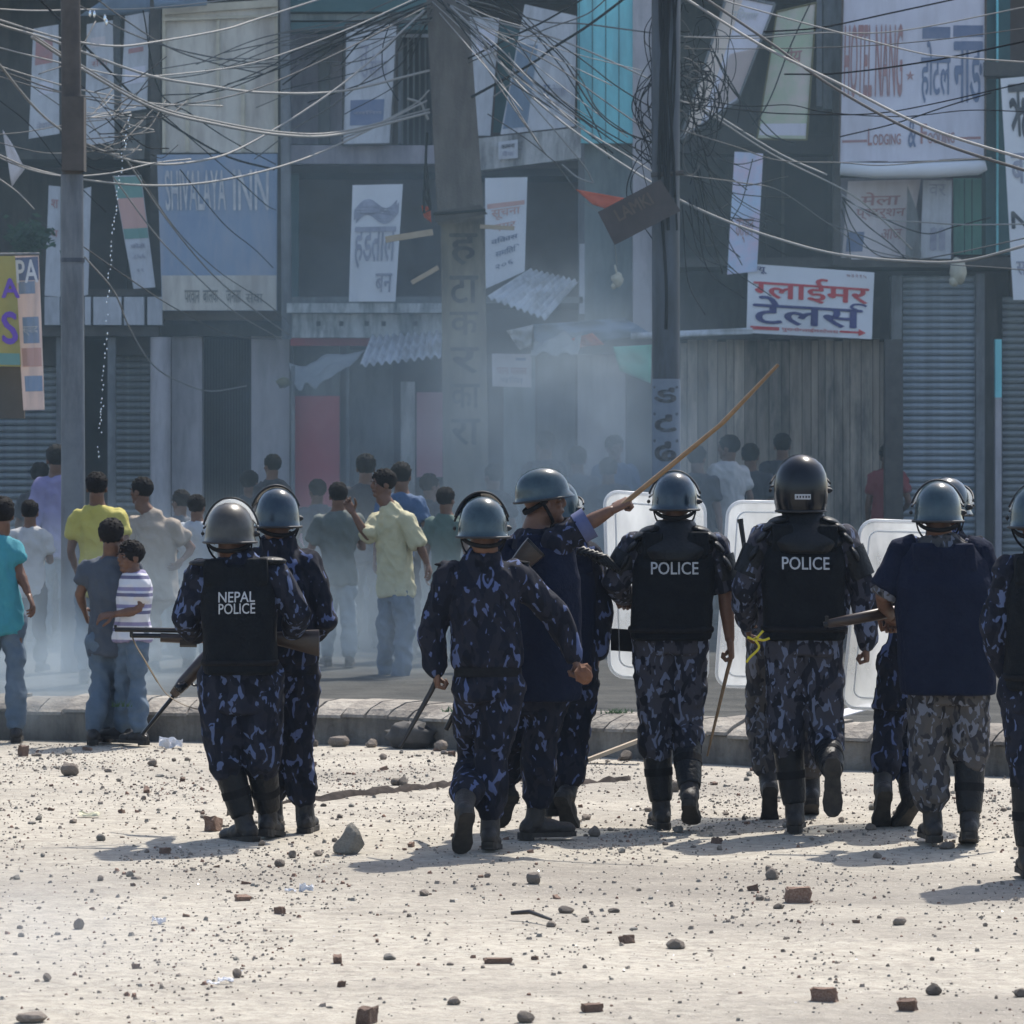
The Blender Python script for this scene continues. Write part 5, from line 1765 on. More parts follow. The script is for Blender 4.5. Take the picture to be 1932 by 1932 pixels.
def with_reph(raw, w=.06):
    """Adds the hooked r-sign over the last letter."""
    V1, F1, n = raw
    x1 = max(p[0] for p in V1); y1 = max(p[1] for p in V1[-8:]) if False else .64
    top = max(p[1] for p in glyphs('ल')[0])
    c = (x1 - .10, top)
    pts = [(c[0] + .0, c[1]), (c[0] - .10, c[1] + .07), (c[0] - .06, c[1] + .17), (c[0] + .06, c[1] + .19), (c[0] + .16, c[1] + .14)]
    cm = catmull([V((a, b, 0)) for a, b in pts], 5)
    vs, fs = [], []
    for i, p in enumerate(cm):
        t = (cm[min(i + 1, len(cm) - 1)] - cm[max(0, i - 1)]).normalized()
        q = V((-t.y, t.x, 0)) * w * .5
        vs += [(p.x + q.x, p.y + q.y), (p.x - q.x, p.y - q.y)]
    for i in range(len(cm) - 1): fs.append((2 * i, 2 * i + 1, 2 * i + 3, 2 * i + 2))
    b = len(V1)
    pad = (-len(vs)) % n if False else 0
    return V1 + vs, F1 + [tuple(i + b for i in q) for q in fs], n


gl = compose([('ग', .60), ('लाईमर', None)], .022)
te = with_reph(compose([('टेलस', None)], .022))
ny = compose([('न', .62), ('यू', None)], .02)
sm = compose([('पुरानो ', None), ('ग', .6), ('लाईमर ', None), ('टेलस', None)], .012)
SG = psheet((1412, 497), (1650, 514), (1645, 640), (1408, 628), 45.2, amp=.025, fr=2.5, seed=2)
arrow = ([(0, .35), (.72, .35), (.72, 0), (1, .5), (.72, 1), (.72, .65), (0, .65)], [(0, 1, 5, 6), (1, 2, 3), (1, 3, 5), (5, 3, 4)], 7)
signboard('shop_banner', 'white tailor shop banner with big red and navy Devanagari lettering and a red arrow', SG, 'banner', 'banner',
          [(gl, .045, .15, .965, .52, 'p_red', 0), (te, .045, .45, .955, .86, 'p_navy', 0), (ny, .05, .035, .15, .135, 'p_navy', 0), (sm, .28, .885, .73, .955, 'p_red', 0), (arrow, .74, .86, .95, .965, 'p_red', 0), ('७३२१५', .78, .05, .94, .10, 'p_redpale', .01)],
          [(.03, .895, .26, .945, 'p_red')], 14, 8)
# lodging sign
SL = psheet((1590, -14), (1860, -14), (1858, 300), (1583, 308), 45.3, amp=.03, fr=2.2, seed=4)
LT = []
for i, (a, b) in enumerate(((.20, .34), (.37, .48), (.50, .61))):
    pass
ho = compose([('होटल', None)], .02)
na = compose([('नाङ', None), ], .02)
signboard('lodging_sign', 'huge pale lilac lodging sign with faded red and navy letters on the right building', SL, 'banner_lilac', 'sign',
          [('HOTEL', .02, .185, .215, .62, 'p_redpale', .02), ('NANG', .235, .185, .425, .62, 'p_redpale', .02), (ho, .555, .29, .76, .66, 'p_blue', 0), (na, .78, .29, .985, .66, 'p_blue', 0),
           ('L', .195, .80, .225, .90, 'p_redpale', .02), ('ODGING', .23, .835, .42, .90, 'p_redpale', .02), ('&', .47, .75, .525, .92, 'p_blue', .015), ('F', .555, .78, .60, .90, 'p_redpale', .02), ('OODING', .605, .835, .79, .90, 'p_redpale', .02), ('★', .45, .46, .51, .52, 'p_redpale', 0)],
          [(.56, .205, .755, .275, 'p_blue'), (.775, .195, .985, .265, 'p_blue'), (.02, .865, .19, .88, 'p_redpale'), (.80, .865, .97, .88, 'p_redpale')], 12, 12, frame=('rust', .012))
q = MB().tube([P(1586, 318, 45.35), P(1650, 322, 45.3), P(1760, 321, 45.3), P(1845, 316, 45.3), P(1860, 312, 45.3)], [.07, .078, .080, .076, .05], 14)
tag(q.build('rolled_cloth', M['banner'], None, smooth=True), 'white rolled cloth hanging along the bottom of the lodging sign', 'cloth')
# blue sign and cream panel
SB = psheet((296, 292), (523, 290), (522, 586), (306, 586), 45.55, amp=.012, seed=5)
signboard('blue_signboard', 'blue signboard with tall grey letters above a cream strip of Devanagari text', SB, 'sign_blue', 'sign',
          [('SHIVALAYA', .06, .10, .57, .36, 'p_pale', .015), ('INN', .63, .10, .93, .36, 'p_pale', .015), ('परवान', .20, .87, .33, .95, 'p_brown', .01), ('बालक', .36, .87, .49, .95, 'p_brown', .01), ('जनता', .56, .87, .69, .95, 'p_brown', .01), ('सेवा', .73, .87, .88, .95, 'p_brown', .01)],
          [(0.005, .775, .998, .998, 'cream')], 8, 8, th=.05)
cp = empty('cream_billboard', P(412, 290, 45.6), 'big cream framed panel above the blue signboard', 'billboard')
bx('panel', 306, 6, 524, 288, 45.68, .05, 'cream', cp)
for x, a, b in ((306, 8, 288), (408, 28, 200), (518, 4, 288)):
    bx('frame_strip', x, a, x + 6, b, 45.64, .04, 'cream_frame', cp)
for x in (350, 455):
    bx('frame_strip', x, 160, x + 7, 286, 45.645, .035, 'cream_frame', cp)
S = psheet((306, 12), (524, -2), (524, 12), (306, 28), 45.63)
S.solid(4, 1, .04).build('frame_strip', M['cream_frame'], cp)
S = psheet((306, 34), (524, 26), (524, 31), (306, 40), 45.62)
S.solid(4, 1, .03).build('frame_strip', M['cream_frame'], cp)
tag(psheet((288, -14), (392, -14), (390, 10), (292, 17), 45.4, amp=.03, seed=3).solid(8, 4, .01).build('blue_tarp', M['tarp_blue'], None, smooth=True), 'blue tarpaulin edge along the top of the cream billboard', 'tarpaulin')
tag(psheet((215, -14), (284, -14), (284, 26), (150, 30), 46.0, amp=.03, seed=6).solid(8, 4, .01).build('blue_tarp', M['tarp_blue'], None, smooth=True), 'blue tarpaulin sagging over the top left sign panels', 'tarpaulin')
# left column of panels
signboard('hanging_sign', 'pale sign panel with a faded pink picture, leftmost in the upper row', psheet((63, 54), (110, 46), (112, 252), (54, 262), 45.8, amp=.012, seed=7), 'white_sign', 'sign', [('नेपाल', .25, .86, .8, .93, 'p_grey', .01)], [(.12, .12, .78, .34, 'p_redpale'), (.3, .5, .8, .62, 'banner_lilac')], group='upper sign panels on the left building')
signboard('hanging_sign', 'pale sign panel right of the left pole in the upper row', psheet((164, 46), (213, 38), (216, 270), (160, 274), 45.7, amp=.012, seed=8), 'white_sign', 'sign', [('सेवा', .2, .3, .8, .36, 'p_redpale', .01), ('केन्द', .2, .42, .8, .48, 'p_grey', .01)], [(.15, .12, .7, .2, 'banner_pink')], group='upper sign panels on the left building')
signboard('hanging_sign', 'pale sign panel next to the dark post in the upper row', psheet((236, 30), (281, 22), (278, 205), (227, 212), 45.75, amp=.012, seed=9), 'white_sign', 'sign', [], [(.2, .35, .8, .40, 'p_redpale'), (.1, .55, .9, .72, 'banner_lilac')], group='upper sign panels on the left building')
signboard('hanging_sign', 'grey lower sign panel under the dark-post panel', psheet((228, 216), (276, 212), (272, 300), (232, 300), 45.9, amp=.012, seed=10), 'slate', 'sign')
signboard('narrow_sign', 'narrow white sign with an orange mark left of the left pole', psheet((92, 350), (114, 352), (114, 560), (84, 558), 45.6, seed=11), 'white_sign', 'sign', [('श', .25, .12, .85, .2, 'p_redpale', .02), ('स', .25, .40, .85, .46, 'p_redpale', .02)])
signboard('narrow_sign', 'narrow white sign right of the left pole, beside the dark window', psheet((158, 356), (172, 352), (166, 556), (152, 560), 45.6, seed=12), 'white_sign', 'sign')
signboard('tilted_sign', 'tilted green, pink and white sign leaning beside the blue signboard', psheet((213, 332), (266, 330), (293, 542), (252, 545), 45.55, amp=.008, seed=13), 'white_sign', 'sign', [('फोटो', .2, .60, .8, .645, 'p_grey', .02), ('८५६', .25, .70, .75, .74, 'p_grey', .02), ('१२', .3, .83, .6, .86, 'p_grey', .02)], [(.02, .01, .98, .2, 'p_green'), (.02, .2, .98, .47, 'p_orange'), (.02, .47, .98, .56, 'p_green')])
# middle signs
signboard('upright_sign', 'white sign with grey letters and a blue-grey box, left of the leaning pole', psheet((652, 46), (751, 40), (737, 272), (646, 274), 45.5, seed=14), 'white_sign', 'sign', [('तु', .3, .18, .46, .45, 'p_grey', .015), ('सेना', .48, .26, .85, .45, 'p_grey', .015), ('रविनद', .2, .72, .8, .75, 'p_grey', .01)], [(.14, .63, .82, .84, 'p_blue')], frame=('post_dark', .012))
signboard('cloth_banner', 'white hanging banner with scrawled red-grey script in the dark gallery', psheet((665, 349), (760, 347), (746, 569), (658, 569), 45.35, amp=.03, fr=2.5, seed=15), 'banner', 'banner', [('हडताल', .08, .36, .92, .72, 'p_grey', .02), ('~', .05, .12, .95, .34, 'p_grey', .03), ('बन', .55, .76, .9, .92, 'p_grey', .012)])
signboard('upright_sign', 'white sign right of the leaning pole top', psheet((886, 32), (942, 34), (925, 256), (896, 256), 45.6, seed=16), 'white_sign', 'sign', [], [(.2, .1, .9, .3, 'banner_lilac')])
signboard('green_sign', 'dark green sign board between the two white signs right of the leaning pole', psheet((944, 40), (985, 60), (972, 250), (930, 250), 45.8, seed=17), 'teal_post', 'sign')
signboard('wide_banner', 'wide pale blue-white banner with faint lines left of the teal panel', psheet((990, 8), (1088, 30), (1084, 238), (944, 254), 45.4, amp=.02, seed=18), 'white_sign', 'banner', [('म', .52, .62, .62, .72, 'p_blue', .02), ('नेपाल', .64, .62, .9, .72, 'p_grey', .015), ('शिक्षा', .5, .76, .85, .80, 'p_grey', .01)], [(.02, .3, .35, .96, 'tarp_blue')])
signboard('small_sign', 'small white plate with two dark lines on the slab edge', psheet((940, 268), (977, 263), (977, 298), (941, 301), 45.35, seed=19), 'white_sign', 'sign', [('कामना', .15, .2, .85, .42, 'p_dark', .02), ('बैंक', .2, .55, .8, .85, 'p_grey', .02)])
signboard('cloth_banner', 'white notice banner with pale red and blue lines right of the painted pillar', psheet((915, 336), (995, 334), (990, 512), (916, 545), 45.35, amp=.015, seed=20), 'banner', 'banner', [('सूचना', .15, .30, .85, .40, 'p_orange', .012), ('नगर', .2, .44, .75, .51, 'p_orange', .01), ('विकास', .15, .56, .8, .62, 'p_blue', .01), ('समिति', .25, .68, .85, .75, 'p_blue', .01), ('२०६', .25, .82, .7, .87, 'p_blue', .01)], [(.05, .24, .95, .285, 'p_orange')])
signboard('small_sign', 'pale pink notice board with red text hanging in the smoke under the tarps', psheet((928, 667), (1003, 668), (1003, 731), (929, 729), 44.2, amp=.012, seed=21), 'banner_pink', 'sign', [('पान पसल', .12, .42, .88, .62, 'p_redpale', .015), ('चिया', .2, .68, .8, .88, 'p_grey', .015)], [(.6, .12, .85, .2, 'p_blue')])
# right signs
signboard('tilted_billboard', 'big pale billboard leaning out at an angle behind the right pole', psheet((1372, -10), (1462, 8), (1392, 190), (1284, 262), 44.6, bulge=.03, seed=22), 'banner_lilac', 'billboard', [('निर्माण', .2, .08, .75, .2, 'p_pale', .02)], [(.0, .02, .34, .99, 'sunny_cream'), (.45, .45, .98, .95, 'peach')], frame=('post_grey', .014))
signboard('poster', 'green, yellow and pink poster hanging right of the leaning billboard', psheet((1466, 22), (1540, 5), (1522, 264), (1428, 262), 45.2, amp=.012, seed=23), 'poster', 'poster', [('पेय', .35, .3, .75, .42, 'p_redpale', .02)], [(.03, .88, .97, .97, 'banner_lilac')], frame=('cover_olive', .01)) if M.setdefault('poster', mat('poster', (.42, .50, .34), .6, col2=(.60, .52, .46), scale=1.6, contrast=(.42, .58))) else None
signboard('cloth_banner', 'narrow white banner with pink and blue stains left of the dark window', psheet((1386, 286), (1440, 290), (1428, 512), (1372, 518), 45.2, amp=.015, seed=24), 'stained', 'banner', [('उत्सव', .2, .55, .8, .75, 'p_redpale', .01)]) if M.setdefault('stained', mat('stained_banner', (.50, .60, .76), .7, col2=(.70, .56, .68), scale=2.2, contrast=(.42, .6))) else None
signboard('poster', 'pale faded poster with red print under the lodging sign', psheet((1600, 342), (1738, 338), (1712, 488), (1588, 490), 45.7, amp=.012, seed=25), 'banner_pink', 'poster', [('मेला', .2, .15, .75, .32, 'p_redpale', .015), ('प्रदर्शन', .15, .36, .85, .5, 'p_redpale', .01), ('आज', .55, .62, .85, .75, 'p_redpale', .01)], [(.05, .65, .3, .9, 'p_blue')])
signboard('poster', 'white poster with dark marks between the faded poster and the mint door', psheet((1742, 340), (1796, 340), (1794, 488), (1736, 488), 45.6, seed=26), 'white_sign', 'poster', [('वर', .2, .05, .8, .2, 'p_grey', .01), ('॥', .3, .6, .8, .9, 'p_grey', .04)])
MB().loft([[P(1712, 350, 45.45), P(1731, 400, 45.45), P(1738, 486, 45.45), P(1708, 488, 45.45)], [P(1712, 350, 45.5), P(1731, 400, 45.5), P(1738, 486, 45.5), P(1708, 488, 45.5)]]).build('folded_umbrella', M['slate'])
tag(bpy.data.objects['folded_umbrella'], 'folded grey cloth hanging in front of the faded poster', 'cloth')
signboard('side_banner', 'white banner with tall dark characters at the right border', psheet((1888, 148), (1990, 140), (2000, 566), (1912, 566), 44.9, amp=.012, seed=27), 'banner', 'banner', [('ऋण', .12, .03, .8, .28, 'p_dark', .02), ('बचत', .1, .34, .9, .48, 'p_grey', .02), ('N', .05, .60, .4, .68, 'p_dark', .03), ('सहकारी', .1, .8, .9, .9, 'p_grey', .01)])
# left hanging banners, nearer the street
yb = signboard('street_banner', 'olive-yellow banner with purple letters at the left border', psheet((-60, 484), (28, 483), (40, 692), (-60, 690), 35.0, amp=.01, seed=28), 'olive_yellow', 'banner', [('A', .68, .20, 1.06, .38, 'p_purple', .03), ('S', .66, .50, .98, .80, 'p_purple', .03)], [(.6, .88, .99, .985, 'p_green')])
wb = signboard('street_banner', 'peach and white banner reading PA with blue pictures, left border', psheet((26, 482), (73, 480), (84, 773), (44, 774), 35.1, amp=.008, seed=29), 'peach', 'banner', [('PA', .05, .03, .95, .18, 'banner', .02), ('स्वाद', .2, .46, .85, .52, 'p_pale', .01)], [(.02, .015, .97, .165, 'p_blue'), (.12, .17, .8, .25, 'sign_blue'), (.2, .40, .9, .57, 'sign_blue'), (.1, .60, .95, .72, 'p_orange'), (.15, .78, .95, .88, 'sign_blue')])
tag(MB().pbox(-60, 692, 46, 790, 35.2, .05).build('brown_board', M['board_brown'], None) if M.setdefault('board_brown', mat('board_brown', (.085, .075, .06), .9, col2=(.11, .095, .08), scale=5)) else None, 'brown board under the olive-yellow banner at the left border', 'board')
bar('banner_rail', [P(-60, 481, 35.05), P(74, 479, 35.05)], .012, 'post_grey')
tag(bpy.data.objects['banner_rail'], 'thin rail holding the two street banners at the left border', 'rail')
tag(psheet((5, 245), (22, 270), (47, 318), (22, 352), 40, amp=.03, seed=30).solid(6, 6, .01).build('torn_cloth', M['banner_pink'], None, smooth=True), 'torn pinkish cloth dangling at the left border', 'cloth')

# awnings and tarps
a1 = psheet((700, 634, .5), (834, 626, .5), (832, 672, -.5), (678, 690, -.5), 44.6, corr=10, camp=.022)
tag(a1.solid(80, 4, .004).build('corrugated_awning', M['tin'], None, smooth=True), 'white corrugated awning sheet left of the painted pillar', 'awning')
a2 = psheet((1000, 508, .8), (1092, 530, .3), (1030, 602, -.6), (918, 560, -.2), 44.6, corr=9, camp=.018)
tag(a2.solid(70, 4, .004).build('corrugated_awning', M['tin'], None, smooth=True), 'grey corrugated sheet sloping down right of the painted pillar', 'awning')
a3 = psheet((545, 690, .2), (690, 664, .2), (612, 722, -.4), (560, 735, -.4), 44.5, amp=.05, fr=3, seed=31)
tag(a3.solid(14, 10, .006).build('tarpaulin', M['tarp_grey'], None, smooth=True), 'grey tarpaulin drooping to a corner left of the white awning', 'tarpaulin')
tag(MB().ell(P(535, 722, 44.4), .07, .06, .05, None, 10, 7, bump=.4, seed=2).build('rope_knot', M['cover_olive'], None, smooth=True), 'olive cloth knot at the tip of the grey tarpaulin', 'cloth')
bar('tarp_pole', [P(553, 690, 44.4), P(553, 1130, 44.4)], .02, 'post_grey'); tag(bpy.data.objects['tarp_pole'], 'thin upright pole under the drooping grey tarpaulin', 'pole')
tag(psheet((955, 624), (1006, 612), (1002, 654), (980, 660), 44.0, amp=.05, fr=5, seed=32).solid(12, 10, .005).build('plastic_sheet', M['plastic'], None, smooth=True), 'bright crumpled plastic sheet catching the light right of the pillar', 'plastic sheet')
tag(psheet((1006, 612), (1180, 600), (1230, 630), (1010, 664), 44.3, amp=.07, fr=4, seed=33).solid(20, 8, .006).build('tarpaulin', M['tarp_blue'], None, smooth=True), 'blue-grey tarpaulin stretched between the plastic sheet and the right pole', 'tarpaulin')
tag(psheet((1010, 640, -.2), (1100, 628, -.2), (1090, 668, -.5), (1000, 672, -.5), 44.0, amp=.05, fr=4, seed=36).solid(14, 8, .006).build('tarpaulin', M['tarp_grey'], None, smooth=True), 'pale tarpaulin sagging below the plastic sheet', 'tarpaulin')
tag(psheet((1156, 654), (1230, 650), (1228, 724), (1170, 700), 44.0, amp=.04, fr=3, seed=34).solid(12, 10, .006).build('green_tarp', M['tarp_green'], None, smooth=True), 'bright green tarpaulin hanging left of the right pole', 'tarpaulin')
tag(psheet((1075, 640), (1118, 628), (1140, 650), (1090, 656), 43.8, amp=.05, fr=5, seed=35).solid(10, 6, .006).build('red_rag', M['orange'], None, smooth=True), 'red rag lying on the tarpaulin edge', 'cloth')
tag(psheet((1190, 628), (1420, 618), (1420, 630), (1190, 640), 43.8, amp=.02, seed=37).solid(16, 3, .01).build('eave_board', M['tin'], None, smooth=True), 'pale thin eave sheet running behind the right pole', 'sheet')
tag(psheet((1250, 560), (1420, 566), (1418, 618), (1250, 620), 45.0, amp=.04, seed=38).solid(14, 6, .01).build('tarpaulin', M['tarp_blue'], None, smooth=True), 'dusky blue tarpaulin under the eave left of the tailor banner', 'tarpaulin') if False else None
# flags and nailed boards
tag(psheet((1086, 357), (1182, 374), (1150, 396), (1118, 386), 41, amp=.02, fr=3, seed=39).solid(10, 6, .004).build('orange_flag', M['orange'], None, smooth=True), 'orange pennant strung left of the dark tilted board', 'flag')
tag(psheet((795, 388), (812, 390), (814, 420), (800, 410), 40.4, amp=.03, fr=3, seed=40).solid(5, 6, .004).build('red_rag', M['orange'], None, smooth=True), 'small red rag tied at the left edge of the leaning pole', 'cloth')
signboard('tilted_board', 'dark brown board tilted on the right pole with faint letters', psheet((1128, 400), (1246, 338), (1284, 398), (1160, 462), 35.6, seed=41), 'board_dark', 'sign', [('LAMKI', .2, .15, .75, .5, 'rust', .02)], th=.03)
tag(MB().box(P(772, 445, 39.4), (.42, .03, .055), Matrix.Rotation(R(-9), 3, 'Y')).build('wood_slat', M['wood_raw'], None), 'pale wooden slat nailed left of the pole joint', 'slat')
tag(MB().box(P(938, 429, 39.4), (.30, .03, .035), Matrix.Rotation(R(3), 3, 'Y')).build('wood_slat', M['wood_raw'], None), 'short wooden slat nailed right of the pole joint', 'slat')
tag(MB().box(P(802, 519, 39.4), (.27, .03, .04), Matrix.Rotation(R(-30), 3, 'Y')).build('wood_slat', M['wood_raw'], None), 'wooden slat slanting left of the painted pillar', 'slat')
q = MB().ell(P(1808, 512, 44.5), .085, .08, .13, None, 12, 9, bump=.3, seed=3); q.ell(P(1800, 530, 44.5), .05, .05, .06)
tag(q.build('cloth_bundle', M['lump'], None, smooth=True), 'cream cloth bundle hanging above the roller shutter', 'bundle')
q = MB().ell(P(1165, 528, 42), .05, .05, .07, None, 10, 8, bump=.4, seed=7); q.tube([P(1160, 500, 42), P(1165, 522, 42)], .01, 6); q.ell(P(1158, 540, 42), .025, .025, .03)
tag(q.build('hanging_lamp', M['lump'], None, smooth=True), 'small hanging bulb holder in front of the grey-green wall', 'lamp')
# foliage on the gallery at the left
def shrub():
    root = empty('potted_shrub', P(50, 480, 44), 'dark green leafy plant on the left gallery above the banners', 'plant')
    rng = random.Random(9)
    MB().tube([P(50, 478, 44), P(48, 455, 44)], .02, 6).build('stem', M['rust'], root)
    vs, fs = [], []
    for i in range(420):
        p = P(rng.gauss(54, 18), min(478, rng.gauss(452, 14)), 44 + rng.uniform(-.25, .25))
        a = V((rng.uniform(-1, 1), rng.uniform(-1, 1), rng.uniform(-.6, .6))).normalized() * rng.uniform(.04, .075)
        b = a.cross(V((rng.uniform(-1, 1), rng.uniform(-1, 1), rng.uniform(-1, 1)))).normalized() * .022
        k = len(vs); vs += [p - a, p + b, p + a, p - b]; fs.append((k, k + 1, k + 2, k + 3))
    o = link_mesh('foliage', vs, fs, M['leaf'], root); o['kind'] = 'stuff'
shrub()

# ------------------------------------------------------------------ poles
pl = empty('utility_pole', GP(138, 1330) if False else V((P(138, 0, 33).x, 33, PAVE)), 'left grey utility pole, dark at the top, between the white signs', 'pole')
MB().tube([V((P(138, 0, 33).x, 33, PAVE - .05)), P(138, 900, 33), P(136, 330, 33)], [.092, .088, .082], 20).build('shaft', M['pole_grey'], pl, smooth=True, auto=40)
MB().tube([P(136, 332, 33), P(134, 120, 33), P(132, -120, 33)], [.075, .072, .07], 16).build('upper_shaft', M['post_dark'], pl, smooth=True, auto=40)
MB().pbox(116, 182, 158, 322, 32.85, .2).build('junction_box', M['post_dark'], pl)
MB().tube([P(137, 487, 33), P(137, 495, 33)], .090, 20).build('band', M['pole_steel'], pl, smooth=True, auto=40)
pc = empty('leaning_pole', V((P(868, 0, 39.6).x, 39.6, PAVE)), 'leaning brown concrete pole in the middle with dark straps at its joint', 'pole')
A = lambda x, y, d=0: P(x, y, 39.6 + d)
MB().loft([[A(826, 426), A(914, 410), A(914, 410, .3), A(826, 426, .3)], [A(797, -150), A(872, -150), A(872, -150, .3), A(797, -150, .3)]]).build('shaft', M['pole_brown'], pc)
MB().loft([[A(822, 420, -.03), A(920, 404, -.03), A(920, 404, .33), A(822, 420, .33)], [A(820, 400, -.03), A(906, 386, -.03), A(906, 386, .33), A(820, 400, .33)]]).build('clamp', M['post_dark'], pc)
MB().tube([A(818, 404, -.04), A(870, 400, -.05), A(916, 396, -.04)], .012, 6).build('binding_wire', M['wire_dark'], pc)
for i in range(4):
    MB().tube([A(806 - i * 2, 250 + i * 36, .05), A(803 - i, 300 + i * 34, .02), A(812, 395, -.03)], .012, 6).build('cable_drop', M['wire_dark'], pc)
pp = empty('painted_pillar', V((P(878, 0, 40.2).x, 40.2, PAVE)), 'painted pillar with vertical dark Devanagari letters under the leaning pole', 'pillar')
S = psheet((832, 410), (914, 410), (925, 1130), (838, 1130), 40.0)
S.solid(2, 12, .36).build('shaft', M['pillar_paint'], pp)
for body, y0, y1 in (('ह', 440, 500), ('टा', 520, 572), ('क', 588, 632), ('र', 655, 705), ('का', 724, 770), ('रा', 790, 840)):
    v0, v1 = (y0 - 410) / 720, (y1 - 410) / 720
    vs, fs = S.text(body, .18, v0, .84, v1, .018, .006)
    link_mesh('lettering', vs, fs, M['p_dark'], pp)
pr_ = empty('utility_pole', V((P(1256, 0, 36).x, 36, PAVE)), 'right dark steel utility pole wound with cables, pale paint and letters low down', 'pole')
MB().tube([V((P(1256, 0, 36).x, 36, PAVE - .05)), P(1257, 900, 36), P(1256, 300, 36), P(1257, -150, 36)], [.112, .110, .112, .118], 24).build('shaft', M['pole_steel'], pr_, smooth=True, auto=40)
MB().tube([P(1257, 900, 36), P(1257, 715, 36)], .1145, 24).build('painted_band', M['pole_blue'], pr_, smooth=True, auto=40)  # lower stretch of the shaft in a paler blue
for body, y0, y1 in (('ड', 728, 760), ('ट', 778, 815), ('ढ', 828, 870)):
    vs, fs = fit_text(body, 0, 0, 1, 1, .03)
    out = []
    c = P(1257, 800, 36)
    for u, v, k in vs:
        a = (u - .55) * 2.0
        z = P(0, y0 + (y1 - y0) * v, 36).z
        out.append(V((c.x + math.sin(a) * .117, 36 - math.cos(a) * (.1165 + .0006 * k), z)))
    link_mesh('lettering', out, fs, M['p_dark'], pr_)
q = MB()
rng = random.Random(4)
for i in range(9):
    o = rng.uniform(-.6, .6)
    pts = [V((P(1256, 0, 36).x + math.sin(o + .25 * math.sin(k * .7 + i)) * .125, 36 - math.cos(o) * .125, P(0, -60 + k * 62, 36).z)) for k in range(rng.randint(7, 12))]
    q.tube(catmull(pts, 3), rng.uniform(.009, .015), 6)
q.build('bound_cables', M['wire_dark'], pr_, smooth=True)
MB().tube([P(1228, 330, 35.9), P(1290, 326, 35.9)], .02, 8).build('bracket', M['post_dark'], pr_)

# ------------------------------------------------------------------ overhead cables
WG = 'overhead cables tangled across the street'


def zone(x, y):
    for lim, n in ((95, 'the left border'), (175, 'the left pole'), (300, 'the left sign panels'), (535, 'the cream billboard' if y < 300 else 'the blue signboard'), (790, 'the middle gallery'), (905, 'the leaning pole'),
                   (1090, 'the pale blue banner' if y < 260 else 'the notice banner'), (1200, 'the teal panel' if y < 280 else 'the orange pennant'), (1300, 'the right pole'), (1440, 'the leaning billboard' if y < 280 else 'the stained banner'), (1575, 'the green poster' if y < 280 else 'the dark window'),
                   (1862, 'the lodging sign' if y < 335 else 'the faded posters')):
        if x < lim: return n
    return 'the right border'


def wire_label(pts, w, m):
    tone = {'pale': 'pale', 'mid': 'brown-grey', 'dark': 'dark'}[m]
    th = 'thick' if w > 3.5 else 'thin' if w > 2.3 else 'very thin'
    a, b = zone(*pts[0]), zone(*pts[-1])
    sag = max(p[1] for p in pts) - max(pts[0][1], pts[-1][1])
    how = 'sagging' if sag > 12 else 'slanting' if abs(pts[0][1] - pts[-1][1]) > 90 else 'nearly level'
    return f'{th} {tone} cable {how} from {a} to {b}' if a != b else f'{th} {tone} cable end {how} at {a}'


def wire(pts, w, m, D0, D1=None, label=None, per=7):
    D1 = D0 if D1 is None else D1
    n = len(pts)
    q = catmull([P(x, y, D0 + (D1 - D0) * i / (n - 1)) for i, (x, y) in enumerate(pts)], per)
    o = MB().tube(q, w * .5 * (D0 + D1) / 2 / F, 6).build('overhead_cable', M['wire_' + m], None, smooth=True)
    tag(o, label or wire_label(pts, w, m), 'cable', WG)
    return o


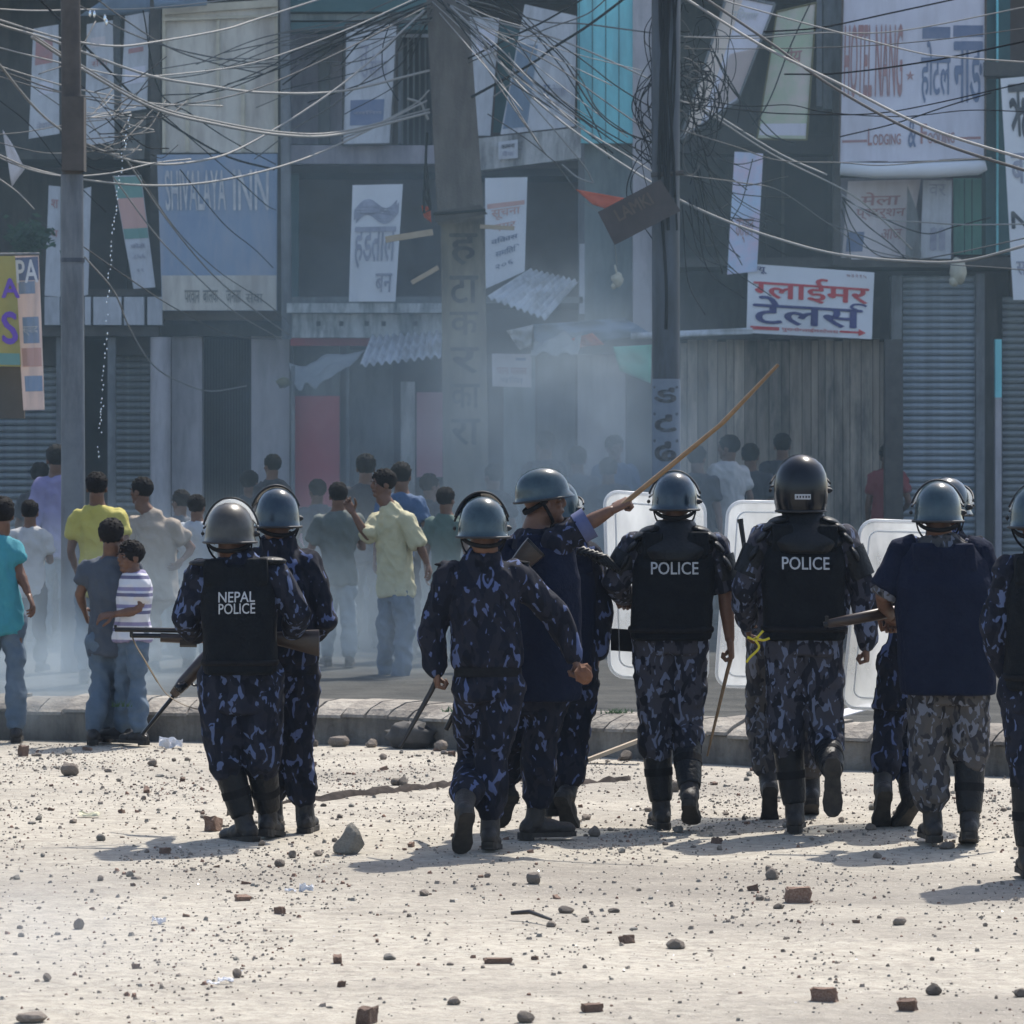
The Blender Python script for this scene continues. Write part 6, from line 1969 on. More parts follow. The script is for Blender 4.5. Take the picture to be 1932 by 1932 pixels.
W1 = [
    ([(-60, 22), (0, 47), (100, 77), (273, 140), (400, 163), (500, 175), (644, 172), (810, 133)], 5, 'pale', 34, 39.4, 'thick pale cable from the left border to the leaning pole, uppermost thick one'),
    ([(-60, 20), (0, 38), (117, 73), (217, 87), (300, 78), (417, 57), (483, 37), (660, -20)], 4, 'pale', 34, 39, None),
    ([(60, 70), (133, 117), (280, 200), (400, 233), (533, 255), (644, 253), (810, 212)], 5.5, 'pale', 33, 39.4, 'thick pale double cable sagging over the cream billboard'),
    ([(62, 66), (135, 112), (282, 195), (402, 228), (535, 250), (646, 248), (810, 206)], 4, 'pale', 33.1, 39.5, None),
    ([(-60, 40), (0, 123), (83, 220), (167, 273), (267, 307), (367, 305), (467, 273), (644, 160), (800, 20)], 4.5, 'pale', 32.5, 39.4, 'long pale cable dipping lowest beside the left pole, then climbing to the leaning pole'),
    ([(-60, 262), (0, 293), (67, 320), (167, 340), (283, 350), (400, 343), (533, 313), (644, 270), (805, 190)], 4, 'pale', 32.5, 39.4, 'pale cable sagging just above the blue signboard'),
    ([(-60, 250), (0, 298), (100, 330), (200, 328), (290, 308), (360, 300)], 3, 'pale', 33, 36, None),
    ([(-40, 75), (0, 90), (133, 123), (233, 143), (333, 140), (480, 118), (644, 60), (800, -10)], 3, 'pale', 34, 39, None),
    ([(-40, 122), (0, 133), (150, 183), (300, 200), (467, 173), (644, 97), (800, 15)], 3, 'mid', 34, 39, None),
    ([(-40, 105), (0, 125), (133, 165), (240, 185), (300, 196), (420, 200)], 3, 'pale', 34, 38, None),
    ([(-40, 135), (0, 145), (100, 172), (230, 190)], 2.6, 'mid', 34, 36, None),
    ([(60, -20), (83, 7), (200, 127), (283, 207), (417, 290), (517, 320)], 4.5, 'dark', 34, 43, 'thick dark cable slanting down over the cream billboard'),
    ([(100, -20), (133, 0), (233, 57), (333, 93), (433, 113), (530, 123)], 3, 'mid', 34, 44, None),
    ([(165, -15), (240, 40), (320, 90), (400, 118), (500, 140)], 3, 'mid', 35, 44, None),
    ([(213, 333), (300, 450), (383, 533), (445, 590), (530, 640)], 2.6, 'pale', 36, 42, None),
    ([(233, 293), (317, 417), (400, 517), (483, 587), (545, 632)], 3, 'pale', 36, 43, None),
    ([(250, 310), (330, 430), (410, 510), (500, 570), (548, 612)], 2, 'mid', 36, 43, None),
    ([(117, 437), (250, 530), (333, 583), (433, 632), (520, 640)], 2.6, 'mid', 33, 43, None),
    ([(160, 485), (215, 550), (245, 620), (290, 690), (350, 725), (400, 738), (465, 728)], 2.8, 'pale', 33, 45, 'thin pale cable looping low across the doorway wall'),
    ([(0, 190), (60, 240), (130, 330), (200, 400)], 2, 'dark', 35, 36, None),
    ([(-20, 325), (30, 360), (65, 395)], 2.6, 'pale', 34, 34, None),
    ([(270, 20), (300, 170), (360, 215), (430, 262), (520, 310)], 2.6, 'dark', 38, 44, None),
    ([(300, 210), (370, 270), (440, 330), (500, 385), (520, 396)], 2.2, 'dark', 38, 45, None),
    ([(340, 320), (420, 420), (480, 470), (515, 505)], 2, 'dark', 38, 45, None),
    ([(-30, 15), (60, 20), (150, 18), (300, 14), (520, -12)], 2.6, 'pale', 35, 42, None),
    ([(-30, 262), (80, 288), (160, 286), (260, 280)], 2, 'mid', 36, 38, None),
    ([(-30, 255), (40, 250), (110, 238), (175, 228), (290, 220)], 2, 'mid', 36, 38, None),
    ([(160, 225), (205, 215), (245, 235), (290, 245)], 2.4, 'pale', 36, 37, None),
    ([(303, 180), (420, 170), (540, 120), (680, 50), (810, -10)], 2.4, 'dark', 40, 40, None),
    ([(303, 150), (400, 135), (520, 90), (644, 42), (800, -25)], 2.2, 'mid', 40, 40, None),
    ([(303, 205), (430, 160), (520, 120), (560, 95), (700, 40)], 2.2, 'dark', 40, 40, None),
    ([(303, 130), (420, 112), (500, 112), (644, 118)], 2, 'mid', 40, 41, None),
    ([(533, 160), (600, 110), (660, 70), (715, 40), (805, 5)], 3.2, 'dark', 40, 39.6, None),
    ([(644, 120), (690, 70), (760, 30), (810, 8)], 3.2, 'dark', 40, 39.6, None),
    ([(737, 40), (722, 90), (724, 140), (742, 175), (752, 190)], 2.4, 'dark', 40, 40, None),
    ([(644, 262), (700, 240), (780, 198), (810, 170)], 3, 'pale', 39.5, 39.4, None),
    ([(480, 300), (560, 240), (640, 190), (760, 90), (810, 30)], 2.4, 'mid', 41, 39.6, None),
    # from the leaning pole to the right
    ([(850, 12), (900, 62), (977, 157), (1060, 230), (1144, 290), (1230, 345), (1288, 380), (1378, 420), (1475, 453), (1581, 480), (1715, 493), (1821, 492), (1940, 462)], 5, 'pale', 39.4, 34, 'long pale cable sagging from the leaning pole above the tailor banner to the right'),
    ([(880, 0), (927, 10), (1020, 40), (1100, 45), (1200, 58), (1288, 68), (1400, 68), (1550, 60)], 3, 'mid', 39.4, 42, None),
    ([(850, 10), (894, 30), (1000, 58), (1077, 83), (1180, 128), (1288, 180), (1360, 222), (1471, 290), (1560, 330)], 3.4, 'pale', 39.4, 38, None),
    ([(850, 25), (930, 80), (1000, 150), (1080, 230), (1180, 292), (1240, 330)], 3, 'pale', 39.4, 36, None),
    ([(860, 20), (940, 70), (1040, 120), (1140, 190), (1238, 258)], 3, 'mid', 39.4, 36, None),
    ([(862, 5), (960, 30), (1080, 100), (1160, 160), (1240, 210)], 2.6, 'dark', 39.4, 36, None),
    ([(870, -10), (960, 60), (1040, 170), (1130, 240), (1235, 300)], 2.6, 'dark', 39.4, 36, None),
    ([(900, -20), (990, 50), (1060, 110), (1110, 190), (1160, 240), (1238, 272)], 3, 'dark', 39.4, 36, None),
    ([(930, -20), (1000, 40), (1090, 140), (1130, 210), (1200, 262)], 2.4, 'dark', 39.4, 36.5, None),
    ([(940, -20), (1030, 90), (1075, 150), (1120, 230), (1150, 300)], 2.4, 'dark', 39.4, 40, None),
    ([(960, 100), (985, 170), (1050, 250), (1100, 310), (1120, 345)], 2.4, 'pale', 40, 41, None),
    ([(890, 183), (1000, 122), (1044, 90), (1110, 48), (1190, -12)], 5.5, 'dark', 39.6, 38, 'thick dark cable rising steeply to the right of the leaning pole'),
    ([(884, 110), (960, 72), (1027, 40), (1110, -8)], 4, 'dark', 39.6, 38, None),
    ([(884, 118), (950, 90), (1030, 55), (1100, 30), (1130, 10), (1150, -10)], 2.6, 'mid', 39.6, 38, None),
    ([(930, 183), (955, 165), (990, 140), (1005, 95), (1020, 60)], 3, 'pale', 40, 40, None),
    ([(1085, 357), (1050, 310), (1040, 300), (990, 260), (920, 215)], 2.4, 'mid', 41, 40, None),
    ([(1060, 310), (1090, 335), (1118, 345)], 3, 'pale', 41, 41, None),
    ([(1100, 380), (1150, 420), (1165, 505)], 1.8, 'pale', 41, 42, None),
    # right side
    ([(1230, -40), (1298, 0), (1421, 77), (1500, 118), (1581, 157), (1755, 243), (1960, 308)], 5.5, 'pale', 32, 30, 'thick pale cable slanting across the lodging sign, upper of the pair'),
    ([(1280, -40), (1335, 0), (1455, 82), (1581, 170), (1755, 262), (1960, 330)], 6, 'mid', 32, 30, 'thick grey cable slanting across the lodging sign, lower of the pair'),
    ([(1330, -20), (1365, 0), (1450, 25), (1548, 52), (1721, 97), (1788, 107), (1960, 119)], 3, 'pale', 33, 31, None),
    ([(1440, 60), (1548, 52), (1688, 23), (1840, -10)], 3, 'dark', 34, 34, None),
    ([(1290, 70), (1420, 72), (1550, 62), (1700, 58), (1960, 8)], 2.4, 'pale', 36, 33, None),
    ([(1290, 92), (1420, 92), (1600, 88), (1760, 76), (1960, 50)], 2, 'mid', 36, 33, None),
    ([(1480, 140), (1585, 138), (1755, 115), (1960, 72)], 3.2, 'dark', 35, 33, None),
    ([(1290, 195), (1420, 210), (1500, 215), (1640, 215), (1755, 197), (1960, 150)], 2.4, 'dark', 36, 33, None),
    ([(1585, 258), (1688, 233), (1788, 200), (1870, 175)], 2.6, 'dark', 35, 34, None),
    ([(1290, 180), (1400, 200), (1490, 198), (1560, 212), (1700, 220), (1830, 208), (1960, 212)], 2, 'dark', 36, 34, None),
    ([(1284, 245), (1388, 277), (1471, 303), (1588, 307), (1660, 312), (1760, 305), (1870, 298)], 2.4, 'mid', 36, 38, None),
    ([(1284, 190), (1331, 210), (1455, 290), (1595, 360), (1660, 410), (1720, 470)], 3.6, 'pale', 36, 40, None),
    ([(1284, 330), (1400, 345), (1471, 360), (1560, 420), (1640, 470), (1720, 488)], 2.4, 'mid', 36, 42, None),
    ([(1588, 367), (1655, 410), (1755, 420), (1830, 424), (1960, 422)], 2.8, 'pale', 40, 38, None),
    ([(1588, 372), (1640, 400), (1740, 440), (1800, 428), (1870, 410)], 2.4, 'dark', 40, 40, None),
    ([(1590, 375), (1630, 420), (1680, 460), (1712, 492)], 2.4, 'dark', 40, 41, None),
    ([(1590, 380), (1610, 430), (1650, 478), (1700, 490)], 2.2, 'dark', 40, 41, None),
    ([(1588, 395), (1600, 440), (1605, 490)], 2, 'dark', 40, 41, None),
    ([(1560, 420), (1640, 450), (1720, 486), (1790, 480), (1940, 448)], 2.6, 'mid', 40, 37, None),
    ([(1720, 493), (1800, 500), (1880, 505), (1960, 512)], 2.2, 'mid', 38, 37, None),
    ([(1340, 85), (1370, 140), (1400, 190), (1440, 250), (1480, 265)], 2.8, 'dark', 38, 40, None),
    ([(1345, 95), (1380, 165), (1430, 220), (1470, 260), (1500, 270)], 2.4, 'dark', 38, 40, None),
    ([(1528, 8), (1490, 90), (1460, 170), (1440, 210), (1420, 235)], 3, 'dark', 40, 40, None),
    ([(1385, 0), (1378, 60), (1372, 110), (1365, 200)], 2, 'dark', 38, 38, None),
    ([(1420, 300), (1400, 380), (1372, 440), (1400, 500)], 2, 'dark', 40, 41, None),
    ([(1378, 410), (1440, 420), (1430, 430), (1380, 400)], 2, 'dark', 40, 41, None),
]
for a in W1: wire(*a)
rng = random.Random(12)
# loose hanging loops beside the right pole and drooping tails
for i in range(16):
    x = rng.uniform(1196, 1228); y = rng.uniform(10, 360); h = rng.uniform(50, 190)
    wire([(1232, y), (x, y + h * .25), (x - rng.uniform(-6, 14), y + h * .6), (1230, y + h)], rng.uniform(1.6, 2.6), 'dark', 36.2, 36.0, 'thin dark cable loop hanging at the left side of the right pole')
for i in range(60):
    cx, cy = rng.gauss(1312, 26), rng.gauss(165, 55)
    r1, r2 = rng.uniform(10, 42), rng.uniform(14, 60)
    a0 = rng.uniform(0, 6.3); sp = rng.uniform(2.2, 5.4)
    wire([(cx + r1 * math.cos(a0 + sp * k / 7), cy + r2 * math.sin(a0 + sp * k / 7) + k * rng.uniform(0, 3)) for k in range(8)], rng.uniform(1.5, 2.6), 'dark' if rng.random() < .75 else 'mid', 36.3 + rng.uniform(-.3, .6), None, 'dark wire coil in the tangle beside the right pole', 4)
for i in range(26):
    x0, y0 = rng.uniform(1285, 1330), rng.uniform(180, 420)
    x1, y1 = x0 + rng.uniform(20, 200), y0 + rng.uniform(20, 200)
    wire([(x0, y0), ((x0 + x1) / 2 - rng.uniform(0, 25), (y0 + y1) / 2 + rng.uniform(0, 40)), (x1, y1)], rng.uniform(1.4, 2.4), 'dark', 36.5, 38)
for i in range(34):
    cx, cy = rng.gauss(215, 45), rng.gauss(225, 50)
    L = rng.uniform(25, 80); a = rng.uniform(-.9, .9)
    wire([(cx - L * math.cos(a), cy - L * math.sin(a)), (cx + rng.uniform(-12, 12), cy + rng.uniform(-5, 25)), (cx + L * math.cos(a), cy + L * math.sin(a))], rng.uniform(1.5, 2.6), rng.choice(['dark', 'dark', 'mid', 'pale']), 35, 36)
for i in range(16):
    x0 = rng.uniform(815, 880)
    x1, y1 = rng.uniform(905, 1230), rng.uniform(20, 330)
    wire([(x0, rng.uniform(-15, 30)), ((x0 + x1) / 2, y1 * .5 + rng.uniform(0, 30)), (x1, y1)], rng.uniform(1.6, 2.8), rng.choice(['dark', 'mid', 'pale', 'pale']), 39.5, 37)
for i in range(18):
    x1, y1 = rng.uniform(500, 760), rng.uniform(20, 190)
    wire([(815, rng.uniform(-10, 40)), ((815 + x1) / 2, y1 * .5 + rng.uniform(0, 25)), (x1, y1), (x1 - rng.uniform(60, 200), y1 + rng.uniform(10, 60))], rng.uniform(1.6, 2.6), rng.choice(['dark', 'dark', 'mid']), 39.5, 42)
# lamp arm and the shining string
tag(MB().tube(catmull([P(808, 226, 39.5), P(800, 208, 39.5), P(793, 194, 39.5), P(768, 186, 39.5)], 5), .013, 6).build('bent_rod', M['wire_pale'], None, smooth=True), 'bent pale rod with a shiny tip at the left of the leaning pole', 'rod')
q = MB()
sp = catmull([P(x, y, 34.5) for x, y in ((249, 212), (240, 250), (232, 290), (225, 340), (219, 390), (213, 440), (208, 500), (204, 560), (200, 640), (196, 700), (193, 760), (190, 800), (186, 862))], 14)
for i, p in enumerate(sp):
    if i % 2 == 0 and rng.random() < .8: q.ell(p + V((rng.uniform(-.012, .012), 0, 0)), .005, .005, rng.uniform(.006, .014), None, 6, 5)
tag(q.build('foil_string', M['shiny'], None, smooth=True), 'string of tiny shining foil beads hanging beside the left pole', 'string')
for i, (x, y) in enumerate(((170, 26), (178, 27), (198, 35), (201, 42))):
    tag(MB().ell(P(x, y, 36), .012, .01, .03, None, 8, 6).build('foil_scrap', M['shiny'], None, smooth=True), 'tiny shining foil scrap on the cable above the left sign panels', 'scrap', 'foil scraps on the upper cable')


# ------------------------------------------------------------------ stones and litter on the road
M['stone'] = mat('stone', (.155, .125, .10), .9, col2=(.24, .205, .17), scale=14, bump=.6, bscale=50, rand=.4)
M['stone_pale'] = mat('stone_pale', (.20, .185, .16), .9, col2=(.28, .26, .225), scale=14, bump=.6, bscale=50, rand=.3)
M['boulder'] = mat('boulder', (.20, .185, .155), .9, col2=(.29, .27, .23), scale=9, bump=.7, bscale=40)
M['paper'] = mat('paper', (.72, .72, .74), .7, trans=.3)
M['wrapper'] = mat('wrapper', (.62, .36, .33), .4, trans=.4)
M['chip'] = mat('chip', (.26, .22, .18), .9)
M['brick_dust'] = mat('brick_dust', (.21, .125, .09), .9)
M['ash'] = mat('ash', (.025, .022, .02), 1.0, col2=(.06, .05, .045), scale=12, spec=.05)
M['sack'] = mat('sack', (.05, .048, .045), .9, col2=(.085, .08, .075), scale=9)


def rock(seed, flat=.62, sub=2, cuts=5):
    rng = random.Random(seed)
    bm = bmesh.new()
    bmesh.ops.create_icosphere(bm, subdivisions=sub, radius=1)
    pl_ = []
    for i in range(cuts):
        d = V((rng.uniform(-1, 1), rng.uniform(-1, 1), rng.uniform(-.5, 1))).normalized()
        pl_.append((d, rng.uniform(.55, .85)))
    for v in bm.verts:
        p = v.co.copy()
        for d, h in pl_:
            x = p.dot(d)
            if x > h: p -= d * (x - h)
        p *= 1 + .14 * noise.noise(p * 2 + V((seed, 0, 0)))
        v.co = V((p.x, p.y * .85, p.z * flat))
    lo = min(v.co.z for v in bm.verts)
    for v in bm.verts: v.co.z -= lo + .08
    me = bpy.data.meshes.new('stone')
    bm.to_mesh(me); bm.free()
    return me


def brickbat(seed):
    rng = random.Random(seed)
    bm = bmesh.new()
    bmesh.ops.create_cube(bm, size=2)
    bmesh.ops.bevel(bm, geom=bm.edges[:], offset=.12, segments=2, affect='EDGES')
    bmesh.ops.subdivide_edges(bm, edges=[e for e in bm.edges if e.calc_length() > .8], cuts=2, use_grid_fill=True)
    brk = rng.uniform(.2, .7)
    for v in bm.verts:
        p = v.co
        j = .20 * noise.noise(p * 1.6 + V((seed, 2, 0))) + .08 * noise.noise(p * 4 + V((seed, 7, 0)))
        if p.y > .3: p.y -= .35 * max(0, noise.noise(V((p.x * 1.5, seed * 3, p.z))))
        if p.x > brk: p.x = brk + (p.x - brk) * .25 + .25 * noise.noise(V((p.y * 2, p.z * 2, seed)))
        v.co = V((p.x * (1 + j), p.y * .55 * (1 + j), (p.z * .5 + .46) * (1 + j)))
    me = bpy.data.meshes.new('brick')
    bm.to_mesh(me); bm.free()
    return me


ROCKS = [rock(i) for i in range(9)]
BATS = [brickbat(i) for i in range(5)]
for me in ROCKS: me.materials.append(M['stone'])
for me in BATS: me.materials.append(M['brick'])
PALE = [m.copy() for m in ROCKS[:4]]
for me in PALE: me.materials.clear(); me.materials.append(M['stone_pale'])


def drop(me, name, px, py, size, label, cat, group=None, rz=0, sc=(1, 1, 1), z=0, tilt=(0, 0)):
    p = GP(px, py)
    o = bpy.data.objects.new(name, me)
    COL.objects.link(o)
    o.location = (p.x, p.y, road_h(p.x, p.y) - .003 + z)
    o.rotation_euler = (tilt[0], tilt[1], rz)
    o.scale = (size * sc[0], size * sc[1], size * sc[2])
    return tag(o, label, cat, group)


# stones that stand out in the photograph: px, py of the foot, half-width in px
def psz(w, py): return w * F * CAM_Z / (py - YH) / F
big = rock(77, .95, 3, 7); big.materials.append(M['boulder'])
_h = max(v.co.z for v in big.vertices)
for v in big.vertices:
    t = max(0, v.co.z) / _h
    v.co.x = v.co.x * (1 - .62 * t) + .18 * t; v.co.y *= 1 - .5 * t; v.co.z *= 1.12

drop(big, 'stone', 656, 1608, psz(35, 1608), 'largest grey stone, a pointed boulder right of the shotgun officer', 'stone', rz=.0, sc=(1.06, .9, .84))
drop(BATS[1], 'brick', 1514, 1698, psz(30, 1698), 'broken brick half standing alone on the road below the tall officer', 'brick', rz=.05, sc=(1.05, .9, 1.05))
drop(BATS[3], 'brick', 1562, 1886, psz(29, 1886), 'dark brick half near the lower right, casting a small shadow', 'brick', rz=-.15, sc=(1.1, .9, .95))
drop(BATS[2], 'brick', 693, 1926, psz(25, 1926), 'reddish broken brick at the lower edge, left of centre', 'brick', rz=1.2, sc=(1, 1, 1.3))
drop(ROCKS[2], 'stone', 133, 1462, psz(20, 1462), 'dark grey stone below the striped boy on the left', 'stone', rz=.3, sc=(1, 1, 1.2))
drop(BATS[0], 'brick', 45, 1424, psz(11, 1424), 'upright brick lump at the left near the kerb', 'brick', rz=.9, sc=(1, 1, 2))
drop(BATS[4], 'brick', 948, 1816, psz(34, 1816), 'long flat dark brick piece in the lower middle', 'brick', rz=.1, sc=(1, .6, .35))
drop(ROCKS[3], 'stone', 1040, 1744, psz(12, 1744), 'grey stone at the end of the thin twig on the road', 'stone', rz=2)
drop(ROCKS[4], 'stone', 1276, 1783, psz(20, 1783), 'flat pale grey stone in the lower right half', 'stone', rz=.4, sc=(1, 1, .9))
drop(ROCKS[5], 'stone', 992, 1926, psz(18, 1926), 'blue-grey stone at the lower edge, centre', 'stone', rz=.4, sc=(1, 1, 1.2))
drop(ROCKS[6], 'stone', 856, 1890, psz(15, 1890), 'grey angular stone in the lower middle', 'stone', rz=.4)
drop(BATS[0], 'brick', 1120, 1905, psz(22, 1905), 'dark brick piece with a red corner at the lower middle right', 'brick', rz=.4, sc=(1, .8, .8))
drop(ROCKS[1], 'stone', 148, 1748, psz(11, 1748), 'upright grey stone in the thin smoke on the left road', 'stone', rz=.4, sc=(1, 1, 1.9))
drop(ROCKS[7], 'stone', 88, 1850, psz(11, 1850), 'grey stone in the pale smoke at the lower left', 'stone', rz=1.4, sc=(1, 1, 1.5))
drop(ROCKS[8], 'stone', 447, 1840, psz(11, 1840), 'pointed grey stone in the lower left middle', 'stone', rz=1.4, sc=(.8, 1, 1.6))
drop(BATS[2], 'brick', 645, 1858, psz(8, 1858), 'small red brick chip in the lower left middle', 'brick', rz=.7, sc=(1, 1, 1.6))
drop(ROCKS[0], 'stone', 60, 1926, psz(32, 1932), 'flat grey stone heap at the lower left corner', 'stone', rz=.2, sc=(1, 1, .7))
drop(BATS[3], 'brick', 258, 1820, psz(9, 1820), 'little red brick chip beside white paper at lower left', 'brick', rz=.7, sc=(1, 1, 1.2))
drop(BATS[1], 'brick', 314, 1607, psz(13, 1607), 'reddish brick lump at the end of the shotgun officer shadow', 'brick', rz=.7, sc=(1, 1, 1.0))

rng = random.Random(31)
n1 = n2 = n3 = 0
for i in range(278):
    # even over the ground, a little denser towards the kerb and on the right
    for _ in range(8):
        D = 15.0 + 13.2 * rng.random() ** .62
        py = YH + F * CAM_Z / D
        px = rng.uniform(-20, 1952)
        if rng.random() < .35 + 2.2 * max(0, noise.noise(V(((px - CX) * D / F * 1.1, D * .55, 4)))): break
    if D > 26.5 + (0 if px > 900 else 2): D = rng.uniform(20, 26); py = YH + F * CAM_Z / D
    sz = min(.062, max(.012, rng.lognormvariate(math.log(.0185), .42)))
    near = 'lowest road edge' if py > 1830 else 'near road' if py > 1690 else 'middle road' if py > 1590 else 'far road'
    who = min(((470, 'the shotgun officer'), (90, 'the left border'), (900, 'the officer without vest'), (660, 'the big boulder'), (1060, 'the pointing officer'), (1270, 'the padded officer'), (1510, 'the tall officer'), (1780, 'the navy vest'), (1920, 'the right border')), key=lambda q: abs(q[0] - px))[1]
    shp = 'tiny' if sz < .015 else 'small' if sz < .024 else 'fist-sized'
    t = rng.random()
    lab = lambda what: f'{shp} {what} on the {near} near {who}' if who.endswith('border') or who.endswith('boulder') else f'{shp} {what} on the {near} in line with {who}'
    if t < .24:
        drop(rng.choice(BATS), 'brick_chip', px, py, sz * 1.05, lab('red-brown brick fragment'), 'brick', 'brick fragments scattered on the road', rng.uniform(0, 6.3), (1, rng.uniform(.7, 1.1), rng.uniform(.6, 1.2)), tilt=(rng.uniform(-.3, .3), rng.uniform(-.3, .3)))
    elif t < .84:
        drop(rng.choice(ROCKS), 'stone', px, py, sz, lab('dark stone'), 'stone', 'stones scattered on the road', rng.uniform(0, 6.3), (1, rng.uniform(.8, 1.1), rng.uniform(.6, 1.4)))
    else:
        drop(rng.choice(PALE), 'stone', px, py, sz, lab('pale stone'), 'stone', 'pale stones scattered on the road', rng.uniform(0, 6.3), (1, rng.uniform(.8, 1.1), rng.uniform(.6, 1.4)))


def gravel():
    """Countless chips: one mesh per tone."""
    g = random.Random(8)
    for name, m, cnt in (('gravel', M['chip'], 12000), ('gravel', M['stone_pale'], 9000), ('gravel', M['stone'], 5000), ('brick_dust', M['brick_dust'], 4000)):
        vs, fs = [], []
        for i in range(cnt):
            D = 14.6 + 14.4 * g.random() ** .62
            x = g.uniform(-.122, .122) * D
            if g.random() > .30 + 2.4 * max(0, noise.noise(V((x * 1.3, D * .6, 9)))): continue
            if D > 29.0 - (x + 3.3) * .38: continue
            r = min(.015, g.lognormvariate(math.log(.0046), .48))
            a = g.uniform(0, 6.3)
            z = road_h(x, D)
            b = len(vs)
            k = 5
            for j in range(k):
                t = a + 2 * PI * j / k
                q = r * g.uniform(.7, 1.25)
                vs.append((x + math.cos(t) * q, D + math.sin(t) * q, z - .002))
            for j in range(k):
                t = a + 2 * PI * j / k + .3
                q = r * g.uniform(.4, .8)
                vs.append((x + math.cos(t) * q, D + math.sin(t) * q, z + r * g.uniform(.5, 1.1)))
            for j in range(k):
                l_ = (j + 1) % k
                fs.append((b + j, b + l_, b + k + l_, b + k + j))
            fs.append(tuple(b + k + j for j in range(k)))
        o = link_mesh(name, vs, fs, m)
        o['kind'] = 'stuff'
        o['label'] = 'fine chips and dust strewn over the road'
gravel()


def add_glints():
    g = random.Random(18)
    vs, fs = [], []
    for i in range(1500):
        D = 14.8 + 13.8 * g.random() ** .8
        x = g.uniform(-.122, .122) * D
        if D > 28.6 - (x + 3.3) * .38: continue
        r = min(.012, g.lognormvariate(math.log(.0034), .5))
        c = V((x, D, road_h(x, D) + r * .5))
        # nearly flat facets added for glints; a few mirror the sun
        n = V((g.gauss(.0, .30), g.gauss(.25, .30), 1)).normalized()
        a = n.cross(V((g.uniform(-1, 1), g.uniform(-1, 1), .1))).normalized(); b = n.cross(a)
        k = len(vs)
        vs += [c + a * r, c + b * r * .7, c - a * r * .8, c - b * r * .9]
        fs.append((k, k + 1, k + 2, k + 3))
    o = link_mesh('glass_shards', vs, fs, M['glint']); o['kind'] = 'stuff'; o['label'] = 'tiny glass and foil chips glinting on the road'
M['glint'] = mat('glint', (.8, .8, .8), .22, metal=.8)
add_glints()

# litter
tag(bar('twig', [GP(965, 1732) + V((0, 0, .02)), GP(1000, 1734) + V((0, 0, .03)), GP(1040, 1742) + V((0, 0, .015))], [.008, .01, .006], 'stick_dark'), 'thin dark twig lying on the road in the lower middle', 'twig')
def scrap(px, py, w, h, m, label, seed, lay=.5):
    p = GP(px, py)
    s = (py - YH) / CAM_Z
    a = V((w / s, 0, 0)); b = V((0, w * .6 / s, 0)); up_ = V((0, .0, h / s))
    S = Sheet(p + a * -.5 + up_ + b * lay, p + a * .5 + up_ * .6 + b * lay, p + a * .5 - b * .3 + V((0, 0, .004)), p - a * .5 - b * .3 + V((0, 0, .004)), amp=h / s * .45, fr=3, seed=seed)
    return tag(S.solid(8, 6, .002).build('paper_scrap', M[m], None, smooth=False), label, 'litter')
scrap(578, 1682, 26, 16, 'paper', 'crumpled white paper on the road right of centre left', 1)
scrap(548, 1682, 22, 7, 'paper', 'flat white paper scrap beside the crumpled one', 2)
scrap(322, 1410, 44, 22, 'paper', 'white plastic bag crumpled at the kerb behind the officers on the left', 3)
scrap(96, 1386, 44, 16, 'paper', 'white plastic sheet at the foot of the kerb on the left', 4)
scrap(168, 1540, 40, 8, 'yellowed', 'flat yellowish paper lying on the left road', 5) if M.setdefault('yellowed', mat('yellowed_paper', (.55, .52, .36), .7)) else 0
scrap(1626, 1452, 40, 20, 'wrapper', 'pinkish plastic wrapper at the kerb between the right officers', 6)
scrap(426, 1852, 30, 8, 'paper', 'white scrap beside the stone at the lower left', 7)
scrap(402, 1858, 24, 6, 'paper', 'thin white scrap lying left of another scrap at lower left', 8)
scrap(300, 1742, 26, 14, 'paper', 'small pale wrapper on the left road', 9)
tag(MB().ell(GP(210, 1384) + V((0, -.02, .05)), .16, .1, .10, None, 18, 10, bump=.6, seed=4, fr=14).build('rubble_bag', M['tarp_grey'], None, smooth=True), 'grey plastic bag slumped against the kerb at left', 'bag')
q = MB().ell(GP(775, 1410) + V((0, 0, .07)), .15, .12, .09, None, 18, 10, bump=.5, seed=5, fr=14)
q.tube([GP(790, 1408) + V((0, 0, .06)), GP(755, 1404) + V((0, 0, .15)), GP(728, 1402) + V((0, .02, .20))], [.09, .06, .03], 10, True)
tag(q.build('torn_sack', M['sack'], None, smooth=True), 'dark torn sack heaped against the kerb in the middle', 'sack')
for i, (px, py, w) in enumerate(((640, 1404, 22), (700, 1406, 16), (830, 1412, 20), (590, 1402, 14), (1180, 1432, 18), (1300, 1440, 16), (1750, 1462, 16))):
    drop(ROCKS[i % 9], 'stone', px, py + 3, psz(w, py), 'rubble stone lying at the foot of the kerb', 'stone', 'rubble along the kerb foot', i, (1, .8, 1))
a, b = GP(1108, 1440), GP(1215, 1440)
MB().box((a + b) / 2 + V((0, -.02, .085)), ((b - a).length * 1.08, .10, .022), Matrix.Rotation(-math.atan2(.13, (b - a).length), 3, 'Y')).build('loose_plank', M['wood_raw'])
tag(bpy.data.objects['loose_plank'], 'pale plank leaning at the kerb behind the pointing officer', 'plank')
S = Sheet(P(1520 + 62, 1340, 27.2), P(1640, 1326, 27.2), P(1650, 1334, 27.0), P(1588, 1352, 27.0))
tag(S.solid(4, 2, .006).build('paper_scrap', M['paper']), 'white scrap on the kerb below the slanting shield', 'litter')
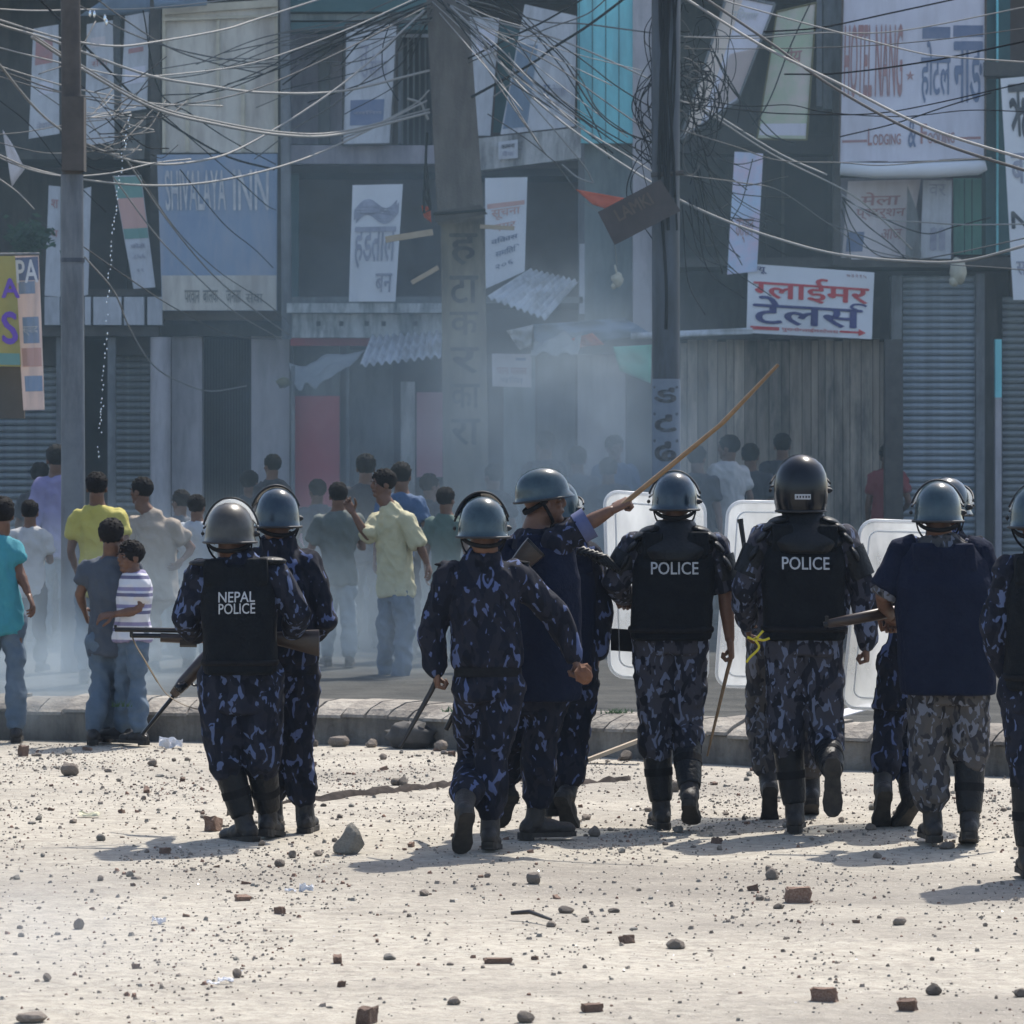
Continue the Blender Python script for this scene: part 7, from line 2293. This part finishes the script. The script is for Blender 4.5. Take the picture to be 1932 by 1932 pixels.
def streak():  # thin, uneven dark strip laid along the road
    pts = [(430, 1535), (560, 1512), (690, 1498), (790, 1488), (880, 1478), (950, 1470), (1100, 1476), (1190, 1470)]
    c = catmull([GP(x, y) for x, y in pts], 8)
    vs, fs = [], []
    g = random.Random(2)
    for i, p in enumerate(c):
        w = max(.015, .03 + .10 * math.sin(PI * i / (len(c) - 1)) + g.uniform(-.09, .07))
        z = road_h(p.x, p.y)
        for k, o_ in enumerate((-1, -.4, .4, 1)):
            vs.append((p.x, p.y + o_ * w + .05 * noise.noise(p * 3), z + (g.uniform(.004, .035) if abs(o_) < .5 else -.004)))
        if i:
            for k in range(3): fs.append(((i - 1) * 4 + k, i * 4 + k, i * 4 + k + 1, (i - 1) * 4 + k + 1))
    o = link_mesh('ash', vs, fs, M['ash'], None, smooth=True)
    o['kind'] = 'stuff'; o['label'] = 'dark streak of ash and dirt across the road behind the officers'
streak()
def tufts():
    g = random.Random(6)
    vs, fs = [], []
    for cx, cy, n_ in ((1160, 1338, 60), (1040, 1345, 20), (860, 1360, 26), (1800, 1375, 30), (230, 1318, 24)):
        for i in range(n_):
            p = P(cx + g.gauss(0, 14), cy, 28.6 - (cx / 1932) * 1.6)
            p.z = .25
            h = g.uniform(.015, .05); a = V((g.uniform(-.05, .05), g.uniform(-.05, .05), h)); w = V((.005, 0, 0))
            b = len(vs); vs += [p - w, p + w, p + a]; fs.append((b, b + 1, b + 2))
    o = link_mesh('grass', vs, fs, M['leaf']); o['kind'] = 'stuff'
tufts()


# ------------------------------------------------------------------ smoke and haze
def smoke_mat(name, dens, col=(.66, .82, .96), g=.25, ns=1.6, thr=(.32, .70)):
    m = bpy.data.materials.new(name); m.use_nodes = True
    t = m.node_tree; n = t.nodes; l = t.links
    n.remove(n['Principled BSDF'])
    v = n.new('ShaderNodeVolumePrincipled')
    v.inputs['Color'].default_value = (*col, 1)
    v.inputs['Anisotropy'].default_value = g
    tc = n.new('ShaderNodeTexCoord')
    mp = n.new('ShaderNodeMapping'); mp.inputs['Location'].default_value = (-1, -1, -1); mp.inputs['Scale'].default_value = (2, 2, 2)
    l.new(tc.outputs['Generated'], mp.inputs[0])
    ln = n.new('ShaderNodeVectorMath'); ln.operation = 'LENGTH'; l.new(mp.outputs[0], ln.inputs[0])
    fo = n.new('ShaderNodeMapRange'); fo.interpolation_type = 'SMOOTHSTEP'
    fo.inputs['From Min'].default_value = 1.0; fo.inputs['From Max'].default_value = .15; fo.inputs['To Min'].default_value = 0; fo.inputs['To Max'].default_value = 1
    l.new(ln.outputs['Value'], fo.inputs['Value'])
    nz = n.new('ShaderNodeTexNoise'); nz.inputs['Scale'].default_value = ns; nz.inputs['Detail'].default_value = 4; nz.inputs['Roughness'].default_value = .55; nz.inputs['Distortion'].default_value = .6
    l.new(tc.outputs['Object'], nz.inputs['Vector'])
    mr = n.new('ShaderNodeMapRange'); mr.inputs['From Min'].default_value = thr[0]; mr.inputs['From Max'].default_value = thr[1]
    l.new(nz.outputs['Fac'], mr.inputs['Value'])
    a = n.new('ShaderNodeMath'); a.operation = 'MULTIPLY'; l.new(fo.outputs[0], a.inputs[0]); l.new(mr.outputs[0], a.inputs[1])
    b = n.new('ShaderNodeMath'); b.operation = 'MULTIPLY'; l.new(a.outputs[0], b.inputs[0]); b.inputs[1].default_value = dens
    l.new(b.outputs[0], v.inputs['Density'])
    l.new(v.outputs[0], n['Material Output'].inputs['Volume'])
    return m


def puff(px, py, D, rx, ry, rz, dens, label, ns=1.6, thr=(.32, .70), col=(.66, .82, .96)):
    c = P(px, py, D)
    c.z = max(c.z, rz * .55)
    mb = MB().ell(c, rx, ry, rz, None, 20, 12)
    o = mb.build('smoke', smoke_mat('smoke', dens, col, ns=ns, thr=thr))
    o['kind'] = 'stuff'; o['label'] = label
    return o


puff(1065, 790, 37.0, 1.75, 1.6, 1.7, .62, 'thick bluish smoke rising behind the pointing officer')
puff(840, 880, 37.6, 2.7, 1.6, 1.8, .24, 'thin smoke veiling the painted pillar and the shop fronts')
puff(860, 1120, 35.5, 3.4, 2.8, 1.15, .22, 'thin smoke drifting among the bystanders in the middle')
puff(1180, 960, 39.0, 1.6, 2.2, 1.7, .20, 'smoke drifting left of the right pole')
puff(800, 560, 42.6, 3.4, 1.6, 2.4, .24, 'thin smoke rising in front of the middle building')
puff(40, 1330, 29.4, 1.6, .9, .6, 1.25, 'low white smoke at the kerb on the left', ns=2.4)
puff(260, 1250, 31.2, 2.0, 1.6, 1.0, .36, 'thin low smoke round the legs of the boys on the left', ns=2.0)
puff(30, 1800, 16.2, 1.0, 1.6, .34, .22, 'wisp of pale smoke low over the near road at left', ns=2.2, col=(.85, .88, .92))
puff(250, 1140, 34.0, 2.6, 2.6, 1.1, .16, 'bluish smoke hanging among the crowd at left', ns=1.2)
puff(966, 560, 37.0, 11, 8, 5.0, .015, 'thin even smoke over the far side of the street', ns=.4, thr=(.25, .6), col=(.56, .82, .98))
puff(700, 1250, 33.0, 2.0, 2.2, .9, .30, 'thin low smoke round the legs of the bystanders')
hz = MB().box((0, 45, 5.6), (700, 760, 13.4)).build('haze', None or M['road'])
hm_ = bpy.data.materials.new('haze_air'); hm_.use_nodes = True
hn = hm_.node_tree.nodes; hn.remove(hn['Principled BSDF'])
hv = hn.new('ShaderNodeVolumePrincipled'); hv.inputs['Color'].default_value = (.62, .78, 1.0, 1); hv.inputs['Density'].default_value = .0004; hv.inputs['Anisotropy'].default_value = .2
hm_.node_tree.links.new(hv.outputs[0], hn['Material Output'].inputs['Volume'])
hz.data.materials.clear(); hz.data.materials.append(hm_)
hz['kind'] = 'stuff'; hz['label'] = 'even dusty haze filling the street'
